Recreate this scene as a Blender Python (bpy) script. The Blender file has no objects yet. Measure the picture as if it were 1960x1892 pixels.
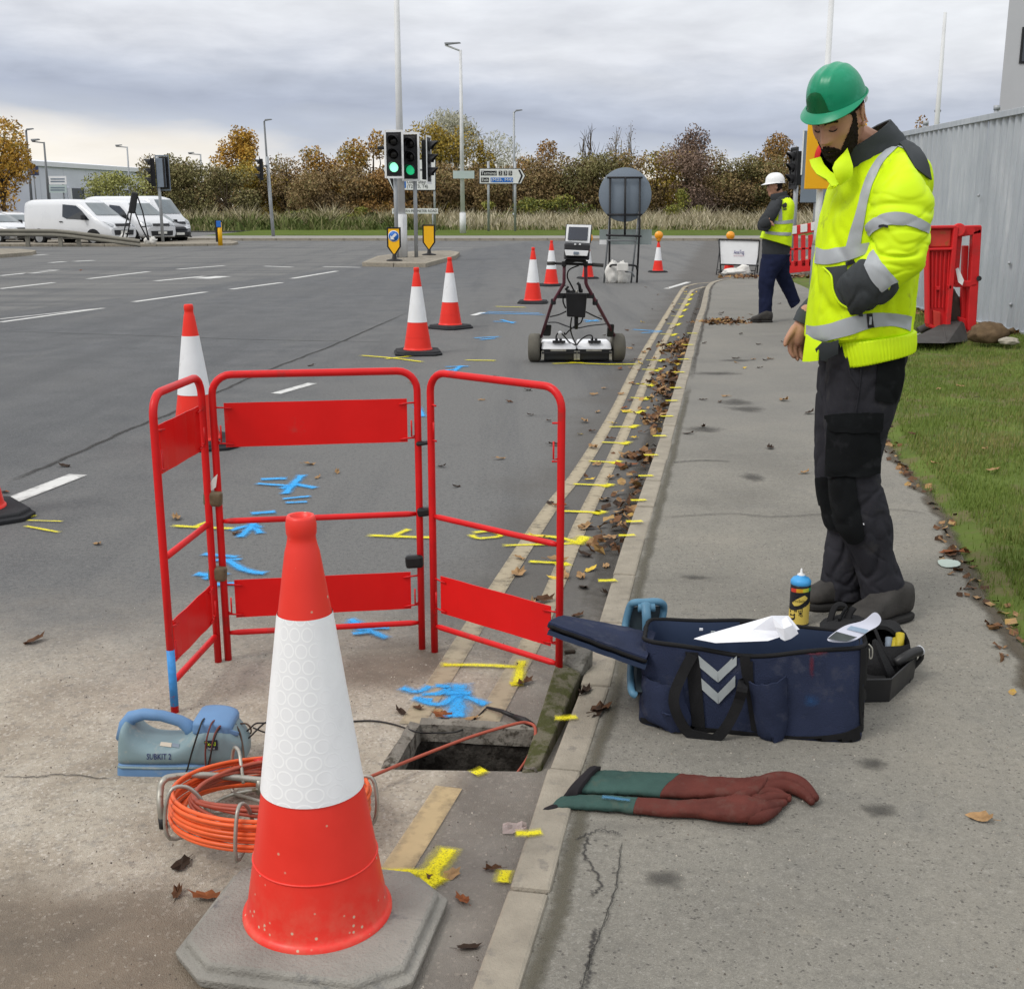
import bpy, math, random, bmesh
from mathutils import Vector, Matrix, noise
from mathutils.bvhtree import BVHTree
random.seed(7)
SC = bpy.context.scene
COL = SC.collection
R = math.radians
# ------------------------------------------------------------------ camera
CAM_H = 1.5
FPX = 2223.0                      # focal length in survey pixels (photo plan 1960 wide)
PITCH = math.atan((946 - 405) / FPX)
cam_d = bpy.data.cameras.new('camera')
cam = bpy.data.objects.new('camera', cam_d)
COL.objects.link(cam)
cam.location = (0,0, CAM_H)
cam.rotation_euler = (math.pi / 2 - PITCH, 0,0)
cam_d.sensor_width = 36
cam_d.lens = 36 * FPX / 1960
cam_d.clip_start = 0.05
cam_d.clip_end = 6000
SC.camera = cam
# ------------------------------------------------------------------ world and sun
SUN_EL, SUN_AZ = R(50), R(-125)    # azimuth from +Y towards +X
SKY_STRENGTH = 0.1
CLOUD_GAIN = 1.16
world = bpy.data.worlds.new('World')
SC.world = world
world.use_nodes = True
wt = world.node_tree
wt.nodes.clear()

def N(nt, typ, ins=None, **at):
 n = nt.nodes.new(typ)
 for k, v in at.items():
  setattr(n, k, v)
 for k, v in (ins or {}).items():
  s = n.inputs[k]
  if isinstance(v, bpy.types.NodeSocket):
   nt.links.new(v, s)
  else:
   if s.type == 'RGBA' and len(v) == 3:
    v = (*v, 1)
   s.default_value = v
 return n

def mth(nt, op, a, b=0.0, c=0.0, clamp=False):
 return N(nt, 'ShaderNodeMath', {0: a, 1: b, 2: c}, operation=op, use_clamp=clamp).outputs[0]

def mixc(nt, f, a, b, mode='MIX'):
 n = N(nt, 'ShaderNodeMix', data_type='RGBA', blend_type=mode)
 for k, v in ((0, f),(6, a),(7, b)):
  if isinstance(v, bpy.types.NodeSocket):
   nt.links.new(v, n.inputs[k])
  else:
   n.inputs[k].default_value = (*v, 1) if k and len(v) == 3 else v
 return n.outputs[2]

def ramp(nt, f, stops, interp='LINEAR'):
 n = N(nt, 'ShaderNodeValToRGB', {0: f})
 cr = n.color_ramp
 cr.interpolation = interp
 while len(cr.elements) < len(stops):
  cr.elements.new(0.5)
 for e, (p, c) in zip(cr.elements, stops):
  e.position = p
  e.color = (c, c, c, 1) if isinstance(c, (int, float)) else (*c, 1)
 return n.outputs[0]

def fbm(nt, vec, scale, detail=4.0, rough=0.55, dist=0.0):
 return N(nt, 'ShaderNodeTexNoise', {'Vector': vec, 'Scale': scale, 'Detail': detail, 'Roughness': rough, 'Distortion': dist}).outputs[0]

def smooth(nt, x, a, b):
 return N(nt, 'ShaderNodeMapRange', {0: x, 1: a, 2: b, 3: 0.0,4: 1.0}, interpolation_type='SMOOTHSTEP').outputs[0]

def build_sky():
 nt = wt
 tc = N(nt, 'ShaderNodeTexCoord').outputs['Generated']
 sky = N(nt, 'ShaderNodeTexSky', sky_type='NISHITA', sun_disc=False, sun_elevation=SUN_EL, sun_rotation=SUN_AZ,
   air_density=1.0, dust_density=2.0)
 sx = N(nt, 'ShaderNodeSeparateXYZ', {0: tc})
 az = mth(nt, 'ARCTAN2', sx.outputs[0], sx.outputs[1])
 el = sx.outputs[2]
 cv = N(nt, 'ShaderNodeCombineXYZ', {0: mth(nt, 'MULTIPLY', az, 2.6),1: mth(nt, 'MULTIPLY', el, 10.0),2: 3.7}).outputs[0]
 n1 = fbm(nt, cv, 1.25,7,0.5,0.25)
 n2 = fbm(nt, cv, 4.6,6,0.55,0.2)
 # elevation of the cloud layers, warped by the noise
 warp = mth(nt, 'MULTIPLY', mth(nt, 'SUBTRACT', n1,0.5),0.11)
 warp = mth(nt, 'ADD', warp, mth(nt, 'MULTIPLY', mth(nt, 'SUBTRACT', n2,0.5),0.03))
 # the break of light is lower towards the right
 tilt = mth(nt, 'MULTIPLY', az, 0.055)
 e2 = mth(nt, 'ADD', mth(nt, 'ADD', el, warp), tilt)
 low = ramp(nt, mth(nt, 'MULTIPLY', e2,4.0, clamp=True), [
  (0.0,(0.92,0.86,0.74)),(0.10,(0.84,0.80,0.74)),(0.205,(0.48,0.52,0.60)),(0.29,(0.39,0.43,0.525)),
  (0.40,(0.47,0.51,0.60)),(0.54,(0.66,0.68,0.73)),(0.70,(0.74,0.76,0.79)),(1.0,(0.62,0.65,0.70))])
 # overhead: an ordinary mottled overcast dome, brighter towards the zenith
 dv = N(nt, 'ShaderNodeVectorMath', {0: tc, 1: (1.0,1.0,2.2)}, operation='MULTIPLY').outputs[0]
 n3 = fbm(nt, dv, 2.4,6,0.55,0.3)
 high = ramp(nt, n3, [(0.3,(0.80,0.83,0.88)),(0.5,(1.06,1.07,1.09)),(0.7,(1.36,1.34,1.30))])
 cl = mixc(nt, smooth(nt, el, 0.2,0.55), low, high)
 mott = mth(nt, 'ADD', 0.80, mth(nt, 'MULTIPLY', n2,0.40))
 cl = mixc(nt, 1.0, cl, N(nt, 'ShaderNodeCombineXYZ', {0: mott, 1: mott, 2: mott}).outputs[0], 'MULTIPLY')
 k = CLOUD_GAIN / SKY_STRENGTH
 cl = mixc(nt, 1.0, cl, (k, k, k), 'MULTIPLY')
 col = mixc(nt, 0.97, sky.outputs[0], cl)
 bg = N(nt, 'ShaderNodeBackground', {0: col, 1: SKY_STRENGTH})
 N(nt, 'ShaderNodeOutputWorld', {0: bg.outputs[0]})

build_sky()
sun_d = bpy.data.lights.new('sun', 'SUN')
sun_d.energy = 1.5
sun_d.angle = R(17)
sun_d.color = (1.0,0.96,0.9)
sun = bpy.data.objects.new('sun', sun_d)
COL.objects.link(sun)
sdir = Vector((math.sin(SUN_AZ) * math.cos(SUN_EL), math.cos(SUN_AZ) * math.cos(SUN_EL), math.sin(SUN_EL)))
sun.rotation_euler = sdir.to_track_quat('Z', 'Y').to_euler()
sun.location = sdir * 30
vs = SC.view_settings
vs.view_transform = 'Standard'
vs.look = 'None'
vs.exposure = 0.0
vs.gamma = 1.0
vs.use_curve_mapping = False
SC.cycles.max_bounces = 6
SC.cycles.transparent_max_bounces = 12

# ------------------------------------------------------------------ survey helpers (photo plan -> metres)
_cp, _sp = math.cos(PITCH), math.sin(PITCH)

def ray(px, py):
 u = (px - 980) / FPX
 v = (946 - py) / FPX
 return Vector((u, _cp + v * _sp, -_sp + v * _cp))

def G(px, py, z=0.0):
 d = ray(px, py)
 return Vector((0,0, CAM_H)) + d * ((z - CAM_H) / d.z)

def P(px, py, Y):
 d = ray(px, py)
 return Vector((0,0, CAM_H)) + d * (Y / d.y)

def V(*a):
 return Vector(a)

def lerp(a, b, t):
 return a + (b - a) * t

# ------------------------------------------------------------------ materials
def M(name, c, r=0.6, var=0.12, scale=6.0, metal=0.0, bump=0.0, bscale=60.0, spec=None, c2=None, thr=None, emit=None, coat=0.0, trans=0.0, alpha=1.0):
 """plain surface with colour wander, optional second colour in worn patches, optional fine relief"""
 m = bpy.data.materials.new(name)
 m.use_nodes = True
 nt = m.node_tree
 b = nt.nodes['Principled BSDF']
 tc = N(nt, 'ShaderNodeTexCoord').outputs['Object']
 nz = fbm(nt, tc, scale, 5,0.6)
 d = tuple(x * (1 - var) for x in c)
 l = tuple(min(1, x * (1 + var)) for x in c)
 col = ramp(nt, nz, [(0.3, d),(0.7, l)])
 if c2:
  n2 = fbm(nt, tc, scale * 2.3,6,0.65)
  t = thr or 0.6
  col = mixc(nt, ramp(nt, n2, [(t - 0.05,0.0),(t + 0.05,1.0)]), col, c2)
 nt.links.new(col, b.inputs['Base Color'])
 rr = N(nt, 'ShaderNodeMapRange', {0: nz, 1: 0.3,2: 0.7,3: max(0, r - 0.08),4: min(1, r + 0.08)}).outputs[0]
 nt.links.new(rr, b.inputs['Roughness'])
 b.inputs['Metallic'].default_value = metal
 b.inputs['Specular IOR Level'].default_value = spec if spec is not None else (0.12 if r > 0.6 else 0.3)
 b.inputs['Coat Weight'].default_value = coat
 b.inputs['Transmission Weight'].default_value = trans
 b.inputs['Alpha'].default_value = alpha
 if bump:
  bn = fbm(nt, tc, bscale, 4,0.6)
  bp = N(nt, 'ShaderNodeBump', {'Strength': bump, 'Distance': 0.01, 'Height': bn})
  nt.links.new(bp.outputs[0], b.inputs['Normal'])
 if emit:
  b.inputs['Emission Color'].default_value = (*emit[0], 1)
  b.inputs['Emission Strength'].default_value = emit[1]
 return m

def M_leafy(name, cols, rough=0.7, trans=0.25):
 """leaf faces: colour per face from the 'tint' attribute through a ramp"""
 m = bpy.data.materials.new(name)
 m.use_nodes = True
 nt = m.node_tree
 b = nt.nodes['Principled BSDF']
 at = N(nt, 'ShaderNodeAttribute', attribute_name='tint').outputs['Fac']
 k = len(cols)
 col = ramp(nt, at, [(i / (k - 1), c) for i, c in enumerate(cols)])
 nt.links.new(col, b.inputs['Base Color'])
 b.inputs['Roughness'].default_value = rough
 b.inputs['Specular IOR Level'].default_value = 0.25
 return m

def M_spray(name, c, soft=0.55, scale=60.0, amount=1.0, rough=0.6):
 """paint on the road: ragged, speckled edge from the strip's own UV"""
 m = bpy.data.materials.new(name)
 m.use_nodes = True
 nt = m.node_tree
 b = nt.nodes['Principled BSDF']
 uv = N(nt, 'ShaderNodeUVMap').outputs[0]
 s = N(nt, 'ShaderNodeSeparateXYZ', {0: uv})
 ob = N(nt, 'ShaderNodeTexCoord').outputs['Object']
 ev = mth(nt, 'ABSOLUTE', mth(nt, 'SUBTRACT', mth(nt, 'MULTIPLY', s.outputs[1], 2.0),1.0))
 eu = mth(nt, 'ABSOLUTE', mth(nt, 'SUBTRACT', mth(nt, 'MULTIPLY', s.outputs[0], 2.0),1.0))
 eu = mth(nt, 'POWER', eu, 6.0)
 e = mth(nt, 'MAXIMUM', ev, eu)
 n1 = fbm(nt, ob, scale, 3,0.7)
 n2 = fbm(nt, ob, scale * 0.22,3,0.6)
 t = mth(nt, 'SUBTRACT', mth(nt, 'ADD', mth(nt, 'MULTIPLY', n1,0.62), mth(nt, 'ADD', mth(nt, 'MULTIPLY', n2,0.5),0.22)), mth(nt, 'MULTIPLY', e, soft))
 a = ramp(nt, t, [(0.16,0.0),(0.68,0.95 * amount)])
 nt.links.new(a, b.inputs['Alpha'])
 col = mixc(nt, n1, tuple(x * 0.8 for x in c), c)
 nt.links.new(col, b.inputs['Base Color'])
 b.inputs['Roughness'].default_value = rough
 return m

def M_aero(name, c, rough=0.6):
 """aerosol paint soaked into the road: soft core, thin overspray, holes where the stones stand proud"""
 m = bpy.data.materials.new(name)
 m.use_nodes = True
 nt = m.node_tree
 b = nt.nodes['Principled BSDF']
 s = N(nt, 'ShaderNodeSeparateXYZ', {0: N(nt, 'ShaderNodeUVMap').outputs[0]})
 ob = N(nt, 'ShaderNodeTexCoord').outputs['Object']
 ev = mth(nt, 'ABSOLUTE', mth(nt, 'SUBTRACT', mth(nt, 'MULTIPLY', s.outputs[1], 2.0),1.0))
 eu = mth(nt, 'POWER', mth(nt, 'ABSOLUTE', mth(nt, 'SUBTRACT', mth(nt, 'MULTIPLY', s.outputs[0], 2.0),1.0)),5.0)
 e = mth(nt, 'MAXIMUM', ev, eu)
 n2 = fbm(nt, ob, 16,3,0.6)
 e = mth(nt, 'ADD', e, mth(nt, 'MULTIPLY', mth(nt, 'SUBTRACT', n2,0.5),0.7))
 core = smooth(nt, e, 0.68,0.22)
 halo = mth(nt, 'MULTIPLY', smooth(nt, e, 0.98,0.5),0.30)
 n1 = fbm(nt, ob, 210,2,0.7)
 hole = ramp(nt, n1, [(0.33,0.25),(0.48,1.0)])
 al = mth(nt, 'MULTIPLY', mth(nt, 'MAXIMUM', mth(nt, 'MULTIPLY', core, 0.92), halo), hole)
 nt.links.new(mth(nt, 'MULTIPLY', al, smooth(nt, mth(nt, 'MAXIMUM', ev, eu),1.0,0.88)), b.inputs['Alpha'])
 nt.links.new(mixc(nt, n1, tuple(x * 0.75 for x in c), c), b.inputs['Base Color'])
 b.inputs['Roughness'].default_value = rough
 b.inputs['Specular IOR Level'].default_value = 0.15
 return m

# ------------------------------------------------------------------ mesh builder
class MB:
 def __init__(s):
  s.v, s.f, s.m, s.s = [], [], [], []

 def add(s, vs, fs, mi=0, sm=False):
  o = len(s.v)
  s.v += [tuple(v) for v in vs]
  for f in fs:
   s.f.append(tuple(i + o for i in f))
   s.m.append(mi)
   s.s.append(sm)
  return s

 def box(s, c, d, rot=None, mi=0):
  c = Vector(c)
  h = Vector(d) / 2
  vs = [Vector((x * h.x, y * h.y, z * h.z)) for x in (-1,1) for y in (-1,1) for z in (-1,1)]
  if rot is not None:
   vs = [rot @ v for v in vs]
  return s.add([c + v for v in vs], [(0,1,3,2),(4,6,7,5),(0,4,5,1),(2,3,7,6),(0,2,6,4),(1,5,7,3)], mi)

 def hexa(s, a, b, mi=0):
  """a, b: two quads (4 points each) joined into a solid"""
  return s.add(list(a) + list(b), [(3,2,1,0),(4,5,6,7),(0,1,5,4),(1,2,6,5),(2,3,7,6),(3,0,4,7)], mi)

 def prism(s, poly, off, mi=0, sm=False):
  n = len(poly)
  off = Vector(off)
  a = [Vector(p) for p in poly]
  return s.add(a + [p + off for p in a], [tuple(range(n))[::-1], tuple(range(n, 2 * n))] + [(i, (i + 1) % n, n + (i + 1) % n, n + i) for i in range(n)], mi, sm)

 def tube(s, pts, r, n=8, mi=0, cap=True, flat=1.0):
  pts = [Vector(p) for p in pts]
  k = len(pts)
  rs = r if isinstance(r, (list, tuple)) else [r] * k
  t0 = (pts[1] - pts[0]).normalized()
  up = Vector((0,0,1)) if abs(t0.z) < 0.9 else Vector((0,1,0))
  x = t0.cross(up).normalized()
  vs = []
  for i, p in enumerate(pts):
   t = (pts[min(i + 1, k - 1)] - pts[max(i - 1,0)]).normalized()
   x = (x - t * x.dot(t)).normalized()
   y = t.cross(x)
   vs += [p + x * (math.cos(a) * rs[i]) + y * (math.sin(a) * rs[i] * flat) for a in (2 * math.pi * j / n for j in range(n))]
  fs = [(i * n + j, i * n + (j + 1) % n, (i + 1) * n + (j + 1) % n, (i + 1) * n + j) for i in range(k - 1) for j in range(n)]
  s.add(vs, fs, mi, True)
  if cap:
   o = len(s.v) - k * n
   s.f += [tuple(range(o, o + n))[::-1], tuple(range(o + (k - 1) * n, o + k * n))]
   s.m += [mi, mi]
   s.s += [False, False]
  return s

 def lathe(s, prof, n=24, c=(0,0,0), mi=0, mat=None, sm=True, cap=True):
  c = Vector(c)
  k = len(prof)
  vs = []
  for r, z in prof:
   for j in range(n):
    a = 2 * math.pi * j / n
    v = Vector((r * math.cos(a), r * math.sin(a), z))
    vs.append(c + (mat @ v if mat else v))
  fs = [(i * n + j, i * n + (j + 1) % n, (i + 1) * n + (j + 1) % n, (i + 1) * n + j) for i in range(k - 1) for j in range(n)]
  s.add(vs, fs, mi, sm)
  o = len(s.v) - k * n
  if cap and prof[0][0] > 1e-6:
   s.f.append(tuple(range(o, o + n))[::-1]); s.m.append(mi); s.s.append(False)
  if cap and prof[-1][0] > 1e-6:
   s.f.append(tuple(range(o + (k - 1) * n, o + k * n))); s.m.append(mi); s.s.append(False)
  return s

 def ball(s, c, r, n=12, mi=0, rot=None):
  r = Vector(r) if not isinstance(r, (int, float)) else Vector((r, r, r))
  m = n // 2 + 1
  vs, c = [], Vector(c)
  for i in range(m + 1):
   for j in range(n):
    th, ph = math.pi * i / m, 2 * math.pi * j / n
    v = Vector((r.x * math.sin(th) * math.cos(ph), r.y * math.sin(th) * math.sin(ph), -r.z * math.cos(th)))
    vs.append(c + (rot @ v if rot else v))
  return s.add(vs, [(i * n + j, i * n + (j + 1) % n, (i + 1) * n + (j + 1) % n, (i + 1) * n + j) for i in range(m) for j in range(n)], mi, True)

 def grid(s, rows, mi=0, sm=True, closed=False):
  a, b = len(rows), len(rows[0])
  fs = [(i * b + j, i * b + (j + 1) % b, (i + 1) * b + (j + 1) % b, (i + 1) * b + j) for i in range(a - 1) for j in range(b if closed else b - 1)]
  return s.add([p for r in rows for p in r], fs, mi, sm)

 def build(s, name, mats, parent=None, loc=None, bevel=0.0, seg=2, solid=0.0, sub=0, offset=-1, kind=None, uv=None, rot=None):
  me = bpy.data.meshes.new(name)
  me.from_pydata(s.v, [], s.f)
  for m in (mats if isinstance(mats, (list, tuple)) else [mats]):
   me.materials.append(m)
  me.polygons.foreach_set('material_index', s.m)
  me.polygons.foreach_set('use_smooth', s.s)
  if uv:
   l = me.uv_layers.new()
   vi = [0] * len(me.loops)
   me.loops.foreach_get('vertex_index', vi)
   l.data.foreach_set('uv', [c for i in vi for c in uv[i]])
  me.validate()
  me.update()
  o = bpy.data.objects.new(name, me)
  COL.objects.link(o)
  if loc is not None:
   o.location = loc
  if rot is not None:
   o.rotation_euler = rot
  if parent is not None:
   put(o, parent)
  if sub:
   q = o.modifiers.new('s', 'SUBSURF'); q.levels = sub; q.render_levels = sub
  if solid:
   q = o.modifiers.new('t', 'SOLIDIFY'); q.thickness = solid; q.offset = offset
   if True in s.s:
    q = o.modifiers.new('e', 'EDGE_SPLIT'); q.split_angle = R(50)
  if bevel:
   q = o.modifiers.new('b', 'BEVEL'); q.width = bevel; q.segments = seg; q.limit_method = 'ANGLE'; q.angle_limit = R(35)
  if kind:
   o['kind'] = kind
  return o

WORLDP = {}

def put(o, parent):
 """parent a part; its mesh is written in world metres when the thing is marked so"""
 o.parent = parent
 root = parent
 if parent.name in WORLDP and parent.parent is None:
  o.matrix_parent_inverse = Matrix.Translation(-parent.location)

def thing(name, label, cat, loc=(0,0,0), rz=0.0, group=None, world=False):
 o = bpy.data.objects.new(name, None)
 o.empty_display_size = 0.1
 COL.objects.link(o)
 o.location = loc
 o.rotation_euler = (0,0, rz)
 tag(o, label, cat, group)
 if world:
  WORLDP[o.name] = 1
 return o

def tag(o, label=None, cat=None, group=None, kind=None):
 if label: o['label'] = label
 if cat: o['category'] = cat
 if group: o['group'] = group
 if kind: o['kind'] = kind
 return o

KIDS = {}

def copy_thing(src, loc, rz, label, group=None):
 def cp(o, par):
  c = o.copy()
  COL.objects.link(c)
  if par is not None:
   c.parent = par
  for ch in [x for x in ALLOBJ() if x.parent is o]:
   cp(ch, c)
  return c
 c = cp(src, None)
 c.location = loc
 c.rotation_euler = (0,0, rz)
 c['label'] = label
 if group:
  c['group'] = group
 return c

def ALLOBJ():
 return list(bpy.data.objects)

FONT = None

def text(name, txt, h, mat, M4, parent=None, align='CENTER', ext=0.001, sx=1.0, bold=0.0):
 """lettering as a thin solid; M4 places it: x along the line, y up, z out of the face"""
 cu = bpy.data.curves.new(name, 'FONT')
 cu.body = txt
 cu.size = h * 1.38
 cu.align_x = align
 cu.align_y = 'CENTER'
 cu.extrude = ext
 cu.offset = bold
 cu.resolution_u = 2
 tmp = bpy.data.objects.new(name, cu)
 me = bpy.data.meshes.new_from_object(tmp)
 bpy.data.objects.remove(tmp)
 me.transform(M4 @ Matrix.Diagonal((sx, 1,1,1)))
 me.materials.clear()
 me.materials.append(mat)
 o = bpy.data.objects.new(name, me)
 COL.objects.link(o)
 if parent is not None:
  put(o, parent)
 return o

def frame(o, x, y):
 """matrix with given origin, x and y axes"""
 x = Vector(x).normalized()
 z = x.cross(Vector(y)).normalized()
 y = z.cross(x)
 m = Matrix((x, y, z)).transposed().to_4x4()
 m.translation = Vector(o)
 return m

def crom(pts, t):
 """Catmull-Rom through a list of vectors/tuples, t in 0..len-1"""
 k = len(pts)
 i = max(0, min(int(math.floor(t)), k - 2))
 u = t - i
 p0, p1, p2, p3 = (pts[max(i - 1,0)], pts[i], pts[i + 1], pts[min(i + 2, k - 1)])
 return [0.5 * (2 * b + (c - a) * u + (2 * a - 5 * b + 4 * c - d) * u * u + (3 * b - a - 3 * c + d) * u ** 3) for a, b, c, d in zip(p0, p1, p2, p3)]

def curve(pts, n):
 k = len(pts)
 return [Vector(crom(pts, (k - 1) * i / (n - 1))) for i in range(n)]

class Loft:
 """skin through rings; ring = (centre, u, v, e): superellipse with half axes u and v"""
 def __init__(s, rings, disp=None):
  s.r = [(*c, *u, *v, e) for c, u, v, e in rings]
  s.disp = disp

 def at0(s, t, th):
  a = crom(s.r, t)
  c, u, v, e = Vector(a[0:3]), Vector(a[3:6]), Vector(a[6:9]), max(1.2, a[9])
  co, si = math.cos(th), math.sin(th)
  k = (abs(co) ** e + abs(si) ** e) ** (-1 / e)
  return c + u * (co * k) + v * (si * k), c

 def at(s, t, th):
  p, c = s.at0(t, th)
  if s.disp:
   d = s.disp(t, th, p)
   if d:
    p = p + (p - c).normalized() * d
  return p

 def rows(s, nt, nth, t0=0.0, t1=None):
  t1 = len(s.r) - 1 if t1 is None else t1
  return [[s.at(lerp(t0, t1, i / nt),2 * math.pi * j / nth) for j in range(nth)] for i in range(nt + 1)]

 def into(s, mb, nt, nth, mi=0, cap0=True, cap1=True, t0=0.0, t1=None):
  rows = s.rows(nt, nth, t0, t1)
  mb.grid(rows, mi, True, True)
  o = len(mb.v) - (nt + 1) * nth
  if cap0:
   mb.f.append(tuple(range(o, o + nth))[::-1]); mb.m.append(mi); mb.s.append(True)
  if cap1:
   mb.f.append(tuple(range(o + nt * nth, o + (nt + 1) * nth))); mb.m.append(mi); mb.s.append(True)
  return rows

def pring(L, Rr, b, Y, e=2.2, tilt=0.0):
 """ring traced on the photo plan: left point, right point, half depth b, standing at depth Y"""
 YL, YR = (Y if isinstance(Y, (tuple, list)) else (Y, Y))
 a, c = P(L[0], L[1], YL), P(Rr[0], Rr[1], YR)
 u = (c - a) / 2
 v = Vector((0, b, tilt * b))
 v = v - u * (v.dot(u) / u.dot(u))
 if v.length > 1e-6:
  v = v.normalized() * b
 return ((a + c) / 2, u, v, e)

def bvh_of(*mbs):
 vs, fs = [], []
 for m in mbs:
  o = len(vs)
  vs += [Vector(v) for v in m.v]
  fs += [tuple(i + o for i in f) for f in m.f]
 return BVHTree.FromPolygons(vs, fs)

def onto(bvh, px, py, off, Yd=None):
 """point of a built surface seen along a survey ray, lifted off it"""
 d = ray(px, py).normalized()
 o = Vector((0,0, CAM_H))
 h, n, i, dist = bvh.ray_cast(o, d)
 if h is None:
  h, n, i, dist = bvh.find_nearest(P(px, py, Yd or 4.1))
 if n.dot(d) > 0:
  n = -n
 return h + n * off

def applique(name, bvh, rows, off, mat, parent, nu=6, nv=None, solid=0.002, Yd=None, sm=True):
 """a real patch laid on a built surface; rows of survey points"""
 nv = nv or (len(rows) - 1) * 3
 k = len(rows)
 w = len(rows[0])
 out = []
 for i in range(nv + 1):
  t = (k - 1) * i / nv
  rr = []
  for j in range(nu + 1):
   q = (w - 1) * j / nu
   a = crom([crom([(*p, 0) for p in r], q) for r in rows], t)
   rr.append(onto(bvh, a[0], a[1], off, Yd))
  out.append(rr)
 mb = MB().grid(out, 0, sm)
 return mb.build(name, mat, parent, solid=solid, offset=0)
# ================================================================== SETTING
def coords(nt):
 return N(nt, 'ShaderNodeTexCoord').outputs['Object']

def side_of(nt, co, a, b):
 """signed distance (m) from the ground line a->b, positive on its left"""
 d = (Vector((b[0], b[1], 0)) - Vector((a[0], a[1], 0))).normalized()
 n = Vector((-d.y, d.x, 0))
 off = -(n.x * a[0] + n.y * a[1])
 q = N(nt, 'ShaderNodeVectorMath', {0: co, 1: n}, operation='DOT_PRODUCT').outputs['Value']
 return mth(nt, 'ADD', q, off)

def new_mat(name):
 m = bpy.data.materials.new(name)
 m.use_nodes = True
 nt = m.node_tree
 return m, nt, nt.nodes['Principled BSDF']

def finish(nt, b, col, rough, height=None, strength=0.3, dist=0.01):
 nt.links.new(col, b.inputs['Base Color'])
 if isinstance(rough, (int, float)):
  b.inputs['Roughness'].default_value = rough
 else:
  nt.links.new(rough, b.inputs['Roughness'])
 if height is not None:
  bp = N(nt, 'ShaderNodeBump', {'Strength': strength, 'Distance': dist, 'Height': height})
  nt.links.new(bp.outputs[0], b.inputs['Normal'])

def grain(nt, co, scale):
 v = N(nt, 'ShaderNodeTexVoronoi', {'Vector': co, 'Scale': scale}, feature='F1')
 return v.outputs['Distance'], v.outputs['Color']

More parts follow.
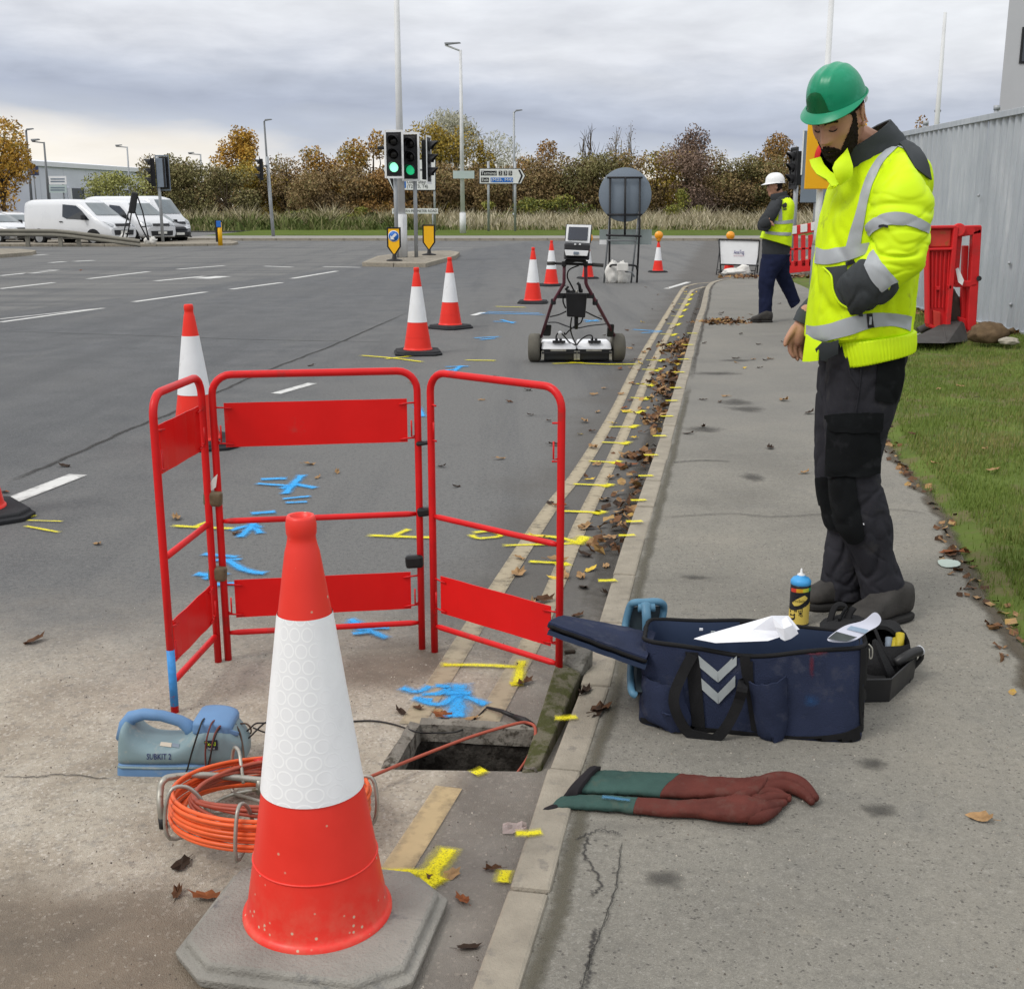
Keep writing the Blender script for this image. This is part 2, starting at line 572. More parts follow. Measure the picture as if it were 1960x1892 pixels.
def road_material():
 m, nt, b = new_mat('road_asphalt')
 co = coords(nt)
 n_big = fbm(nt, co, 0.35,4)
 n_mid = fbm(nt, co, 2.2,6,0.6)
 n_fine = fbm(nt, co, 90,3,0.7)
 vd, vc = grain(nt, co, 330)
 vd2, vc2 = grain(nt, co, 140)
 stone = N(nt, 'ShaderNodeSeparateColor', {0: vc}).outputs[0]
 stone2 = N(nt, 'ShaderNodeSeparateColor', {0: vc2}).outputs[1]
 asp = mixc(nt, ramp(nt, n_mid, [(0.35,0.0),(0.65,1.0)]),(0.070,0.075,0.082),(0.108,0.112,0.119))
 asp = mixc(nt, ramp(nt, n_big, [(0.4,0.0),(0.6,0.5)]), asp, (0.100,0.102,0.104))
 # older, paler lanes beyond the seam on the far side
 l1, l2 = G(0,602), G(740,500)
 old = side_of(nt, co, l1, l2)
 oldm = ramp(nt, mth(nt, 'ADD', mth(nt, 'MULTIPLY', old, 0.5), mth(nt, 'MULTIPLY', n_mid, 0.5)), [(0.2,0.0),(0.36,1.0)])
 strip = fbm(nt, N(nt, 'ShaderNodeVectorMath', {0: co, 1: (0.12,0.9,1)}, operation='MULTIPLY').outputs[0], 1.2,5,0.6)
 oldc = mixc(nt, ramp(nt, strip, [(0.35,0.0),(0.65,1.0)]),(0.080,0.083,0.087),(0.165,0.164,0.158))
 asp = mixc(nt, oldm, asp, oldc)
 # worn pale aggregate between the seam and the kerb
 s1, s2 = G(0,925), G(790,592)
 nearside = side_of(nt, co, s1, s2)
 wm = ramp(nt, mth(nt, 'SUBTRACT', mth(nt, 'MULTIPLY', n_mid, 0.6), mth(nt, 'MULTIPLY', nearside, 0.25)), [(0.15,0.0),(0.75,0.9)])
 asp = mixc(nt, wm, asp, (0.142,0.141,0.136))
 # tyre polish and dust drawn out along the lanes
 rot = N(nt, 'ShaderNodeMapping', {'Vector': co, 'Rotation': (0,0, math.radians(14)), 'Scale': (1.7,0.10,1)}).outputs[0]
 trk = fbm(nt, rot, 1.0,5,0.6)
 asp = mixc(nt, ramp(nt, trk, [(0.36,0.45),(0.5,0.0)]), asp, (0.056,0.060,0.066))
 asp = mixc(nt, ramp(nt, trk, [(0.54,0.0),(0.70,0.40)]), asp, (0.135,0.134,0.130))
 oil = fbm(nt, co, 0.9,6,0.7)
 asp = mixc(nt, ramp(nt, oil, [(0.62,0.0),(0.72,0.4)]), asp, (0.05,0.05,0.053))
 # stones in the surface
 asp = mixc(nt, ramp(nt, stone, [(0.55,0.0),(1.0,0.36)]), asp, (0.25,0.245,0.235))
 asp = mixc(nt, ramp(nt, stone, [(0.0,0.5),(0.3,0.0)]), asp, (0.03,0.03,0.032))
 gr = fbm(nt, co, 42,4,0.75)
 asp = mixc(nt, ramp(nt, gr, [(0.34,0.42),(0.48,0.0)]), asp, (0.040,0.042,0.046))
 asp = mixc(nt, ramp(nt, gr, [(0.54,0.0),(0.70,0.38)]), asp, (0.19,0.19,0.185))
 # the sandy, clay-dusted strip of road round the opened chamber
 sx = N(nt, 'ShaderNodeSeparateXYZ', {0: co})
 x, y = sx.outputs[0], sx.outputs[1]
 nw = fbm(nt, co, 1.3,7,0.62)
 edge = mth(nt, 'ADD', mth(nt, 'SUBTRACT', 4.05, y), mth(nt, 'MULTIPLY', mth(nt, 'SUBTRACT', nw, 0.5),1.6))
 edge = mth(nt, 'SUBTRACT', edge, mth(nt, 'MULTIPLY', mth(nt, 'MAXIMUM', mth(nt, 'SUBTRACT', -1.2, x),0.0),0.22))
 sand = smooth(nt, edge, -0.75,0.75)
 nsd = fbm(nt, co, 3.1,6,0.62)
 sandc = ramp(nt, nsd, [(0.28,(0.25,0.208,0.158)),(0.5,(0.36,0.317,0.255)),(0.72,(0.43,0.39,0.325))])
 sandc = mixc(nt, ramp(nt, stone2, [(0.0,0.55),(0.22,0.0)]), sandc, (0.17,0.145,0.12))
 sandc = mixc(nt, ramp(nt, stone2, [(0.8,0.0),(1.0,0.5)]), sandc, (0.56,0.52,0.46))
 sandm = mth(nt, 'MULTIPLY', sand, ramp(nt, fbm(nt, co, 26,5,0.7), [(0.22,0.35),(0.5,1.0)]))
 col = mixc(nt, sandm, asp, sandc)
 # damp clay left by the digging (near left) and in the channel beside the kerb
 dk1 = mth(nt, 'ADD', mth(nt, 'SUBTRACT', 2.40, y), mth(nt, 'MULTIPLY', mth(nt, 'SUBTRACT', nw, 0.5),0.8))
 dk1 = smooth(nt, dk1,-0.06,0.18)
 k1, k2 = G(905,1892), G(1060,1440)
 ch = side_of(nt, co, k1, k2)
 chm = mth(nt, 'MULTIPLY', smooth(nt, mth(nt, 'ADD', ch, mth(nt, 'MULTIPLY', nw, 0.22)),0.44,0.30), smooth(nt, y, 4.6,3.2))
 pf = mth(nt, 'ADD', N(nt, 'ShaderNodeVectorMath', {0: co, 1: (*G(760,1268)[:2], 0.0)}, operation='DISTANCE').outputs['Value'], mth(nt, 'MULTIPLY', nw, 0.35))
 pm = smooth(nt, pf, 0.46,0.3)
 wet = mth(nt, 'MAXIMUM', mth(nt, 'MULTIPLY', dk1,0.9), mth(nt, 'MAXIMUM', mth(nt, 'MULTIPLY', chm, 0.85), mth(nt, 'MULTIPLY', pm, 0.75)))
 mudc = ramp(nt, nsd, [(0.3,(0.072,0.056,0.040)),(0.6,(0.15,0.115,0.08))])
 mudc = mixc(nt, chm, mudc, ramp(nt, nsd, [(0.3,(0.115,0.105,0.092)),(0.65,(0.185,0.17,0.15))]))
 mudc = mixc(nt, ramp(nt, stone2, [(0.90,0.0),(1.0,0.3)]), mudc, (0.34,0.30,0.25))
 col = mixc(nt, wet, col, mudc)
 # damp dark margin beside the double lines further on
 m1, m2 = G(985,1120), G(1300,560)
 dm = side_of(nt, co, m1, m2)
 dmm = mth(nt, 'MULTIPLY', smooth(nt, mth(nt, 'ADD', dm, mth(nt, 'MULTIPLY', nw, 0.9)),0.92,0.42), smooth(nt, y, 3.7,4.6))
 col = mixc(nt, mth(nt, 'MULTIPLY', dmm, 0.72), col, (0.085,0.078,0.070))
 rough = N(nt, 'ShaderNodeMapRange', {0: wet, 1: 0.0,2: 1.0,3: 0.86,4: 0.5}).outputs[0]
 hgt = mth(nt, 'ADD', mth(nt, 'MULTIPLY', vd, 0.6), mth(nt, 'MULTIPLY', n_fine, 0.5))
 finish(nt, b, col, rough, hgt, 0.55,0.006)
 b.inputs['Specular IOR Level'].default_value = 0.35
 return m

def pavement_material(name='pavement_asphalt', tone=1.0, coarse=1.0):
 m, nt, b = new_mat(name)
 co = coords(nt)
 n1 = fbm(nt, co, 1.1,6,0.62)
 n2 = fbm(nt, co, 5.5,6,0.62)
 n3 = fbm(nt, co, 80,3,0.7)
 vd, vc = grain(nt, co, 380 / coarse)
 st = N(nt, 'ShaderNodeSeparateColor', {0: vc}).outputs[0]
 vd2, vc2 = grain(nt, co, 190 / coarse)
 st2 = N(nt, 'ShaderNodeSeparateColor', {0: vc2}).outputs[0]
 c = ramp(nt, n1, [(0.32,(0.222 * tone, 0.210 * tone, 0.182 * tone)),(0.5,(0.290 * tone, 0.275 * tone, 0.236 * tone)),(0.70,(0.345 * tone, 0.320 * tone, 0.268 * tone))])
 c = mixc(nt, ramp(nt, n2, [(0.58,0.0),(0.72,0.45)]), c, (0.20 * tone, 0.195 * tone, 0.18 * tone))
 c = mixc(nt, ramp(nt, n2, [(0.25,0.4),(0.38,0.0)]), c, (0.37 * tone, 0.34 * tone, 0.275 * tone))
 c = mixc(nt, ramp(nt, st, [(0.0,0.42),(0.28,0.0)]), c, (0.10,0.095,0.085))
 c = mixc(nt, ramp(nt, st, [(0.72,0.0),(1.0,0.34)]), c, (0.36,0.345,0.31))
 c = mixc(nt, ramp(nt, st2, [(0.98,0.0),(0.995,0.22)]), c, (0.50,0.48,0.45))
 c = mixc(nt, ramp(nt, st2, [(0.02,0.7),(0.035,0.0)]), c, (0.06,0.055,0.05))
 gr = fbm(nt, co, 38,4,0.75)
 c = mixc(nt, ramp(nt, gr, [(0.34,0.34),(0.48,0.0)]), c, (0.115,0.11,0.098))
 c = mixc(nt, ramp(nt, gr, [(0.55,0.0),(0.70,0.30)]), c, (0.33,0.315,0.275))
 # long stains across the path further on, and worn dark spots
 sv = N(nt, 'ShaderNodeVectorMath', {0: co, 1: (0.9,3.4,1)}, operation='MULTIPLY').outputs[0]
 stn = fbm(nt, sv, 0.9,5,0.65)
 c = mixc(nt, ramp(nt, stn, [(0.60,0.0),(0.72,0.5)]), c, (0.10,0.095,0.085))
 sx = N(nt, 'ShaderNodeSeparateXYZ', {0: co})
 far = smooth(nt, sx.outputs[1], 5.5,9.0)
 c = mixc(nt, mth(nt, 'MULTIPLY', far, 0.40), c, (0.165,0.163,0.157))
 h = mth(nt, 'ADD', mth(nt, 'MULTIPLY', vd, 0.7), n3)
 finish(nt, b, c, 0.9, h, 0.5,0.005)
 b.inputs['Specular IOR Level'].default_value = 0.3
 return m

MAT_ROAD = road_material()
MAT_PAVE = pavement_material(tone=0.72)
MAT_KERB = M('kerb_concrete', (0.295,0.265,0.215),0.9,0.2,9, bump=0.5, bscale=160, c2=(0.22,0.20,0.17), thr=0.62)
MAT_CONC = M('chamber_concrete', (0.20,0.185,0.16),0.9,0.3,12, bump=0.6, bscale=70, c2=(0.07,0.062,0.05), thr=0.55)
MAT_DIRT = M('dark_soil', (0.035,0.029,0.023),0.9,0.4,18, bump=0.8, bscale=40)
MAT_GREEN = M('verge_ground', (0.090,0.125,0.026),0.95,0.35,1.6, c2=(0.125,0.115,0.05), thr=0.55, bump=0.4, bscale=60)
MAT_FARGREEN = M('mown_grass', (0.082,0.118,0.020),0.95,0.25,0.5, c2=(0.10,0.125,0.03), thr=0.55, spec=0.05)
MAT_FARPATH = M('far_path', (0.26,0.25,0.235),0.9,0.15,0.6)
MAT_YELLOW_OLD = M_spray('worn_yellow_paint', (0.40,0.335,0.225),0.26,30,0.95)
MAT_YELLOW_OLD2 = M_spray('sandy_yellow_paint', (0.50,0.375,0.20),0.26,26,0.92)
MAT_WHITE_LINE = M_spray('worn_white_paint', (0.66,0.66,0.64),0.22,16,1.0)
MAT_SPRAY_Y = M_aero('yellow_survey_paint', (0.88,0.78,0.015))
MAT_SPRAY_B = M_aero('blue_survey_paint', (0.04,0.42,0.92))
MAT_CRACK = M_spray('crack_dark', (0.035,0.033,0.031),0.85,40,0.8, rough=0.95)
MAT_STAIN = M_spray('stain_dark', (0.075,0.07,0.062),0.75,46,0.72, rough=0.85)
MAT_SOIL = M_spray('edge_soil', (0.085,0.068,0.045),0.7,40,0.85, rough=0.95)
MAT_MOSS = M_spray('moss_green', (0.11,0.10,0.072),0.85,45,0.75, rough=0.95)
MAT_DAMP = M_spray('damp_dirt', (0.062,0.054,0.043),0.8,22,0.72, rough=0.9)

# ---- road sheet with the hole of the opened chamber
PIT = [G(755,1472), G(1003,1476), G(1027,1400), G(803,1389)]      # near left, near right, far right, far left
ox0, ox1, oy0, oy1 = -130.0,130.0,-6.0,63.0
mb = MB()
x0, x1 = PIT[0].x - 2.5, PIT[1].x + 2.5
y0, y1 = PIT[0].y - 2.2, PIT[2].y + 2.5
xs, ys = [ox0, x0, x1, ox1], [oy0, y0, y1, oy1]
pv = [V(x, y, 0) for y in ys for x in xs]
fs = [(j * 4 + i, j * 4 + i + 1,(j + 1) * 4 + i + 1,(j + 1) * 4 + i) for j in range(3) for i in range(3) if not (i == 1 and j == 1)]
mb.add(pv + [V(p.x, p.y, 0) for p in PIT], fs + [(5,6,17,16),(6,10,18,17),(10,9,19,18),(9,5,16,19)])
road = mb.build('road', MAT_ROAD, kind='structure')
ground = MB().add([V(-3000,62.9,-0.02), V(3000,62.9,-0.02), V(3000,5000,-0.02), V(-3000,5000,-0.02)], [(0,1,2,3)]).build('ground', MAT_FARGREEN, kind='structure')
side_g = MB().add([V(-3000,-300,-0.02), V(-129,-300,-0.02), V(-129,62.9,-0.02), V(-3000,62.9,-0.02), V(129,-300,-0.02), V(3000,-300,-0.02), V(3000,62.9,-0.02), V(129,62.9,-0.02),
                   V(-129,-300,-0.02), V(129,-300,-0.02), V(129,-6,-0.02), V(-129,-6,-0.02)], [(0,1,2,3),(4,5,6,7),(8,9,10,11)]).build('outer_ground', MAT_FARGREEN, kind='structure')

# ---- kerb line and pavement
PZ = 0.05
kf = [(905,1892),(965,1740),(1040,1500),(1110,1320),(1150,1180),(1207,1000),(1258,850),(1298,720),(1323,640),(1343,580),(1352,548)]
KF = [G(x, y, PZ) for x, y in kf]
d0 = (KF[0] - KF[2]).normalized()
KF = [KF[0] + d0 * 1.4] + KF
KF += [KF[-1] + V(0.62,2.2,0), KF[-1] + V(1.7,3.6,0), KF[-1] + V(3.6,4.7,0), KF[-1] + V(7.5,5.6,0), KF[-1] + V(14,6.2,0), KF[-1] + V(40,7,0)]
KL = curve(KF, 260)
cum = [0.0]
for a, b_ in zip(KL, KL[1:]):
 cum.append(cum[-1] + (b_ - a).length)

def on_kerb(s):
 for i in range(len(cum) - 1):
  if cum[i + 1] >= s:
   t = (s - cum[i]) / (cum[i + 1] - cum[i])
   p = KL[i].lerp(KL[i + 1], t)
   d = (KL[i + 1] - KL[i]).normalized()
   return p, d, V(d.y, -d.x, 0)
 d = (KL[-1] - KL[-2]).normalized()
 return KL[-1].copy(), d, V(d.y, -d.x, 0)

def kerb_s(y):
 for i in range(len(KL) - 1):
  if KL[i + 1].y >= y:
   return cum[i] + (cum[i + 1] - cum[i]) * (y - KL[i].y) / max(1e-6, KL[i + 1].y - KL[i].y)
 return cum[-1]

KW = 0.088
kerb = bpy.data.objects.new('kerb', None)
COL.objects.link(kerb)
kerb['kind'] = 'structure'
s = 0.0
rk = random.Random(3)
while s < cum[-1] - 0.7 and s < 48:
 L = 0.58 if s < 12 else (0.9 if s < 30 else 1.8)
 p, d, n = on_kerb(s + 0.004)
 q, d2, n2 = on_kerb(s + L - 0.006)
 j = rk.uniform(-0.004,0.004)
 zt = PZ + 0.006 + rk.uniform(-0.003,0.004)
 w = KW + rk.uniform(-0.003,0.005)
 a = [V(p.x, p.y, -0.06) + n * j, V(p.x, p.y, -0.06) + n * w, V(p.x, p.y, zt) + n * w, V(p.x, p.y, zt) + n * j]
 b_ = [V(q.x, q.y, -0.06) + n2 * j, V(q.x, q.y, -0.06) + n2 * w, V(q.x, q.y, zt) + n2 * w, V(q.x, q.y, zt) + n2 * j]
 MB().hexa(a, b_).build('kerb_stone', MAT_KERB, kerb, bevel=0.009)
 s += L

# pavement: between the kerb and the verge
gl_px = [(2050,1400),(1960,1240),(1890,1150),(1850,1080),(1800,980),(1760,930),(1720,880),(1690,830),(1660,700),(1620,620),(1560,560),(1515,536)]
GLN = [G(x, y, PZ) for x, y in gl_px]
GLN = [V(2.6,0.4, PZ), V(2.0,2.2, PZ)] + GLN + [V(6.9,27.5, PZ), V(9.5,29.2, PZ), V(16,30.3, PZ), V(45,31.4, PZ)]
GLC = curve(GLN, 120)
KB = []
for i in range(0,1 + int(cum[-1] / 0.4)):
 p, d, n = on_kerb(min(i * 0.4, cum[-1] - 0.01))
 KB.append(p + n * (KW - 0.002))
mb = MB()
nrow = 80
rows = []
for i in range(nrow + 1):
 t = i / nrow
 a = KB[min(len(KB) - 1, int(t * (len(KB) - 1)))]
 b_ = GLC[min(119, int(t * 119))]
 rows.append([V(*a.lerp(b_, k / 6).xy, PZ) for k in range(7)])
# rows are matched by depth so that they do not cross
def by_y(line, y):
 for p, q in zip(line, line[1:]):
  if p.y <= y <= q.y and q.y > p.y:
   return p.lerp(q, (y - p.y) / (q.y - p.y))
 return line[0] if y < line[0].y else line[-1]
rows = []
yy = 0.75
while yy < 30.2:
 a, b_ = by_y(KB, yy), by_y(GLC, yy)
 rows.append([V(lerp(a.x, b_.x, k / 6), yy, PZ) for k in range(7)])
 yy += 0.25
mb.grid(rows, 0, False)
pavement = mb.build('pavement', MAT_PAVE, kind='structure')

# ---- verge between pavement and fence
FX = 6.02                          # fence line
def verge_z(x, y):
 e = by_y(GLC, y)
 d = max(0.0, x - e.x)
 return PZ - 0.012 + 0.03 * min(1, d / 0.15) + 0.02 * min(d, 5) + 0.015 * noise.noise(V(x * 0.9, y * 0.9,0)) * min(1, d)
mb = MB()
rows = []
yy = -1.0
while yy < 30.6:
 e = by_y(GLC, yy)
 x1_ = 40.0
 rows.append([V(e.x - 0.02 + (x1_ - e.x) * (k / 26) ** 2.2, yy, 0) for k in range(27)])
 for v in rows[-1]:
  v.z = verge_z(v.x, yy)
 yy += 0.35
mb.grid(rows, 0, True)
verge = mb.build('grass_verge', MAT_GREEN, kind='structure')

# short grass on it
rg = random.Random(11)
mb = MB()
vs_, fs_, tn_ = [], [], []
def blade(x, y, z, h, lean, w, ang):
 o = len(vs_)
 ca, sa = math.cos(ang), math.sin(ang)
 vs_.extend([(x - w * ca, y - w * sa, z - 0.004),(x + w * ca, y + w * sa, z - 0.004),(x + lean * sa, y - lean * ca, z + h)])
 fs_.append((o, o + 1, o + 2))
cnt = 0
while cnt < 95000:
 y = 1.6 + 20.0 * rg.random() ** 1.9
 e = by_y(GLC, y)
 xmax = min(FX + 0.1,0.47 * y + 0.6)
 if xmax < e.x:
  continue
 u = rg.random()
 x = e.x - 0.015 + (xmax - e.x) * u
 d = x - e.x
 dens = noise.noise(V(x * 2.2, y * 2.2,4)) + 0.75
 if rg.random() > dens or (d < 0.12 and rg.random() < 0.75):
  continue
 k = 1 + y * 0.09
 blade(x, y, verge_z(x, y), rg.uniform(0.012,0.034) * (0.8 + 0.3 * k), rg.uniform(-0.02,0.02),0.0016 * k, rg.uniform(0,6.28))
 t = 0.5 + 0.5 * noise.noise(V(x * 1.3, y * 1.3,9)) + rg.uniform(-0.35,0.35)
 tn_.append(min(1, max(0, t)))
 cnt += 1
def tinted(name, vs, fs, tint, mat, kind='stuff', parent=None):
 me = bpy.data.meshes.new(name)
 me.from_pydata(vs, [], fs)
 me.materials.append(mat)
 a = me.attributes.new('tint', 'FLOAT', 'FACE')
 a.data.foreach_set('value', tint)
 me.update()
 o = bpy.data.objects.new(name, me)
 COL.objects.link(o)
 if kind:
  o['kind'] = kind
 if parent is not None:
  put(o, parent)
 return o
MAT_BLADE = M_leafy('grass_blades', [(0.26,0.215,0.085),(0.155,0.185,0.040),(0.105,0.165,0.025),(0.165,0.215,0.045)], 0.75)
grass = tinted('short_grass', vs_, fs_, tn_, MAT_BLADE)
tag(grass, 'short mown grass of the verge between the pavement and the metal hoarding', 'grass')

# ---- flat paint and cracks, all parts of the road or the pavement
def ribbon(name, pts, w, mat, z=0.004, parent=None, n=None, jit=0.0, taper=False, seed=0):
 """thin sheet along ground points; UV runs along and across"""
 pts = [Vector((p[0], p[1], 0)) for p in pts]
 n = n or max(2, len(pts))
 c = curve(pts, n) if len(pts) > 2 else [pts[0].lerp(pts[1], i / (n - 1)) for i in range(n)]
 rr = random.Random(seed)
 vs, uv = [], []
 for i, p in enumerate(c):
  d = (c[min(i + 1, n - 1)] - c[max(i - 1,0)]).normalized()
  q = V(-d.y, d.x, 0)
  ww = w * (1 - 0.7 * abs(2 * i / (n - 1) - 1) ** 2 if taper else 1)
  o = q * rr.uniform(-jit, jit)
  vs += [V(p.x, p.y, z) + q * ww / 2 + o, V(p.x, p.y, z) - q * ww / 2 + o]
  uv += [(i / (n - 1),0),(i / (n - 1),1)]
 return MB().add(vs, [(2 * i, 2 * i + 1,2 * i + 3,2 * i + 2) for i in range(n - 1)]).build(name, mat, parent, uv=uv)

def blob(name, c, rx, ry, mat, z, parent, n=26, seed=0):
 vs, uv = [V(c.x, c.y, z)], [(0.5,0.5)]
 for i in range(n):
  a = 2 * math.pi * i / n
  k = 1 + 0.35 * noise.noise(V(math.cos(a) * 1.3 + c.x * 7, math.sin(a) * 1.3, c.y * 5))
  vs.append(V(c.x + math.cos(a) * rx * k, c.y + math.sin(a) * ry * k, z))
  uv.append((0.5,1.0))
 return MB().add(vs, [(0,1 + i, 1 + (i + 1) % n) for i in range(n)]).build(name, mat, parent, uv=uv)

def gp(pts, z=0.0):
 return [G(x, y, z) for x, y in pts]

# double yellow lines, in the lengths they have worn into
yo = [(585,1765),(640,1660),(728,1480),(838,1310),(948,1135),(1052,975),(1110,900),(1176,790),(1225,690),(1278,600),(1305,556),(1313,548)]
yi = [(700,1755),(766,1655),(876,1480),(972,1310),(1030,1200),(1114,1000),(1172,880),(1211,790),(1253,690),(1300,600),(1320,563),(1326,555)]
for k, (ln, w) in enumerate(((yo, 0.078),(yi, 0.075))):
 c = curve([V(*p) for p in gp(ln)], 700)
 endp = c[-1]
 c += [endp + V(0.35,0.9,0) * t for t in (0.35,0.7,1.0)] + [endp + V(0.9,1.5,0), endp + V(2.0,2.0,0)]
 acc, seg = 0.0, [c[0]]
 rr = random.Random(20 + k)
 cut = rr.uniform(0.5,1.1)
 for a, b_ in zip(c, c[1:]):
  acc += (b_ - a).length
  seg.append(b_)
  inpit = (2.915 < b_.y < 3.235)
  if inpit or acc > cut:
   if len(seg) > 2 and not inpit:
    ribbon('yellow_line', seg[::3] + [seg[-1]], w, MAT_YELLOW_OLD2 if b_.y < 3.7 else MAT_YELLOW_OLD, 0.004, road, n=max(6, len(seg) // 2), seed=k)
   seg = [b_]
   acc = 0.0
   cut = rr.uniform(0.5,1.3) * (1 + b_.y * 0.06)
 if len(seg) > 2:
  ribbon('yellow_line', seg, w, MAT_YELLOW_OLD, 0.004, road)

# white lane markings: (from, to, width)
for a, b_, w in [((0,617),(198,590),0.11),((0,611),(190,590.5),0.07),((256,578),(395,559),0.13),((0,553),(104,541),0.14),((0,528),(100,518),0.16),
                 ((55,523.5),(105,517),0.3),((168,534),(285,520),0.15),((298,538),(392,529),0.18),((385,533.5),(428,529),0.45),((340,515.5),(430,508.5),0.17),
                 ((442,554),(540,541),0.14),((558,533.5),(645,519),0.14),((505,509.5),(560,511.5),0.2),((618,510.5),(690,512),0.2),((0,493),(90,487),0.25),
                 ((142,500.5),(180,498.5),0.25),((95,503),(125,501),0.25),((5,965),(150,909),0.12),((528,754),(598,734),0.10),((905,604),(925,598),0.1),
                 ((1275,553),(1318,540),0.12)]:
 pa, pb = G(*a), G(*b_)
 ribbon('lane_line', [pa.lerp(pb, i / 7) for i in range(8)], w, MAT_WHITE_LINE, 0.0045, road, n=8)

# seams and cracks in the road
ribbon('seam_crack', gp([(0,928),(110,884),(240,826),(330,790),(430,745),(520,706),(620,668),(700,634),(790,594)]),0.075, MAT_CRACK, 0.003, road, n=70, jit=0.012)
ribbon('seam_crack', gp([(0,634),(250,642),(480,650),(760,655)]),0.05, MAT_CRACK, 0.003, road, n=40, jit=0.01)
ribbon('seam_crack', gp([(0,1486),(60,1488),(120,1484),(225,1492)]),0.010, MAT_CRACK, 0.003, road, n=30, jit=0.006)
# spray marks --------------------------------------------------------
def marks(mat, *strokes):
 for pts, w in strokes:
  ribbon('spray_mark', gp(pts), w * 1.75 + 0.008, mat, 0.0065 + random.random() * 0.002, road, n=max(6,3 * len(pts)))
B_, Y_ = MAT_SPRAY_B, MAT_SPRAY_Y
marks(B_, ([(545,948),(560,930),(580,909)], 0.045),([(497,919),(552,917)], 0.05),([(488,927),(560,932)], 0.035),([(556,926),(606,936)], 0.045),([(538,957),(598,951)], 0.03),
      ([(545,964),(590,962)], 0.03),([(535,937),(575,927)], 0.04))
marks(B_, ([(458,1032),(480,1010),(490,996)], 0.04),([(436,1018),(480,1008),(500,1024)], 0.035),([(478,985),(530,981)], 0.045),([(478,1002),(500,1012)], 0.03))
marks(B_, ([(385,1062),(460,1068)], 0.035),([(398,1075),(466,1072)], 0.025),([(432,1072),(470,1094),(512,1100)], 0.04),([(372,1100),(420,1104)], 0.045),([(386,1111),(440,1098)], 0.03),([(400,1122),(462,1118)], 0.035))
marks(B_, ([(668,1186),(700,1206),(745,1226)], 0.03),([(672,1190),(700,1210)], 0.05),([(700,1204),(748,1204)], 0.025),([(672,1216),(712,1212)], 0.025))
# the arrow by the chamber
marks(B_, ([(872,1378),(876,1345),(880,1308)], 0.060),([(795,1340),(840,1352),(876,1332)], 0.028),([(884,1334),(935,1352)], 0.030),([(765,1318),(800,1326),(826,1314)], 0.030),
      ([(828,1314),(858,1318),(840,1330),(800,1332)], 0.024),([(788,1338),(830,1343)], 0.026),([(850,1330),(905,1330)], 0.03))
marks(B_, ([(915,600),(980,601),(1045,603)], 0.07),([(925,597),(1040,600)], 0.05),([(942,616),(990,617)], 0.06),([(958,612),(985,620)], 0.05),([(1115,613),(1150,616)], 0.06),([(1118,617),(1148,612)], 0.05),
      ([(1208,631),(1270,635)], 0.06),([(1225,638),(1265,636)], 0.05),([(905,648),(958,645)], 0.06),([(918,651),(950,648)], 0.06),([(838,711),(880,707)], 0.05),([(850,703),(900,702)], 0.04),([(868,712),(884,700)], 0.05),([(798,778),(810,800)], 0.05))
marks(Y_, ([(325,1008),(395,1012),(450,1014)], 0.028),([(372,1010),(400,1000)], 0.025))
marks(Y_, ([(698,1026),(800,1030),(832,1030)], 0.030),([(752,1028),(785,1014)], 0.03))
marks(Y_, ([(900,1022),(940,1019),(958,1028),(915,1032),(900,1024)], 0.028),([(960,1024),(1060,1030),(1110,1042)], 0.03),([(1098,1044),(1125,1028)], 0.06),([(958,1046),(1110,1042)], 0.025))
marks(Y_, ([(1010,1077),(1070,1080)], 0.026),([(1062,1084),(1090,1080)], 0.05),([(840,1275),(930,1276),(1000,1280)], 0.022),([(988,1315),(1000,1264)], 0.03),([(975,1312),(1000,1310)], 0.03))
marks(Y_, ([(722,1671),(780,1672),(832,1676)], 0.018),([(800,1712),(830,1670),(862,1622)], 0.046),([(795,1712),(845,1680)], 0.035),([(905,1486),(930,1476)], 0.03),([(962,1695),(968,1668)], 0.03))
marks(Y_, ([(50,998),(122,1000)], 0.012),([(46,1008),(116,1021)], 0.016),([(55,992),(68,988)], 0.02))
marks(Y_, ([(687,681),(750,686),(812,694)], 0.05),([(735,688),(790,682)], 0.04),([(888,690),(952,691)], 0.05),([(944,587),(1010,589)], 0.06),([(1085,694),(1150,698),(1225,698)], 0.06),([(1055,697),(1120,695)], 0.05))
# yellow chainage dashes over the double lines
for (xa, ya, xb, yb) in [(1095,928,1165,931),(1125,884,1182,887),(1150,848,1200,850),(1165,818,1215,818),(1190,790,1228,790),(1205,762,1240,764),(1215,735,1250,738),(1228,708,1262,709),
                         (1235,690,1268,690),(1070,980,1150,983),(1255,660,1285,660),(1262,640,1292,641),(1275,620,1300,621),(1283,605,1305,606),(1290,593,1312,594),(1297,582,1317,583),(1303,572,1322,573),(1308,563,1326,564)]:
 marks(Y_, ([(xa, ya),((xa + xb) / 2,(ya + yb) / 2),(xb, yb)], 0.022 + 0.0008 * (G(xa, ya).y)))
 marks(Y_, ([(xb - 2 - (xb - xa) * .14, yb + 3),(xb + (xb - xa) * .1, yb - (4 if yb > 700 else 2))], 0.046))
for x_, y_ in [(1162,1117),(1214,1003),(1200,1030),(1222,962),(1236,915),(1246,875),(1262,838),(1276,800),(1286,770),(1293,745),(1300,715),(1308,690),(1083,1382),(1012,1605),(1317,662),(1325,640)]:
 p = G(x_, y_, PZ)
 k = 0.03 + 0.0032 * p.y
 pp = [p + V(-k * 0.9,0,0), p, p + V(k * 0.9,0.2 * k, 0)]
 ribbon('kerb_spray_mark', pp, 0.034 + 0.005 * p.y, MAT_SPRAY_Y, PZ + 0.0155, road, n=6)

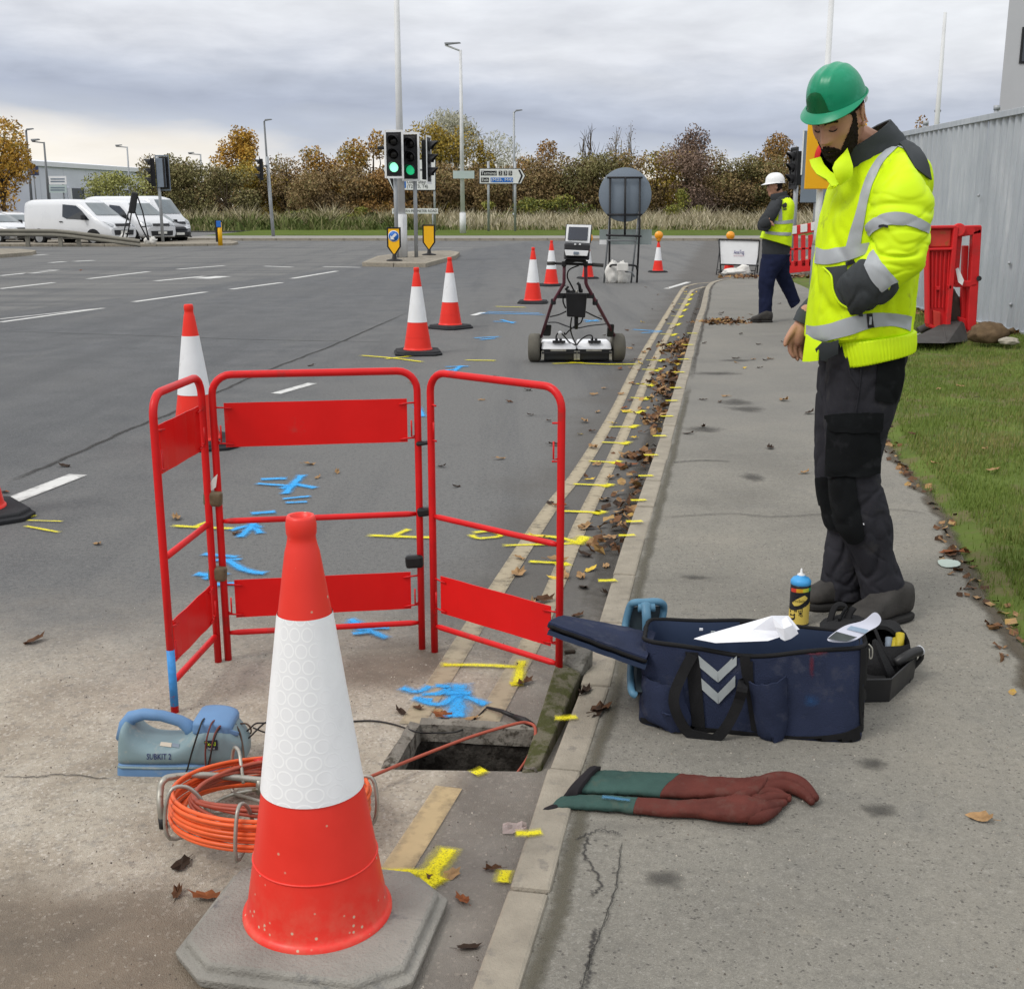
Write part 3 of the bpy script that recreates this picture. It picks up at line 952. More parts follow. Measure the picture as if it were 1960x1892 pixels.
# moss and dirt along the back of the kerb, and the repaired strip of path beside it
line = []
for i in range(60):
 p, d, n = on_kerb(0.25 + i * 0.16)
 line.append(p + n * (KW + 0.028))
ribbon('moss_strip', line, 0.075, MAT_MOSS, PZ + 0.004, pavement, n=80, jit=0.006)
line = []
for i in range(40):
 p, d, n = on_kerb(9.5 + i * 0.5)
 line.append(p + n * (KW + 0.03))
ribbon('moss_strip', line, 0.07, MAT_DAMP, PZ + 0.004, pavement, n=60, jit=0.008)
line = []
for i in range(50):
 p, d, n = on_kerb(3.0 + i * 0.45)
 line.append(p - n * 0.06)
ribbon('damp_strip', line, 0.14, MAT_DAMP, 0.003, road, n=90, jit=0.01)
line = []
for i in range(50):
 p = GLC[8] if i == 0 else by_y(GLC, 2.2 + i * 0.17)
 line.append(V(p.x - 0.01,2.2 + i * 0.17,0))
ribbon('soil_edge', line, 0.10, MAT_SOIL, PZ + 0.0042, pavement, n=90, jit=0.02)
MAT_REPAIR = pavement_material('repaired_asphalt', 0.66,1.5)
rp = gp([(1068,1560),(1190,1612),(1178,1700),(1150,1780),(1120,1860),(1098,1960),(1010,1960),(1040,1800),(1070,1690)], PZ)
rp = [rp[0], rp[1], rp[2], rp[3], rp[4], rp[5], rp[6], rp[7], rp[8]]
MB().add([V(p.x, p.y, PZ + 0.003) for p in rp], [tuple(range(9))[::-1]]).build('repair_patch', MAT_REPAIR, pavement)
for pts, w in [([(1190,1612),(1178,1700),(1150,1780),(1120,1860),(1098,1930)], 0.006),([(1128,1600),(1118,1640),(1148,1690),(1130,1720)], 0.012),([(1140,1780),(1128,1830),(1122,1900)], 0.016),([(1100,1610),(1150,1592),(1190,1600)], 0.012),
               ([(1255,992),(1390,984),(1480,990),(1570,985),(1700,976),(1780,984)], 0.016),([(1285,886),(1345,882),(1400,884)], 0.03)]:
 ribbon('path_crack', gp(pts, PZ), w, MAT_CRACK, PZ + 0.0055, pavement, n=40, jit=0.006)
for (x_, y_, w_, h_) in [(1270,1682,85,34),(1685,1552,72,30),(1672,1463,62,26),(1410,770,80,14),(1430,783,70,12),(1345,822,90,12),(1440,914,46,16),(1330,1105,66,9),(1375,715,90,7),(1410,690,70,5)]:
 a, b_ = G(x_ - w_ / 2, y_, PZ), G(x_ + w_ / 2, y_, PZ)
 hh = abs(G(x_, y_ - h_ / 2, PZ).y - G(x_, y_ + h_ / 2, PZ).y)
 blob('stain', (a + b_) / 2,(b_.x - a.x) * 0.62, hh * 0.66, MAT_STAIN, PZ + 0.0035, pavement)
# sandy spills
for (x_, y_, w_, h_) in [(1010,1270,40,30)]:
 pass

# ---- far side of the junction
FK = 63.0
far_kerb = MB()
far_kerb = bpy.data.objects.new('far_kerb', None); COL.objects.link(far_kerb); far_kerb['kind'] = 'structure'
x_ = -17.0
sh = None
while x_ < 40:
 o = MB().box((0,0,0),(1.78,0.3,0.16)).build('kerb_stone', MAT_KERB, far_kerb, bevel=0.02) if sh is None else sh.copy()
 if sh is None:
  sh = o
 else:
  COL.objects.link(o)
 o.location = (x_, FK + 0.15,0.06)
 x_ += 1.8
MB().add([V(-18, FK + 0.29,0.13), V(130, FK + 0.29,0.13), V(130,69.5,0.135), V(-18,69.5,0.135)], [(0,1,2,3)]).build('far_path', MAT_FARPATH, kind='structure')
MB().add([V(-130,62.95,0.006), V(-17.9,62.95,0.006), V(-20.5,128,0.006), V(-130,128,0.006)], [(0,1,2,3)]).build('car_park', MAT_ROAD, kind='structure')
MB().add([V(-18,69.5,0.14), V(130,69.5,0.14), V(130,90,0.16), V(130,140,0.4), V(-20.5,140,0.4), V(-19,90,0.16)], [(0,1,2,5),(5,2,3,4)]).build('far_verge', MAT_FARGREEN, kind='structure')

# traffic islands: kerbed slabs
MAT_ISLE = M('island_paving', (0.25,0.225,0.185),0.9,0.25,3, c2=(0.13,0.115,0.09), thr=0.6)
def island(name, pts, h):
 n = len(pts)
 c = sum(pts, V(0,0,0)) / n
 isle = MB().prism([V(p.x, p.y, -0.05) for p in [c + (q - c) * 0.985 for q in pts]], (0,0, h + 0.045)).build(name, MAT_ISLE, kind='structure')
 for i in range(n):
  a, b_ = pts[i], pts[(i + 1) % n]
  L = (b_ - a).length
  k = max(1, int(L / 0.95))
  for j in range(k):
   p, q = a.lerp(b_, (j + 0.01) / k), a.lerp(b_, (j + 0.99) / k)
   d = (q - p).normalized(); m_ = V(-d.y, d.x, 0)
   if m_.dot(c - p) < 0:
    m_ = -m_
   MB().hexa([V(p.x, p.y, -0.05), V(p.x, p.y, h), V(p.x, p.y, h) + m_ * 0.14, V(p.x, p.y, -0.05) + m_ * 0.14],
                      [V(q.x, q.y, -0.05), V(q.x, q.y, h), V(q.x, q.y, h) + m_ * 0.14, V(q.x, q.y, -0.05) + m_ * 0.14]).build('kerb_stone', MAT_KERB, isle, bevel=0.015)
 return isle
island('traffic_island', gp([(693,510),(815,512),(872,496),(880,489),(862,486),(790,487),(722,497)]),0.12)
island('side_island', gp([(-420,466),(-100,471),(100,472),(300,472),(445,470),(456,467),(440,464),(180,462),(-420,459)]),0.11)
island('left_island', gp([(-300,488),(0,494),(62,489),(70,486),(40,483),(-300,478)]),0.13)
# ================================================================== FAR THINGS
MT_GALV = M('galvanised_steel', (0.36,0.38,0.40),0.55,0.12,3, metal=0.35)
MT_POLE_W = M('white_column_paint', (0.62,0.63,0.64),0.5,0.08,2, c2=(0.45,0.46,0.46), thr=0.66)
MT_POLE_D = M('dark_column_paint', (0.16,0.17,0.18),0.6,0.1,2)
MT_BLACK = M('black_plastic', (0.016,0.016,0.018),0.5,0.2,8)
MT_LENS = M('dark_lens', (0.01,0.009,0.009),0.2,0.2,4)
MT_WHITE = M('white_sheeting', (0.72,0.73,0.74),0.5,0.05,3)
MT_SIGNBK = M('sign_back_grey', (0.17,0.205,0.25),0.6,0.08,2)
MT_INK = M('sign_black', (0.012,0.012,0.014),0.5,0.1,3)
MT_BLUE = M('sign_blue', (0.02,0.14,0.50),0.5,0.05,3)
MT_YEL = M('bollard_yellow', (0.86,0.46,0.012),0.45,0.06,3)
MT_GREENLIT = M('lit_green_lens', (0.3,0.95,0.65),0.3,0.02,3, emit=((0.30,1.0,0.62),1.25))
MT_GREENDIM = M('dim_green_lens', (0.03,0.4,0.2),0.3,0.05,3, emit=((0.02,0.55,0.22),0.7))
MT_PLATE = M('plate_white', (0.70,0.70,0.66),0.5,0.04,3)

def column(px_base, py_base, px_top, py_top, label, mat, r0, r1, z0=0.0, head=None, Y=None, group='lamp columns round the junction', arm=None):
 b = G(px_base, py_base, z0) if Y is None else V(P(px_base, 405, Y).x, Y, z0)
 top = P(px_top, py_top, b.y)
 t = thing('lamp_column', label, 'street lamp', b, group=group, world=True)
 tp = V(b.x + (top.x - b.x) * 0.25, b.y, top.z)
 MB().tube([b, b + V(0,0,1.3)], r0 * 1.35,10).build('column_base', mat, t)
 MB().tube([b + V(0,0,1.3), tp], [r0, r1], 10).build('column_shaft', mat, t)
 if arm:
  e = tp + V(arm[0], -0.1, arm[1])
  MB().tube([tp - V(0,0,0.05), e], r1 * 0.7,6).build('lamp_arm', mat, t)
  dx = 1 if arm[0] > 0 else -1
  hl = arm[2]
  mbh = MB().add([e + V(0,-0.16,0), e + V(dx * hl, -0.12,0.10), e + V(dx * hl, 0.12,0.10), e + V(0,0.16,0), e + V(dx * 0.05,-0.1,0.14), e + V(dx * hl * 0.9,-0.08,0.17), e + V(dx * hl * 0.9,0.08,0.17), e + V(dx * 0.05,0.1,0.14)],
                       [(3,2,1,0),(4,5,6,7),(0,1,5,4),(1,2,6,5),(2,3,7,6),(3,0,4,7)])
  mbh.build('lantern', MT_POLE_D, t, bevel=0.03)
 return t

column(770,492,757,-60, 'tall white lamp column rising beside the green traffic signals on the island', MT_POLE_W, 0.125,0.075,0.12)
lc = column(886,447,878,96, 'tall pale lamp column carrying a blank grey sign plate, lantern on a short arm', MT_POLE_W, 0.15,0.085,0.13, arm=(-0.95,0.28,-1.0))
column(984,438,982,214, 'slim dark lamp column directly behind the Terminal direction sign', MT_GALV, 0.12,0.08,0.14, arm=(0.1,0.0,0.6))
column(518,452,493,232, 'lamp column behind the golden tree left of the junction', MT_POLE_D, 0.10,0.07,0.0, arm=(0.05,0.0,0.6), Y=95)
column(62,440,57,250, 'lamp column at the far left in front of the pale warehouse roof', MT_POLE_D, 0.11,0.08,0.0, arm=(0.05,0.0,0.6), Y=92)
column(95,440,88,272, 'thin lamp column with a long arm towards the left, over the white van', MT_POLE_D, 0.09,0.055,0.0, arm=(-0.7,0.03,-0.5), Y=75)
column(251,440,248,281, 'pale lamp column with an arm towards the left, standing against the warehouse', MT_GALV, 0.11,0.07,0.0, arm=(-1.0,0.03,-0.6), Y=112)
column(389,440,388,295, 'small distant lamp column showing just above the scrub', MT_GALV, 0.11,0.08,0.0, arm=(-1.2,0.03,-0.6), Y=125)
column(1780,520,1803,24, 'tall slender mast behind the metal hoarding with a small camera on top', MT_POLE_W, 0.085,0.04,0.1, Y=30)
mast = bpy.data.objects['lamp_column.008']
mast.name = 'camera_mast'
mast['category'] = 'camera mast'
del mast['group']
pt = P(1803,24,30)
pt.x = mast.location.x + (pt.x - mast.location.x) * 0.25
MB().ball((pt.x, 30, pt.z + 0.04),(0.17,0.17,0.10),10).build('camera_dome', MT_POLE_D, mast)
MB().tube([(pt.x - 0.02,30, pt.z - 0.5),(pt.x + 0.12,29.95, pt.z - 0.55)], 0.06,8).build('camera', MT_POLE_D, mast)
# plate on the pale column
yb = lc.location.y - 0.22
a, b_ = P(867,327, yb), P(908,342, yb)
t = thing('blank_sign', 'blank pale grey sign plate fixed to the tall lamp column left of the Terminal sign', 'sign', ((a.x + b_.x) / 2, yb, (a.z + b_.z) / 2), world=True)
MT_PALE = M('pale_sign_back', (0.42,0.50,0.49),0.6,0.06,2)
MB().box(((a.x + b_.x) / 2, yb, (a.z + b_.z) / 2),(b_.x - a.x, 0.03, a.z - b_.z)).build('plate', MT_PALE, t, bevel=0.01)
MB().box(((a.x + b_.x) / 2, yb + 0.06,(a.z + b_.z) / 2),(0.32,0.09,0.12)).build('clamp', MT_GALV, t)

# ------------------------------------------------------------------ traffic signals
def signal(t, c, yaw, w=0.42, h=1.2, board=True, lit=None, border=MT_WHITE):
 """three-aspect head at c (centre), facing -Y turned by yaw; returns the head part"""
 rot = Matrix.Rotation(yaw, 3, 'Z')
 c = Vector(c)
 def L(x, y, z): return c + rot @ V(x, y, z)
 body = MB().box(c + rot @ V(0,0.04,0),(w * 0.80,0.20, h * 0.94), rot)
 head = body.build('signal_head', MT_BLACK, t, bevel=0.02)
 if board:
  mb = MB()
  for (x, z, dx, dz) in ((-w * 0.63,0,0.06, h * 1.14),(w * 0.63,0,0.06, h * 1.14),(0, h * 0.55, w * 1.2,0.06),(0,-h * 0.55, w * 1.2,0.06)):
   mb.box(L(x, -0.045, z),(dx, 0.02, dz), rot)
  mb.build('white_border', border, head)
  MB().box(L(0,-0.03,0),(w * 1.2,0.015, h * 1.04), rot).build('backing_board', MT_BLACK, head)
 for k in range(3):
  z = h * (0.31 - 0.31 * k)
  r = h * 0.115
  m = lit if (lit and k == 2) else MT_LENS
  lens = MB()
  lens.lathe([(0.0,0.03),(r * 0.6,0.022),(r, 0.0)], 16, L(0,-0.075, z), mat=rot @ Matrix.Rotation(R(90),3, 'X'))
  lens.build('lens', m, head)
  hood = MB()
  rows = []
  for i in range(2):
   rows.append([L(math.cos(a) * r * 1.18,-0.07 - i * r * 1.9 * (0.35 + 0.65 * max(0, math.sin(a))), z + math.sin(a) * r * 1.18) for a in (R(-25) + R(230) * j / 12 for j in range(13))])
  hood.grid(rows).build('hood', MT_BLACK, head, solid=0.012)
 return head

isl_y = G(770,500,0.12).y
def post(t, px, py, ztop, r=0.057, z0=0.12, mat=MT_GALV):
 b = G(px, py, z0)
 MB().tube([b, V(b.x, b.y, ztop)], r, 10).build('post', mat, t)
 return b
b = G(760,493,0.12)
c1 = P(756,296, b.y)
t = thing('traffic_signal', 'left traffic signal of the pair on the island, bright green lamp, white bordered', 'traffic light', b, group='traffic signals on the central island', world=True)
MB().tube([b, V(b.x, b.y, c1.z + 0.3)], 0.06,10).build('post', MT_GALV, t)
signal(t, c1 + V(0,-0.2,0), R(-8),0.42,1.22, True, MT_GREENLIT)
MB().box(c1 + V(-0.40,0.15,0.20),(0.28,0.12,0.10)).build('side_hood', MT_BLACK, t, bevel=0.02)
b = G(797,492,0.12)
c2 = P(788,301, b.y)
t = thing('traffic_signal', 'second traffic signal on the island with a dim green lamp, right of the bright one', 'traffic light', b, group='traffic signals on the central island', world=True)
MB().tube([b, V(b.x, b.y, c2.z + 0.3)], 0.06,10).build('post', MT_GALV, t)
signal(t, c2 + V(0,-0.2,0), R(-14),0.40,1.25, True, MT_GREENDIM)
c3 = P(815,306, b.y + 0.1)
hd = signal(t, c3 + V(0.05,0.0,0), R(80),0.42,1.25, True)
MB().tube([V(b.x, b.y, c3.z + 0.3), c3 + V(0,0,0.3)], 0.03,6).tube([V(b.x, b.y, c3.z - 0.3), c3 + V(0,0,-0.3)], 0.03,6).build('bracket', MT_WHITE, t)

# left island signal seen from behind
b = G(312,463,0.11)
t = thing('traffic_signal', 'traffic signal on the left island seen from behind, in front of the white vans', 'traffic light', b, world=True)
MB().tube([b, V(b.x, b.y, P(312,300, b.y).z)], 0.075,10).build('post', MT_GALV, t)
c1 = P(291,330, b.y)
signal(t, c1, R(-75),0.42,1.35, True, border=MT_BLACK)
c2 = P(306,331, b.y)
signal(t, c2 + V(0.12,0.0,0), R(170),0.5,1.4, True, border=MT_SIGNBK)
MB().box(c2 + V(0.10,-0.14,0.0),(0.42,0.03,1.3)).build('grey_back_box', MT_SIGNBK, t, bevel=0.02)
# pole right of it with side-facing head
b = G(521,452,0.12)
t = thing('traffic_signal', 'black traffic signal facing left on a slim grey post near the golden tree', 'traffic light', V(P(521,405,68).x, 68,0.13), world=True)
bb = t.location.copy()
MB().tube([bb, V(bb.x - 0.15, bb.y, P(515,300,68).z)], 0.10,8).build('post', MT_GALV, t)
signal(t, P(499,325,67.6), R(-80),0.45,1.25, True, border=MT_BLACK)
MB().tube([P(503,318,67.7), P(514,318,68)], 0.04,6).build('bracket', MT_BLACK, t)
# the right-hand signal behind the second worker
b = V(P(1521,405,33).x, 33,0.05)
t = thing('traffic_signal', 'black traffic signal on a grey post right behind the worker in the white helmet', 'traffic light', b, world=True)
MB().tube([b, V(b.x, b.y, P(1528,300,33).z)], 0.065,10).build('post', MT_GALV, t)
signal(t, P(1522,322,33), R(-82),0.40,0.95, True, border=MT_BLACK)

# keep-left bollard plates on the island
def bollard(px0, px1, py0, py1, label, arrow):
 base = G((px0 + px1) / 2, py1,0.12)
 Y = base.y
 a, b_ = P(px0, py0, Y), P(px1, py1 - 4, Y)
 w, top, bot = (b_.x - a.x), a.z, 0.24
 t = thing('bollard_sign', label, 'bollard', base, group='yellow bollards on the island', world=True)
 cx = base.x
 sh = bot + (top - bot) * 0.33
 def outline(k, y):
  ww = w / 2 - k
  return [V(cx - ww, y, top - k), V(cx + ww, y, top - k), V(cx + ww, y, sh + k * 0.3), V(cx, y, bot + k * 1.3), V(cx - ww, y, sh + k * 0.3)]
 MB().prism(outline(0, Y - 0.03),(0,0.06,0)).build('frame', MT_INK, t)
 MB().prism(outline(0.045, Y - 0.045),(0,0.02,0)).build('face', MT_YEL, t)
 MB().lathe([(0.24,0),(0.22,0.03),(0.07,0.06),(0.05,0.2)], 14,(cx, Y, 0.12)).build('base', MT_BLACK, t)
 if arrow:
  cz = top - w * 0.62
  ry = Matrix.Rotation(R(90),3, 'X')
  MB().lathe([(0.0,0.004),(w * 0.40,0.004),(w * 0.40,0.0)], 24,(cx, Y - 0.048, cz), mat=ry).build('arrow_ring', MT_WHITE, t)
  MB().lathe([(0.0,0.004),(w * 0.355,0.004),(w * 0.355,0.0)], 24,(cx, Y - 0.053, cz), mat=ry).build('arrow_disc', MT_BLUE, t)
  k = w * 0.30
  ar = [(-1,-1),(-1,0.25),(-0.62,-0.13),(0.45,0.95),(0.95,0.45),(-0.13,-0.62),(0.25,-1)]
  MB().prism([V(cx + x * k * 0.78, Y - 0.060, cz + z * k * 0.78) for x, z in ar], (0,0.003,0)).build('arrow', MT_WHITE, t)
bollard(741,769,435,499, 'yellow island bollard plate bearing a blue keep-left arrow disc', True)
bollard(809,834,430,488, 'plain yellow island bollard plate without an arrow', False)
b = G(422,470,0.11)
t = thing('bollard_sign', 'narrow yellow and black bollard on the left island tip', 'bollard', b, world=True)
MB().tube([b, b + V(0,0,0.95)], 0.10,8).build('body', MT_YEL, t)
MB().box(b + V(0,-0.10,0.88),(0.20,0.04,0.26)).build('top_disc', MT_BLUE, t, bevel=0.03)
MB().box(b + V(-0.12,0,0.6),(0.08,0.18,0.9)).build('dark_back', MT_BLACK, t)

# ------------------------------------------------------------------ direction signs
def plate(t, pts, Y, mat, name, dy=0.02, th=0.012):
 q = [P(x, y, Y) for x, y in pts]
 return MB().prism([V(p.x, Y - dy, p.z) for p in q], (0, th, 0)).build(name, mat, t)

def stext(t, s, x0, x1, yc, hpx, Y, mat, dy=0.04, nm='lettering'):
 """words between two survey columns"""
 a, b_ = P(x0, yc, Y), P(x1, yc, Y)
 h = (P(x0, yc - hpx / 2, Y).z - P(x0, yc + hpx / 2, Y).z)
 o = text(nm, s, h, mat, Matrix.Identity(4), None, 'CENTER', 0.002)
 xs = [v.co.x for v in o.data.vertices]
 w = max(xs) - min(xs)
 k = (b_.x - a.x) / w
 m = frame(((a.x + b_.x) / 2, Y - dy, a.z),(1,0,0),(0,0,1)) @ Matrix.Diagonal((k, 1,1,1))
 o.data.transform(m)
 put(o, t)
 return o

Y = 84.0
t = thing('direction_sign', 'white direction sign reading Terminal 2 3 5 and Exit, pointing right', 'road sign', V(P(960,405, Y).x, Y, 0.14), world=True)
plate(t, [(917,322),(997,322),(1006,336.5),(997,352.5),(917,352.5)], Y, MT_INK, 'border', 0.0,0.03)
plate(t, [(918.2,323.4),(996.5,323.4),(1004.4,336.5),(996.5,351.2),(918.2,351.2)], Y, MT_WHITE, 'face')
plate(t, [(920.5,327),(951,327),(951,336),(920.5,336)], Y, MT_INK, 'black_panel', 0.03)
for k in range(3):
 x = 954.5 + k * 9.4
 plate(t, [(x, 327),(x + 7,327),(x + 7,336),(x, 336)], Y, MT_INK, 'black_panel', 0.03)
 stext(t, '235'[k], x + 1.6, x + 5.4,331.5,6.5, Y, MT_WHITE)
plate(t, [(920.5,340),(936,340),(936,349),(920.5,349)], Y, MT_INK, 'black_panel', 0.03)
plate(t, [(939,340),(982,340),(982,349),(939,349)], Y, MT_BLUE, 'blue_panel', 0.03)
stext(t, 'Terminal', 921.6,950,331.8,6.2, Y, MT_WHITE)
stext(t, 'Exit', 922,934.8,344.5,6.0, Y, MT_WHITE)
stext(t, '(M25, M4)', 940,981,344.3,6.0, Y, MT_WHITE)
plate(t, [(991.5,325),(995,325),(1001,336.5),(995,350),(991.5,350),(997,336.5)], Y, MT_INK, 'chevron', 0.03)
for x in (935,986):
 q = P(x, 405, Y)
 MB().tube([V(q.x, Y + 0.1,0.1), V(q.x, Y + 0.1, P(x, 309, Y).z)], 0.085,8).build('post', MT_GALV, t)
Y = 82.0
t = thing('direction_sign', 'white long stay direction sign pointing left, half hidden by the traffic signals', 'road sign', V(P(785,405, Y).x, Y, 0.14), world=True)
plate(t, [(731.5,323),(745,304),(834.5,304),(834.5,365),(752,365)], Y, MT_INK, 'border', 0.0,0.03)
plate(t, [(733.5,323),(746,306),(833,306),(833,363.4),(753,363.4)], Y, MT_WHITE, 'face')
plate(t, [(739,323),(745,316),(748,316),(744,324),(757,352),(757,362),(753,362)], Y, MT_INK, 'chevron', 0.03)
plate(t, [(763,345),(777,345),(777,360),(763,360)], Y, MT_BLUE, 'blue_panel', 0.03)
plate(t, [(763,330),(777,330),(777,341),(763,341)], Y, MT_BLUE, 'blue_panel', 0.03)
stext(t, '(T4)', 779,794,337,6.5, Y, MT_INK)
stext(t, 'Long Stay', 779,815,348,7, Y, MT_INK)
stext(t, '(T2, T3, T4)', 779,819,357,6.5, Y, MT_INK)
for x in (757,832):
 q = P(x, 405, Y)
 MB().tube([V(q.x, Y + 0.1,0.1), V(q.x, Y + 0.1, P(x, 310, Y).z)], 0.075,8).build('post', MT_GALV, t)
Y = 80.0
t = thing('street_name_sign', 'long low white street name plate reading Southern Perimeter Road', 'road sign', V(P(795,405, Y).x, Y, 0.14), world=True)
plate(t, [(750.5,399),(838.5,399),(838.5,409),(750.5,409)], Y, MT_WHITE, 'plate')
stext(t, 'SOUTHERN PERIMETER ROAD', 752.5,836.5,404,5.2, Y, MT_INK)
for x in (762,828):
 q = P(x, 405, Y)
 MB().tube([V(q.x, Y + 0.06,0.1), V(q.x, Y + 0.06, P(x, 400, Y).z)], 0.05,6).build('post', MT_GALV, t)

# ------------------------------------------------------------------ trees and scrub
MAT_BARK = M('bark', (0.085,0.065,0.045),0.9,0.3,3)
MAT_BARK_P = M('pale_bark', (0.20,0.18,0.15),0.9,0.25,3)
PAL = {
 'golden': [(0.16,0.09,0.018),(0.42,0.23,0.03),(0.56,0.34,0.06),(0.28,0.22,0.05)],
 'orange': [(0.12,0.07,0.022),(0.33,0.18,0.035),(0.44,0.26,0.06),(0.22,0.18,0.05)],
 'rust': [(0.12,0.07,0.032),(0.27,0.15,0.05),(0.36,0.21,0.075),(0.19,0.14,0.05)],
 'ochre': [(0.14,0.10,0.022),(0.34,0.24,0.035),(0.42,0.31,0.06),(0.21,0.19,0.045)],
 'olive': [(0.085,0.078,0.032),(0.17,0.16,0.062),(0.24,0.215,0.09),(0.20,0.15,0.075)],
 'brown': [(0.095,0.066,0.034),(0.215,0.148,0.07),(0.31,0.215,0.10),(0.18,0.165,0.062)],
 'purple': [(0.10,0.068,0.055),(0.20,0.135,0.10),(0.26,0.18,0.13)],
 'willow': [(0.26,0.25,0.20),(0.37,0.36,0.28),(0.46,0.45,0.34)],
 'lime': [(0.13,0.14,0.04),(0.27,0.28,0.085),(0.38,0.38,0.13)],
 'green': [(0.045,0.058,0.015),(0.10,0.125,0.03),(0.28,0.27,0.05),(0.16,0.17,0.04)],
}
MPAL = {k: M_leafy('leaves_' + k, v) for k, v in PAL.items()}

def tree(name, label, px, Y, top, wpx, pal, n=2200, leaf=0.24, base=0.14, low=0.12, lobes=9, seed=1, cat='tree', group=None, twiggy=0, bark=None, stretch=1.0, hollow=0.35):
 rr = random.Random(seed)
 c = P(px, 405, Y)
 H = P(px, top, Y).z - base
 W = wpx * Y / FPX
 t = thing(name, label, cat, (c.x, Y, base), group=group)
 bk = bark or MAT_BARK
 tr = MB()
 th = H * (0.3 if low > 0.2 else 0.5)
 bend = V(rr.uniform(-.2, .2),0,0)
 tr.tube([V(0,0,-0.1), V(0,0, th * 0.5) + bend * 0.5, V(0,0, th) + bend, V(0.1,0, H * 0.85) + bend], [H * 0.024, H * 0.019, H * 0.014, H * 0.003], 7)
 lob = []
 for i in range(lobes):
  a = rr.uniform(0,6.28)
  q = math.sqrt(rr.random())
  z = rr.uniform(low + 0.16,0.83)
  ww = math.sin(math.pi * min(1, max(0.12,(z - low * 0.6) / (1.06 - low * 0.6)))) ** 0.6
  lob.append((V(math.cos(a) * q * W * 0.40 * ww, math.sin(a) * q * W * 0.30 * ww, z * H), W * rr.uniform(0.16,0.27), H * rr.uniform(0.11,0.2), rr.uniform(-0.25,0.25)))
 lob.append((V(rr.uniform(-.1, .1) * W, 0, H * 0.86), W * 0.17, H * 0.14,0.1))
 for lc_, lw, lh, _ in lob:
  st = V(0,0, rr.uniform(0.15,0.5) * H) + bend * 0.6
  mid = st.lerp(lc_, 0.5) + V(rr.uniform(-.1, .1), rr.uniform(-.1, .1),0.06) * H
  tr.tube([st, mid, lc_], [H * 0.009, H * 0.006, H * 0.002], 5)
  for k in range(twiggy):
   d_ = V(rr.gauss(0,1), rr.gauss(0,1), rr.gauss(0.5,0.8)).normalized()
   e = lc_ + V(d_.x * lw, d_.y * lw, d_.z * lh) * rr.uniform(0.7,1.35)
   m_ = lc_.lerp(e, 0.5) + V(rr.uniform(-.3, .3),0, rr.uniform(0, .4)) * 0.4
   tr.tube([mid.lerp(lc_, rr.random()), m_, e], [H * 0.0036, H * 0.0026, H * 0.0012], 3, cap=False)
 tr.build('trunk', bk, t)
 if n:
  vs, fs, ti = [], [], []
  for i in range(n):
   lc_, lw, lh, lt = lob[rr.randrange(len(lob))]
   d = V(rr.gauss(0,1), rr.gauss(0,1), rr.gauss(0,1)).normalized()
   q = hollow + (1 - hollow) * rr.random() ** 0.6
   q *= 1.12
   p = lc_ + V(d.x * lw, d.y * lw, d.z * lh) * q * (1 + 0.35 * noise.noise(V(d.x * 2 + seed, d.y * 2, d.z * 2 + lc_.x)))
   if p.z < 0.05:
    p.z = rr.uniform(0.05,0.4)
   u = V(rr.gauss(0,1), rr.gauss(0,1), rr.gauss(0,1) * stretch).normalized() * leaf * rr.uniform(0.6,1.3) * (stretch ** 0.5)
   w_ = u.cross(V(rr.gauss(0,1), rr.gauss(0,1), rr.gauss(0,1))).normalized() * leaf * rr.uniform(0.35,0.7) / (stretch ** 0.5)
   o = len(vs)
   vs += [p - u * 0.5, p + w_ * 0.5, p + u * 0.5, p - w_ * 0.5]
   fs.append((o, o + 1, o + 2, o + 3))
   ti.append(min(1, max(0,0.5 + lt + rr.gauss(0,0.2) + 0.5 * noise.noise(p * (2.2 / W)))))
  tinted('crown', vs, fs, ti, MPAL[pal], None, t)
 return t

# taller trees behind the scrub
TT = [
 ('oak_tree', 'thin orange oak at the left edge, in front of the pale warehouse', 12,70,226,130, 'golden', 2600,0.20,0.05,0.16,14, None, 0),
 ('golden_tree', 'bright golden tree with a pointed top left of the traffic signals', 470,112,243,92, 'golden', 2400,0.30,0.14,0.22,9, None, 1),
 ('field_maple', 'broad brown orange tree at the middle of the scrub line', 612,110,283,130, 'orange', 3000,0.30,0.14,0.05,11, None, 0),
 ('field_maple', 'tall rusty orange tree just left of the island traffic signals', 716,108,252,112, 'orange', 3000,0.30,0.14,0.08,11, None, 0),
 ('willow_tree', 'large pale grey willow with fine bare branches behind the lamp column', 872,150,208,215, 'willow', 7200,0.32,0.14,0.06,18, None, 6),
 ('ochre_tree', 'yellow ochre tree between the signals and the lamp column', 845,112,238,120, 'ochre', 3000,0.30,0.14,0.1,11, None, 0),
 ('rust_tree', 'small rusty tree just left of the Terminal sign post', 925,112,268,44, 'ochre', 900,0.28,0.14,0.1,6, None, 0),
 ('rust_tree', 'rounded rusty brown tree right of the Terminal sign', 1045,108,270,112, 'rust', 3000,0.28,0.14,0.08,11, None, 0),
 ('bare_tree', 'bare dark forked tree above the scrub left of the round sign', 1128,116,230,60, 'brown', 0,0.2,0.14,0.35,10, None, 7),
 ('bare_tree', 'pale pinkish bare tree above the scrub behind the round sign', 1185,116,238,70, 'purple', 160,0.2,0.14,0.3,11, 'p', 8),
 ('dark_red_tree', 'purple brown half bare tree right of the round sign', 1315,110,240,96, 'purple', 1500,0.26,0.14,0.2,10, None, 4),
 ('copper_tree', 'broad copper coloured tree behind the worker in the white helmet', 1485,106,255,130, 'rust', 3400,0.28,0.14,0.1,12, None, 1),
 ('small_tree', 'thin russet tree top showing above the metal hoarding', 1750,60,220,74, 'rust', 900,0.17,0.3,0.25,9, None, 4),
]
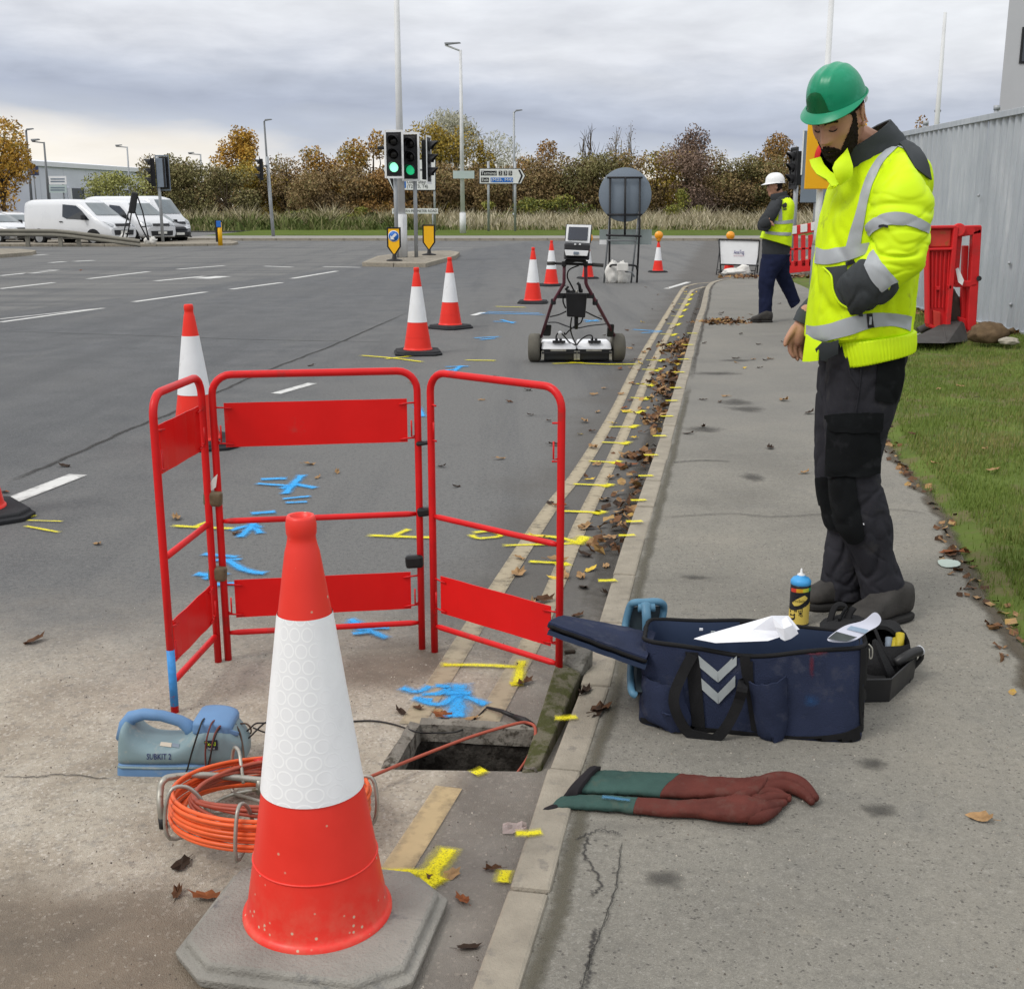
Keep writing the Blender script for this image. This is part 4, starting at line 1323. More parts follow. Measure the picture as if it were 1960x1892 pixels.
for i, (nm, lb, px, Y, top, w, pal, n, lf, base, low, lob, bk, tw) in enumerate(TT):
 tree(nm, lb, px, Y, top, w, pal, int(n * 2.3), lf * 0.95, base, low, lob, seed=31 + i, twiggy=tw, bark=MAT_BARK_P if bk else None, stretch=2.2 if pal == 'willow' else 1.0, hollow=0.6 if nm == 'oak_tree' else 0.35)
# the unbroken row of scrub; each bush a thing
SB = [
 (232,100,332,92, 'lime', 'pale lime green willow bush behind the white vans'),
 (318,104,300,84, 'olive', 'dark olive scrub bush right behind the left signal'),
 (372,103,312,92, 'olive', 'olive green bush between the left signal and the golden tree'),
 (432,102,318,88, 'olive', 'low olive bush in front of the golden tree'),
 (492,104,312,92, 'ochre', 'yellowish bush at the foot of the golden tree'),
 (548,103,300,92, 'brown', 'brown bramble thicket left of the broad orange tree'),
 (610,100,330,96, 'brown', 'dark brown thicket in front of the broad orange tree'),
 (672,101,318,92, 'brown', 'brown thicket in front of the rusty orange tree'),
 (728,100,328,90, 'rust', 'reddish thicket behind the left signal of the pair'),
 (790,101,322,92, 'rust', 'reddish brown thicket behind the long stay sign'),
 (850,100,316,94, 'brown', 'grey brown thicket behind the lamp column'),
 (905,101,320,90, 'brown', 'grey brown thicket behind the Terminal sign'),
 (962,100,322,92, 'brown', 'tangled thicket below the rusty tree'),
 (1022,101,308,96, 'brown', 'dark thicket in front of the rounded rusty tree'),
 (1082,100,300,92, 'brown', 'dark thicket between the rusty tree and the round sign'),
 (1140,101,294,92, 'olive', 'olive thicket under the bare forked tree'),
 (1200,100,290,92, 'brown', 'thicket directly behind the round sign'),
 (1258,101,288,96, 'ochre', 'yellowish thicket right of the round sign'),
 (1318,100,284,96, 'purple', 'purplish thicket under the dark red tree'),
 (1376,101,292,96, 'brown', 'brown thicket between the dark red and copper trees'),
 (1430,100,300,92, 'olive', 'olive thicket left of the worker in the white helmet'),
 (1490,100,305,96, 'brown', 'brown thicket behind the worker in the white helmet'),
 (1545,101,300,96, 'rust', 'russet thicket behind the yellow road sign'),
 (1612,101,300,110, 'brown', 'brown thicket hidden behind the man in the green helmet'),
]
for i, (px, Y, top, w, pal, lb) in enumerate(SB):
 tree('bush', lb, px, Y + (i % 3) * 0.9, top - 5, w * 1.45, pal, 7200,0.235,0.14,-0.15,16, seed=90 + i, cat='bush', group='scrub along the far verge', twiggy=1, hollow=0.25)
for i, (px, top, w, lb) in enumerate([(1000,378,110, 'low green bramble with yellow leaves below the Terminal sign'),(1085,372,120, 'low green bramble with yellow leaves left of the round sign'),(930,384,70, 'small green bramble at the foot of the Terminal sign post'),(1310,360,70, 'small yellow green bramble in the dry grass right of the round sign'),(700,396,80, 'small dark green bramble left of the street name plate'),(575,400,90, 'small green bramble in the weeds right of the slim signal post')]):
 tree('bramble', lb, px, 95.5, top, w, 'green', 1500,0.22,0.14,-0.2,8, seed=140 + i, cat='bush', group='brambles in the long grass', hollow=0.2)

# the wood behind, read as one mass
rg = random.Random(17)
vs_, fs_, tn_ = [], [], []
for i in range(16000):
 px = rg.uniform(285,1640)
 Y_ = rg.uniform(117,121)
 x = P(px, 405, Y_).x
 top_ = 4.6 + 1.4 * noise.noise(V(x * 0.16,0,3)) + 0.7 * noise.noise(V(x * 0.5,0,8))
 z = 0.2 + (top_ - 0.2) * rg.random() ** 0.85
 p = V(x, Y_, z)
 u = V(rg.gauss(0,1), rg.gauss(0,1), rg.gauss(0,1)).normalized() * rg.uniform(0.25,0.5)
 w_ = u.cross(V(rg.gauss(0,1), rg.gauss(0,1), rg.gauss(0,1))).normalized() * rg.uniform(0.15,0.28)
 o = len(vs_)
 vs_ += [p - u, p + w_, p + u, p - w_]
 fs_.append((o, o + 1, o + 2, o + 3))
 tn_.append(min(1, max(0,0.45 + 0.6 * noise.noise(V(x * 0.12, z * 0.3,5)) + rg.gauss(0,0.15))))
tag(tinted('far_wood', vs_, fs_, tn_, MPAL['brown']), 'brown wood behind the scrub line, read as one mass', 'wood')

# tall dry grass and weeds in front of it
rg = random.Random(5)
vs_, fs_, tn_ = [], [], []
def tall(n, x0, x1, ya, yb, h0, h1, tfun, lean=0.35, w=0.05):
 for i in range(n):
  px = rg.uniform(x0, x1)
  Y = rg.uniform(ya, yb)
  x = P(px, 405, Y).x
  clump = noise.noise(V(x * 0.45, Y * 0.6,2.0))
  if rg.random() > 0.75 + clump:
   continue
  h = rg.uniform(h0, h1) * (1 + 0.9 * clump)
  dx, dy = rg.gauss(0, lean) * h, rg.gauss(0, lean) * h
  ww = w * rg.uniform(0.6,1.4)
  o = len(vs_)
  vs_.extend([(x - ww, Y, 0.1),(x + ww, Y, 0.1),(x + dx * 0.4 + ww * 0.7, Y + dy * 0.4,0.1 + h * 0.62),(x + dx * 0.4 - ww * 0.7, Y + dy * 0.4,0.1 + h * 0.62),(x + dx, Y + dy, 0.1 + h)])
  fs_.append((o, o + 1, o + 2, o + 3)); fs_.append((o + 3, o + 2, o + 4))
  tt = min(1, max(0, tfun(px, Y) + rg.gauss(0,0.12) + 0.3 * clump))
  tn_.extend([tt, tt])
tall(15000,300,1640,91,98,0.6,1.5, lambda p, y: 0.74 if p > 850 else 0.5,0.42,0.03)
tall(8000,860,1640,89.6,94,0.5,1.3, lambda p, y: 0.85,0.42,0.03)
MAT_TALL = M_leafy('dry_grass', [(0.055,0.085,0.018),(0.12,0.145,0.042),(0.26,0.23,0.12),(0.44,0.385,0.26),(0.50,0.45,0.33)], 0.85)
tag(tinted('tall_grass', vs_, fs_, tn_, MAT_TALL), 'tall dry straw coloured grass along the far verge', 'grass')
vs_, fs_, tn_ = [], [], []
tall(5000,330,1640,89.0,91.5,0.15,0.5, lambda p, y: 0.22 if p < 900 else 0.36,0.5,0.05)
tall(4000,330,800,89.5,93.5,0.5,1.1, lambda p, y: 0.2,0.5,0.06)
tag(tinted('weeds', vs_, fs_, tn_, MAT_TALL), 'low green nettles and weeds at the edge of the mown verge', 'weeds')

# ------------------------------------------------------------------ warehouse, car park
MT_CLAD = M('pale_cladding', (0.60,0.62,0.70),0.6,0.05,0.6)
MT_ROOF = M('pale_roof', (0.72,0.73,0.78),0.6,0.05,0.5)
MT_DOORP = M('violet_door', (0.07,0.06,0.24),0.5,0.1,1)
MT_DARKGL = M('dark_glass', (0.03,0.035,0.045),0.15,0.1,1, spec=0.8)
wa, wb = P(-30,303.5,122), P(345,331,162)
zt = wa.z
wa, wb = V(wa.x, 122,0.1), V(wb.x, 162,0.1)
t = thing('warehouse', 'long pale grey warehouse with a low roof behind the parked vans', 'building', wa, world=True)
dv = (wb - wa); n_ = V(-dv.y, dv.x, 0).normalized()
k = 9
for i in range(k):
 p, q = wa + dv * ((i + 0.004) / k), wa + dv * ((i + 0.996) / k)
 MB().hexa([p, q, q + n_ * 0.3, p + n_ * 0.3], [p + V(0,0, zt - 0.5), q + V(0,0, zt - 0.5), q + n_ * 0.3 + V(0,0, zt - 0.5), p + n_ * 0.3 + V(0,0, zt - 0.5)]).build('cladding_panel', MT_CLAD, t)
MB().hexa([wa - n_ * 0.25 + V(0,0, zt - 0.5), wb - n_ * 0.25 + V(0,0, zt - 0.5), wb + n_ * 40 + V(0,0, zt + 2.5), wa + n_ * 40 + V(0,0, zt + 2.5)],
          [wa - n_ * 0.25 + V(0,0, zt), wb - n_ * 0.25 + V(0,0, zt), wb + n_ * 40 + V(0,0, zt + 3), wa + n_ * 40 + V(0,0, zt + 3)]).build('roof', MT_ROOF, t)
MB().hexa([wa + n_ * 0.4, wb + n_ * 0.4, wb + n_ * 39, wa + n_ * 39], [p + V(0,0, zt - 0.3) for p in (wa + n_ * 0.4, wb + n_ * 0.4, wb + n_ * 39, wa + n_ * 39)]).build('inner_wall', MT_CLAD, t)
for u0, u1, h, m, nm in ((0.545,0.60,4.4, MT_DOORP, 'door'),(0.455,0.515,3.9, MT_DARKGL, 'doorway'),(0.625,0.67,4.0, MT_DARKGL, 'doorway'),(0.35,0.43,4.0, MT_DARKGL, 'doorway')):
 p, q = wa + dv * u0 - n_ * 0.06, wa + dv * u1 - n_ * 0.06
 d = MB().hexa([p, q, q + n_ * 0.05, p + n_ * 0.05], [x + V(0,0, h) for x in (p, q, q + n_ * 0.05, p + n_ * 0.05)]).build(nm, m, t)
 for e in (p, q):
  MB().box(e + V(0,0, h / 2) - n_ * 0.1,(0.35,0.35, h)).build('door_jamb', MT_ROOF, d)
p = P(63,327,100)
t = thing('hoarding_sign', 'dark blue panel on posts behind the orange oak at the left', 'sign', (p.x, 100,0.1), world=True)
MB().box(p, (0.9,0.1,0.75)).build('panel', M('navy_panel', (0.03,0.04,0.09),0.5), t)
MB().tube([(p.x, 100.1,0.1),(p.x, 100.1, p.z)], 0.06,6).build('post', MT_POLE_D, t)
Y = 84
t = thing('car_park_sign', 'two pale notice boards on posts above the white van roof', 'sign', (P(110,405, Y).x, Y, 0.05), world=True)
for (y0, y1, m, nm) in ((337,353, MT_WHITE, 'upper_board'),(354,369, MT_PALE, 'lower_board')):
 a, b_ = P(93, y0, Y), P(128, y1, Y)
 bd = MB().box(((a.x + b_.x) / 2, Y, (a.z + b_.z) / 2),(b_.x - a.x, 0.06, a.z - b_.z)).build(nm, m, t)
 for j in range(2):
  yy_ = y0 + (y1 - y0) * (0.36 + 0.3 * j)
  q0, q1 = P(97, yy_, Y), P(124, yy_, Y)
  MB().box(((q0.x + q1.x) / 2, Y - 0.035, q0.z),(q1.x - q0.x, 0.01,0.09)).build('printed_line', MT_SIGNBK, bd)
for x in (97,124):
 q = P(x, 405, Y)
 MB().tube([(q.x, Y + 0.08,0),(q.x, Y + 0.08, P(x, 340, Y).z)], 0.06,6).build('post', MT_POLE_D, t)

# ------------------------------------------------------------------ vehicles
MT_CARW = M('white_car_paint', (0.64,0.655,0.68),0.3,0.03,1, coat=0.4)
MT_CARG = M('graphite_car_paint', (0.045,0.048,0.055),0.25,0.05,1, coat=0.5)
MT_GLASS = M('car_glass', (0.025,0.03,0.036),0.08,0.1,1, spec=0.9)
MT_SCREEN = M('car_windscreen', (0.10,0.13,0.145),0.08,0.25,1.2, spec=0.9)
MT_TYRE = M('tyre_rubber', (0.016,0.016,0.016),0.8,0.2,8)
MT_RIM = M('alloy_rim', (0.30,0.31,0.32),0.4,0.1,5, metal=0.5)
MT_TRIM = M('dark_trim', (0.022,0.023,0.026),0.6,0.15,5)
MT_LAMP = M('headlamp', (0.42,0.44,0.46),0.15,0.3,9, spec=0.8)

def vehicle(name, label, cat, loc, rz, st, hw, paint, belt, wheels, wr, side_win, screen, lamps, group, trim_bump=True, mirror=None, handle=None, plate_z=0.55, tum=0.86):
 t = thing(name, label, cat, loc, rz, group)
 rows = []
 for x, zb, ztp, w in st:
  w *= hw
  bl = min(belt, zb + (ztp - zb) * 0.62)
  k = (ztp - bl) / max(0.1,(max(s_[2] for s_ in st) - belt))
  k = min(1, max(0, k))
  tw = w * (1 - (1 - tum) * k)
  half = [(0, zb),(w * 0.9, zb),(w * 0.985, zb + 0.1),(w, lerp(zb, bl, 0.6)),(w * 0.99, bl),(lerp(w, tw, 0.72), lerp(bl, ztp, 0.72)),(tw * 0.965, ztp - 0.09),(tw * 0.83, ztp - 0.02),(tw * 0.45, ztp + 0.012),(0, ztp + 0.018)]
  rows.append([V(x, y, z) for y, z in half] + [V(x, -y, z) for y, z in half[-2:0:-1]])
 body = MB().grid(rows, 0, True, True)
 n = len(rows[0])
 body.f += [tuple(range(n)), tuple(range((len(rows) - 1) * n, len(rows) * n))[::-1]]
 body.m += [0,0]; body.s += [False, False]
 bo = body.build('body', paint, t, bevel=0)
 bv = bvh_of(body)
 def side(y, poly, nm, mat, par=t, off=0.012):
  pts = []
  for x, z in poly:
   h = bv.ray_cast(V(x, y * 5, z), V(0,-y, 0))[0]
   pts.append((h if h else V(x, y * hw, z)) + V(0, y * off, 0))
  mbx = MB().add(pts, [tuple(range(len(pts)))])
  return mbx.build(nm, mat, par, solid=0.008, offset=0)
 def front(poly, nm, mat, par=t, off=0.018):
  # polygon goes lower edge, then back along the upper edge: pair it into rows and lay them on the nose
  k = len(poly) // 2
  lo, hi = [poly[0]] + poly[:0:-1][:k - 1], poly[1:k + 1]
  rows_ = []
  for i in range(k):
   (ya, za),(yb, zb) = lo[i], hi[i]
   rr_ = []
   for q in range(9):
    y, z = lerp(ya, yb, q / 8), lerp(za, zb, q / 8)
    h = bv.ray_cast(V(9, y, z), V(-1,0,0))[0]
    rr_.append((h if h else V(st[-1][0], y, z)) + V(off, 0, off * 0.6))
   rows_.append(rr_)
  fine = []
  for i in range(k - 1):
   for s_ in range(4):
    rr_ = []
    for q in range(9):
     p = rows_[i][q].lerp(rows_[i + 1][q], s_ / 4)
     h = bv.ray_cast(V(9, p.y, p.z - off * 0.6), V(-1,0,0))[0]
     rr_.append((h + V(off, 0, off * 0.6)) if h else p)
    fine.append(rr_)
  fine.append(rows_[-1])
  return MB().grid(fine).build(nm, mat, par, solid=0.006, offset=0)
 for y in (-1,1):
  for poly in side_win:
   side(y, poly, 'side_window', MT_GLASS)
  if handle:
   hx, hz = handle
   side(y, [(hx - 0.1, hz - 0.02),(hx + 0.1, hz - 0.02),(hx + 0.1, hz + 0.025),(hx - 0.1, hz + 0.025)], 'door_handle', MT_TRIM, off=0.03)
  side(y, [(st[0][0] + 0.1, st[2][1] + 0.02),(st[-2][0] - 0.1, st[2][1] + 0.02),(st[-2][0] - 0.1, st[2][1] + 0.16),(st[0][0] + 0.1, st[2][1] + 0.16)], 'sill', MT_TRIM)
  for wx in wheels:
   arch = [(wx + math.cos(a) * wr * 1.2, wr + math.sin(a) * wr * 1.2) for a in (math.pi * j / 10 for j in range(11))]
   arch = [(ax, max(az, st[2][1] + 0.01)) for ax, az in arch]
   side(y, arch, 'wheel_arch', MT_TRIM, off=0.016)
   ry = Matrix.Rotation(R(90 * y),3, 'X')
   wh = MB().lathe([(wr * 0.62,0.02),(wr * 0.92,0.03),(wr, 0.0),(wr, -0.15),(wr * 0.9,-0.18)], 20,(wx, y * (hw + 0.015), wr), mat=Matrix.Rotation(R(-90 * y),3, 'X')).build('wheel', MT_TYRE, t)
   MB().lathe([(0.0,0.0),(wr * 0.3,0.012),(wr * 0.62,0.022)], 14,(wx, y * (hw + 0.015), wr), mat=Matrix.Rotation(R(-90 * y),3, 'X')).build('rim', MT_RIM, wh)
  if mirror:
   mx, mz = mirror
   MB().box((mx, y * (hw + 0.10), mz),(0.14,0.22,0.24)).build('wing_mirror', MT_TRIM, t, bevel=0.04)
  front([(y * hw * a, z) for a, z in lamps], 'headlamp', MT_LAMP)
 front([(y * hw, z) for y, z in screen], 'windscreen', MT_SCREEN)
 fz = lamps[0][1]
 front([(-hw * 0.5, fz - 0.02),(hw * 0.5, fz - 0.02),(hw * 0.5, fz + 0.1),(-hw * 0.5, fz + 0.1)], 'grille', MT_TRIM, off=0.02)
 front([(-hw * 0.62, plate_z - 0.12),(hw * 0.62, plate_z - 0.12),(hw * 0.66, plate_z + 0.1),(-hw * 0.66, plate_z + 0.1)], 'lower_grille', MT_TRIM, off=0.02)
 front([(-0.26, plate_z - 0.055),(0.26, plate_z - 0.055),(0.26, plate_z + 0.055),(-0.26, plate_z + 0.055)], 'number_plate', MT_PLATE, off=0.045)
 return t

ST_VAN = [(-2.45,0.42,1.70,0.92),(-2.40,0.36,1.95,0.97),(-2.1,0.30,2.03,1.0),(-0.5,0.30,2.04,1.0),(0.55,0.30,2.01,1.0),(0.85,0.30,1.93,1.0),(1.70,0.30,1.30,0.99),(2.1,0.30,1.13,0.96),(2.38,0.31,0.95,0.90),(2.46,0.36,0.80,0.84)]
WIN_VAN = [[(-0.15,1.28),(0.1,1.18),(1.38,1.12),(0.95,1.55),(0.62,1.76),(-0.15,1.82)]]
SCR_VAN = [(-0.78,1.34),(0.78,1.34),(0.70,1.62),(0.62,1.88),(-0.62,1.88),(-0.70,1.62)]
vw = 'vans queued at the junction'
def spot(px, Y):
 p = P(px, 405, Y)
 return (p.x, Y, 0.0)
vehicle('white_van', 'long white panel van nearest the guard rail', 'van', spot(152,55.0), R(-22), ST_VAN, 0.98, MT_CARW, 1.08,(-1.55,1.55),0.34, WIN_VAN, SCR_VAN, [(0.60,0.86),(0.80,0.84),(0.93,1.06),(0.80,1.02)], vw, mirror=(1.15,1.25), handle=(-0.22,1.05), plate_z=0.58)
vehicle('white_van', 'white van with silver headlamps partly behind the black covered sign', 'van', spot(243,58.0), R(-34), ST_VAN, 0.98, MT_CARW, 1.08,(-1.5,1.55),0.35, WIN_VAN, SCR_VAN, [(0.55,0.84),(0.90,0.84),(0.92,1.03),(0.55,1.01)], vw, mirror=(1.15,1.25), handle=(-0.22,1.05), plate_z=0.5)
ST_BUS = [(-2.6,0.42,1.95,0.93),(-2.5,0.32,2.2,0.98),(-2.2,0.30,2.25,1.0),(1.2,0.30,2.25,1.0),(1.55,0.30,2.15,1.0),(2.15,0.30,1.35,0.98),(2.5,0.31,1.05,0.92),(2.6,0.36,0.8,0.86)]
vehicle('white_minibus', 'white minibus roof with side windows furthest right behind the vans', 'minibus', spot(262,61.2), R(-20), ST_BUS, 0.98, MT_CARW, 1.15,(-1.6,1.65),0.36,
  [[(-2.2,1.35),(-1.35,1.35),(-1.35,1.9),(-2.2,1.9)], [(-1.2,1.35),(0.2,1.35),(0.2,1.9),(-1.2,1.9)], [(0.4,1.3),(1.75,1.25),(1.35,1.85),(0.4,1.9)]],
  [(-0.8,1.4),(0.8,1.4),(0.68,2.08),(-0.68,2.08)], [(0.6,0.9),(0.9,0.9),(0.9,1.1),(0.6,1.08)], vw, mirror=(1.75,1.4))
ST_CAR = [(-2.1,0.45,0.92,0.86),(-2.0,0.30,1.02,0.94),(-1.5,0.24,1.28,1.0),(-0.9,0.24,1.46,1.0),(0.0,0.24,1.48,1.0),(0.45,0.24,1.36,1.0),(1.15,0.24,0.98,0.99),(1.8,0.25,0.86,0.94),(2.08,0.28,0.72,0.86),(2.15,0.34,0.55,0.78)]
WIN_CAR = [[(-1.3,1.0),(-0.35,0.98),(-0.35,1.36),(-0.9,1.35)], [(-0.25,0.98),(0.85,0.97),(0.35,1.26),(-0.25,1.37)]]
SCR_CAR = [(-0.8,1.02),(0.8,1.02),(0.68,1.34),(-0.68,1.34)]
vehicle('dark_car', 'dark grey car nose showing right of the white vans', 'car', spot(284,59.6), R(-32), ST_CAR, 0.92, MT_CARG, 0.92,(-1.3,1.35),0.32, WIN_CAR, SCR_CAR, [(0.5,0.66),(0.9,0.68),(0.9,0.8),(0.5,0.78)], vw, mirror=(0.75,1.0), plate_z=0.42)
vehicle('white_car', 'white car cut by the left edge of the photograph behind the guard rail', 'car', spot(-18,57.0), R(-24), ST_CAR, 0.92, MT_CARW, 0.92,(-1.3,1.35),0.32, WIN_CAR, SCR_CAR, [(0.5,0.66),(0.9,0.68),(0.9,0.8),(0.5,0.78)], vw, mirror=(0.75,1.0), plate_z=0.42)
vehicle('silver_car', 'pale car showing its windscreen between the white car and the long van', 'car', spot(22,61.0), R(-28), ST_CAR, 0.92, MT_CARW, 0.92,(-1.3,1.35),0.32, WIN_CAR, SCR_CAR, [(0.5,0.66),(0.9,0.68),(0.9,0.8),(0.5,0.78)], vw, mirror=(0.75,1.0), plate_z=0.42)

# guard rail along the left island, ramped down at its end
t = thing('guard_rail', 'weathered steel guard rail ramping down to the ground in front of the vans', 'crash barrier', G(120,462,0.1), world=True)
Yg = 52.0
MT_RAIL = M('weathered_rail', (0.21,0.20,0.17),0.7,0.2,1.5, metal=0.2)
rl = [P(x, y, Yg + d) for x, y, d in ((-420,444,0),(-100,445,0),(60,445.5,0),(112,446.5,0),(170,453,-0.3),(225,460,-0.5),(268,465.5,-0.7))]
prof = [(-0.03,0.16),(0.03,0.11),(0.03,0.06),(-0.03,0.0),(0.03,-0.06),(0.03,-0.11),(-0.03,-0.16)]
rows = [[p + V(0,-dy, dz) for dy, dz in prof] for p in curve(rl, 40)]
MB().grid(rows, 0, False).build('rail_beam', MT_RAIL, t, solid=0.012, offset=0)
for x in (-60,52,115,150):
 q = P(x, 446 if x < 120 else 450, Yg + 0.15)
 MB().box((q.x, Yg + 0.12, q.z / 2 + 0.04),(0.16,0.14, q.z + 0.2)).build('post', MT_RAIL, t)

# temporary sign frame with a black cover, sandbags at its feet
t = thing('covered_sign', 'temporary road sign on a ladder frame under a black cover in front of the vans', 'road sign', G(258,464,0.1), world=True)
Yg = 51.5
MB().hexa([P(245,408, Yg), P(259,409, Yg), P(259,409, Yg + 0.3), P(245,408, Yg + 0.3)], [P(252,366, Yg), P(265,369, Yg), P(265,369, Yg + 0.25), P(252,366, Yg + 0.25)]).build('cover', MT_BLACK, t, bevel=0.06)
fr = MB()
for pts in ([(262,372),(273,405),(285,460)], [(258,405),(268,430),(284,460)], [(246,405),(238,440),(233,462)], [(252,405),(246,440),(241,463)], [(243,428),(250,428)], [(272,434),(279,434)]):
 fr.tube([P(x, y, Yg + 0.2) for x, y in pts], 0.03,6)
fr.build('leg_frame', MT_BLACK, t)
MAT_BAGW = M('white_sandbag', (0.62,0.61,0.58),0.85,0.1,9, bump=0.4, bscale=30)
def sack(name, label, cat, c, r, seed, mat=MAT_BAGW, group=None, tie=True, rz=0.0):
 rr = random.Random(seed)
 t = thing(name, label, cat, (c[0], c[1], c[2]), rz, group)
 mb = MB()
 n, m = 28,18
 vs = []
 for i in range(m + 1):
  for j in range(n):
   th, ph = math.pi * i / m, 2 * math.pi * j / n
   d = V(math.sin(th) * math.cos(ph), math.sin(th) * math.sin(ph), -math.cos(th))
   k = 1 + 0.24 * noise.noise(d * 1.7 + V(seed * 3.1,0,0)) + 0.13 * noise.noise(d * 4.5 + V(seed, 0,0)) - 0.06 * math.exp(-(noise.noise(d * 3 + V(0, seed, 0)) / 0.08) ** 2)
   p = V(d.x * r[0] * k, d.y * r[1] * k, (d.z * k) * r[2])
   p.z = max(p.z, -r[2] * 0.72) + r[2] * 0.72
   vs.append(p)
 mb.add(vs, [(i * n + j, i * n + (j + 1) % n, (i + 1) * n + (j + 1) % n, (i + 1) * n + j) for i in range(m) for j in range(n)], 0, True)
 mb.build('sack', mat, t)
 if tie:
  a = V(r[0] * 0.85,0, r[2] * 0.9)
  MB().tube([a * 0.9, a + V(r[0] * 0.2,0, r[2] * 0.15), a + V(r[0] * 0.38, r[1] * .1, r[2] * 0.1)], [r[2] * 0.3, r[2] * 0.14, r[2] * 0.3], 8).build('tied_neck', mat, t)
 return t
for i, (px, lb) in enumerate([(232, 'small white sandbag at the left foot of the covered sign'),(239, 'upright white sandbag beside the left foot of the covered sign'),(284, 'white sandbag at the right foot of the covered sign'),(294, 'flat white sandbag furthest right under the covered sign')]):
 q = G(px, 467,0.1)
 sack('sandbag', lb, 'sandbag', (q.x, q.y - 0.1,0.1),(0.16,0.15,0.28 if i == 1 else 0.18),40 + i, group='white sandbags on the covered sign')

# pale building at the top right corner
MT_CONCW = M('pale_render', (0.50,0.51,0.53),0.7,0.04,0.5)
Yb = 60.0
q0 = P(1911,220, Yb)
t = thing('office_tower', 'tall pale grey building rising behind the hoarding at the right edge', 'building', (q0.x, Yb, 0.2), world=True)
MB().prism([V(q0.x, Yb, 0.1), V(q0.x + 16, Yb, 0.1), V(q0.x + 24, Yb + 16,0.1), V(q0.x * (Yb + 16) / Yb + 0.3, Yb + 16,0.1)], (0,0,26)).build('wall', MT_CONCW, t)
for kz in range(3):
 qa, qb = P(1950,122 - kz * 145, Yb), P(1995,52 - kz * 145, Yb)
 w = MB().box(((qa.x + qb.x) / 2, Yb - 0.01,(qa.z + qb.z) / 2),(qb.x - qa.x, 0.06, qb.z - qa.z)).build('window', MT_TRIM, t)
 MB().box(((qa.x + qb.x) / 2, Yb - 0.05,(qa.z + qb.z) / 2),(qb.x - qa.x - 0.2,0.03, qb.z - qa.z - 0.2)).build('pane', MT_DARKGL, w)
# ================================================================== STREET FURNITURE NEAR BY
MT_CONE = M('cone_orange_red', (0.76,0.028,0.016),0.42,0.07,3, c2=(0.66,0.07,0.045), thr=0.66, bump=0.05, bscale=40)
MT_CONEB = M('cone_rubber_base', (0.032,0.033,0.036),0.8,0.2,9, bump=0.5, bscale=90)
MT_CONEB2 = M('dusty_cone_base', (0.27,0.258,0.232),0.9,0.22,5, bump=0.7, bscale=130, c2=(0.15,0.15,0.15), thr=0.66)
MT_RED = M('barrier_red', (0.60,0.008,0.010),0.4,0.12,5, c2=(0.40,0.02,0.018), thr=0.63, bump=0.05, bscale=80)
MT_REDP = M('barrier_board_red', (0.66,0.006,0.006),0.36,0.09,3, c2=(0.52,0.035,0.03), thr=0.66, bump=0.05, bscale=30)

def sleeve_mat():
 """white sheeting with the ring lattice of a reflective cone sleeve"""
 m, nt, b = new_mat('cone_sleeve_white')
 co = coords(nt)
 s = N(nt, 'ShaderNodeSeparateXYZ', {0: co})
 ang = mth(nt, 'ARCTAN2', s.outputs[0], mth(nt, 'MULTIPLY', s.outputs[1], -1.0))
 uv = N(nt, 'ShaderNodeCombineXYZ', {0: mth(nt, 'MULTIPLY', ang, 2.4),1: mth(nt, 'MULTIPLY', s.outputs[2], 31.0),2: 0.0}).outputs[0]
 row = mth(nt, 'MODULO', mth(nt, 'FLOOR', mth(nt, 'MULTIPLY', s.outputs[2], 31.0)),2.0)
 fx = mth(nt, 'FRACT', mth(nt, 'ADD', mth(nt, 'MULTIPLY', ang, 2.4), mth(nt, 'MULTIPLY', row, 0.5)))
 fy = mth(nt, 'FRACT', mth(nt, 'MULTIPLY', s.outputs[2], 31.0))
 dx, dy = mth(nt, 'SUBTRACT', fx, 0.5), mth(nt, 'SUBTRACT', fy, 0.5)
 d = mth(nt, 'SQRT', mth(nt, 'ADD', mth(nt, 'MULTIPLY', dx, dx), mth(nt, 'MULTIPLY', dy, dy)))
 ring = mth(nt, 'ABSOLUTE', mth(nt, 'SUBTRACT', d, 0.42))
 rm = ramp(nt, ring, [(0.025,1.0),(0.06,0.0)])
 band = ramp(nt, mth(nt, 'ABSOLUTE', mth(nt, 'SUBTRACT', ang, 0.05)), [(0.50,1.0),(0.72,0.0)])
 nz = fbm(nt, co, 14,5,0.6)
 base = ramp(nt, nz, [(0.3,(0.80,0.81,0.83)),(0.6,(0.86,0.87,0.89))])
 inner = mixc(nt, band, base, (0.77,0.78,0.80))
 col = mixc(nt, mth(nt, 'MULTIPLY', rm, band), inner, (0.87,0.88,0.89))
 finish(nt, b, col, 0.5, rm, 0.12,0.002)
 return m

MT_SLEEVE = sleeve_mat()
MT_SLEEVE_PLAIN = M('cone_sleeve_plain', (0.74,0.75,0.77),0.5,0.05,6, c2=(0.62,0.62,0.61), thr=0.66)

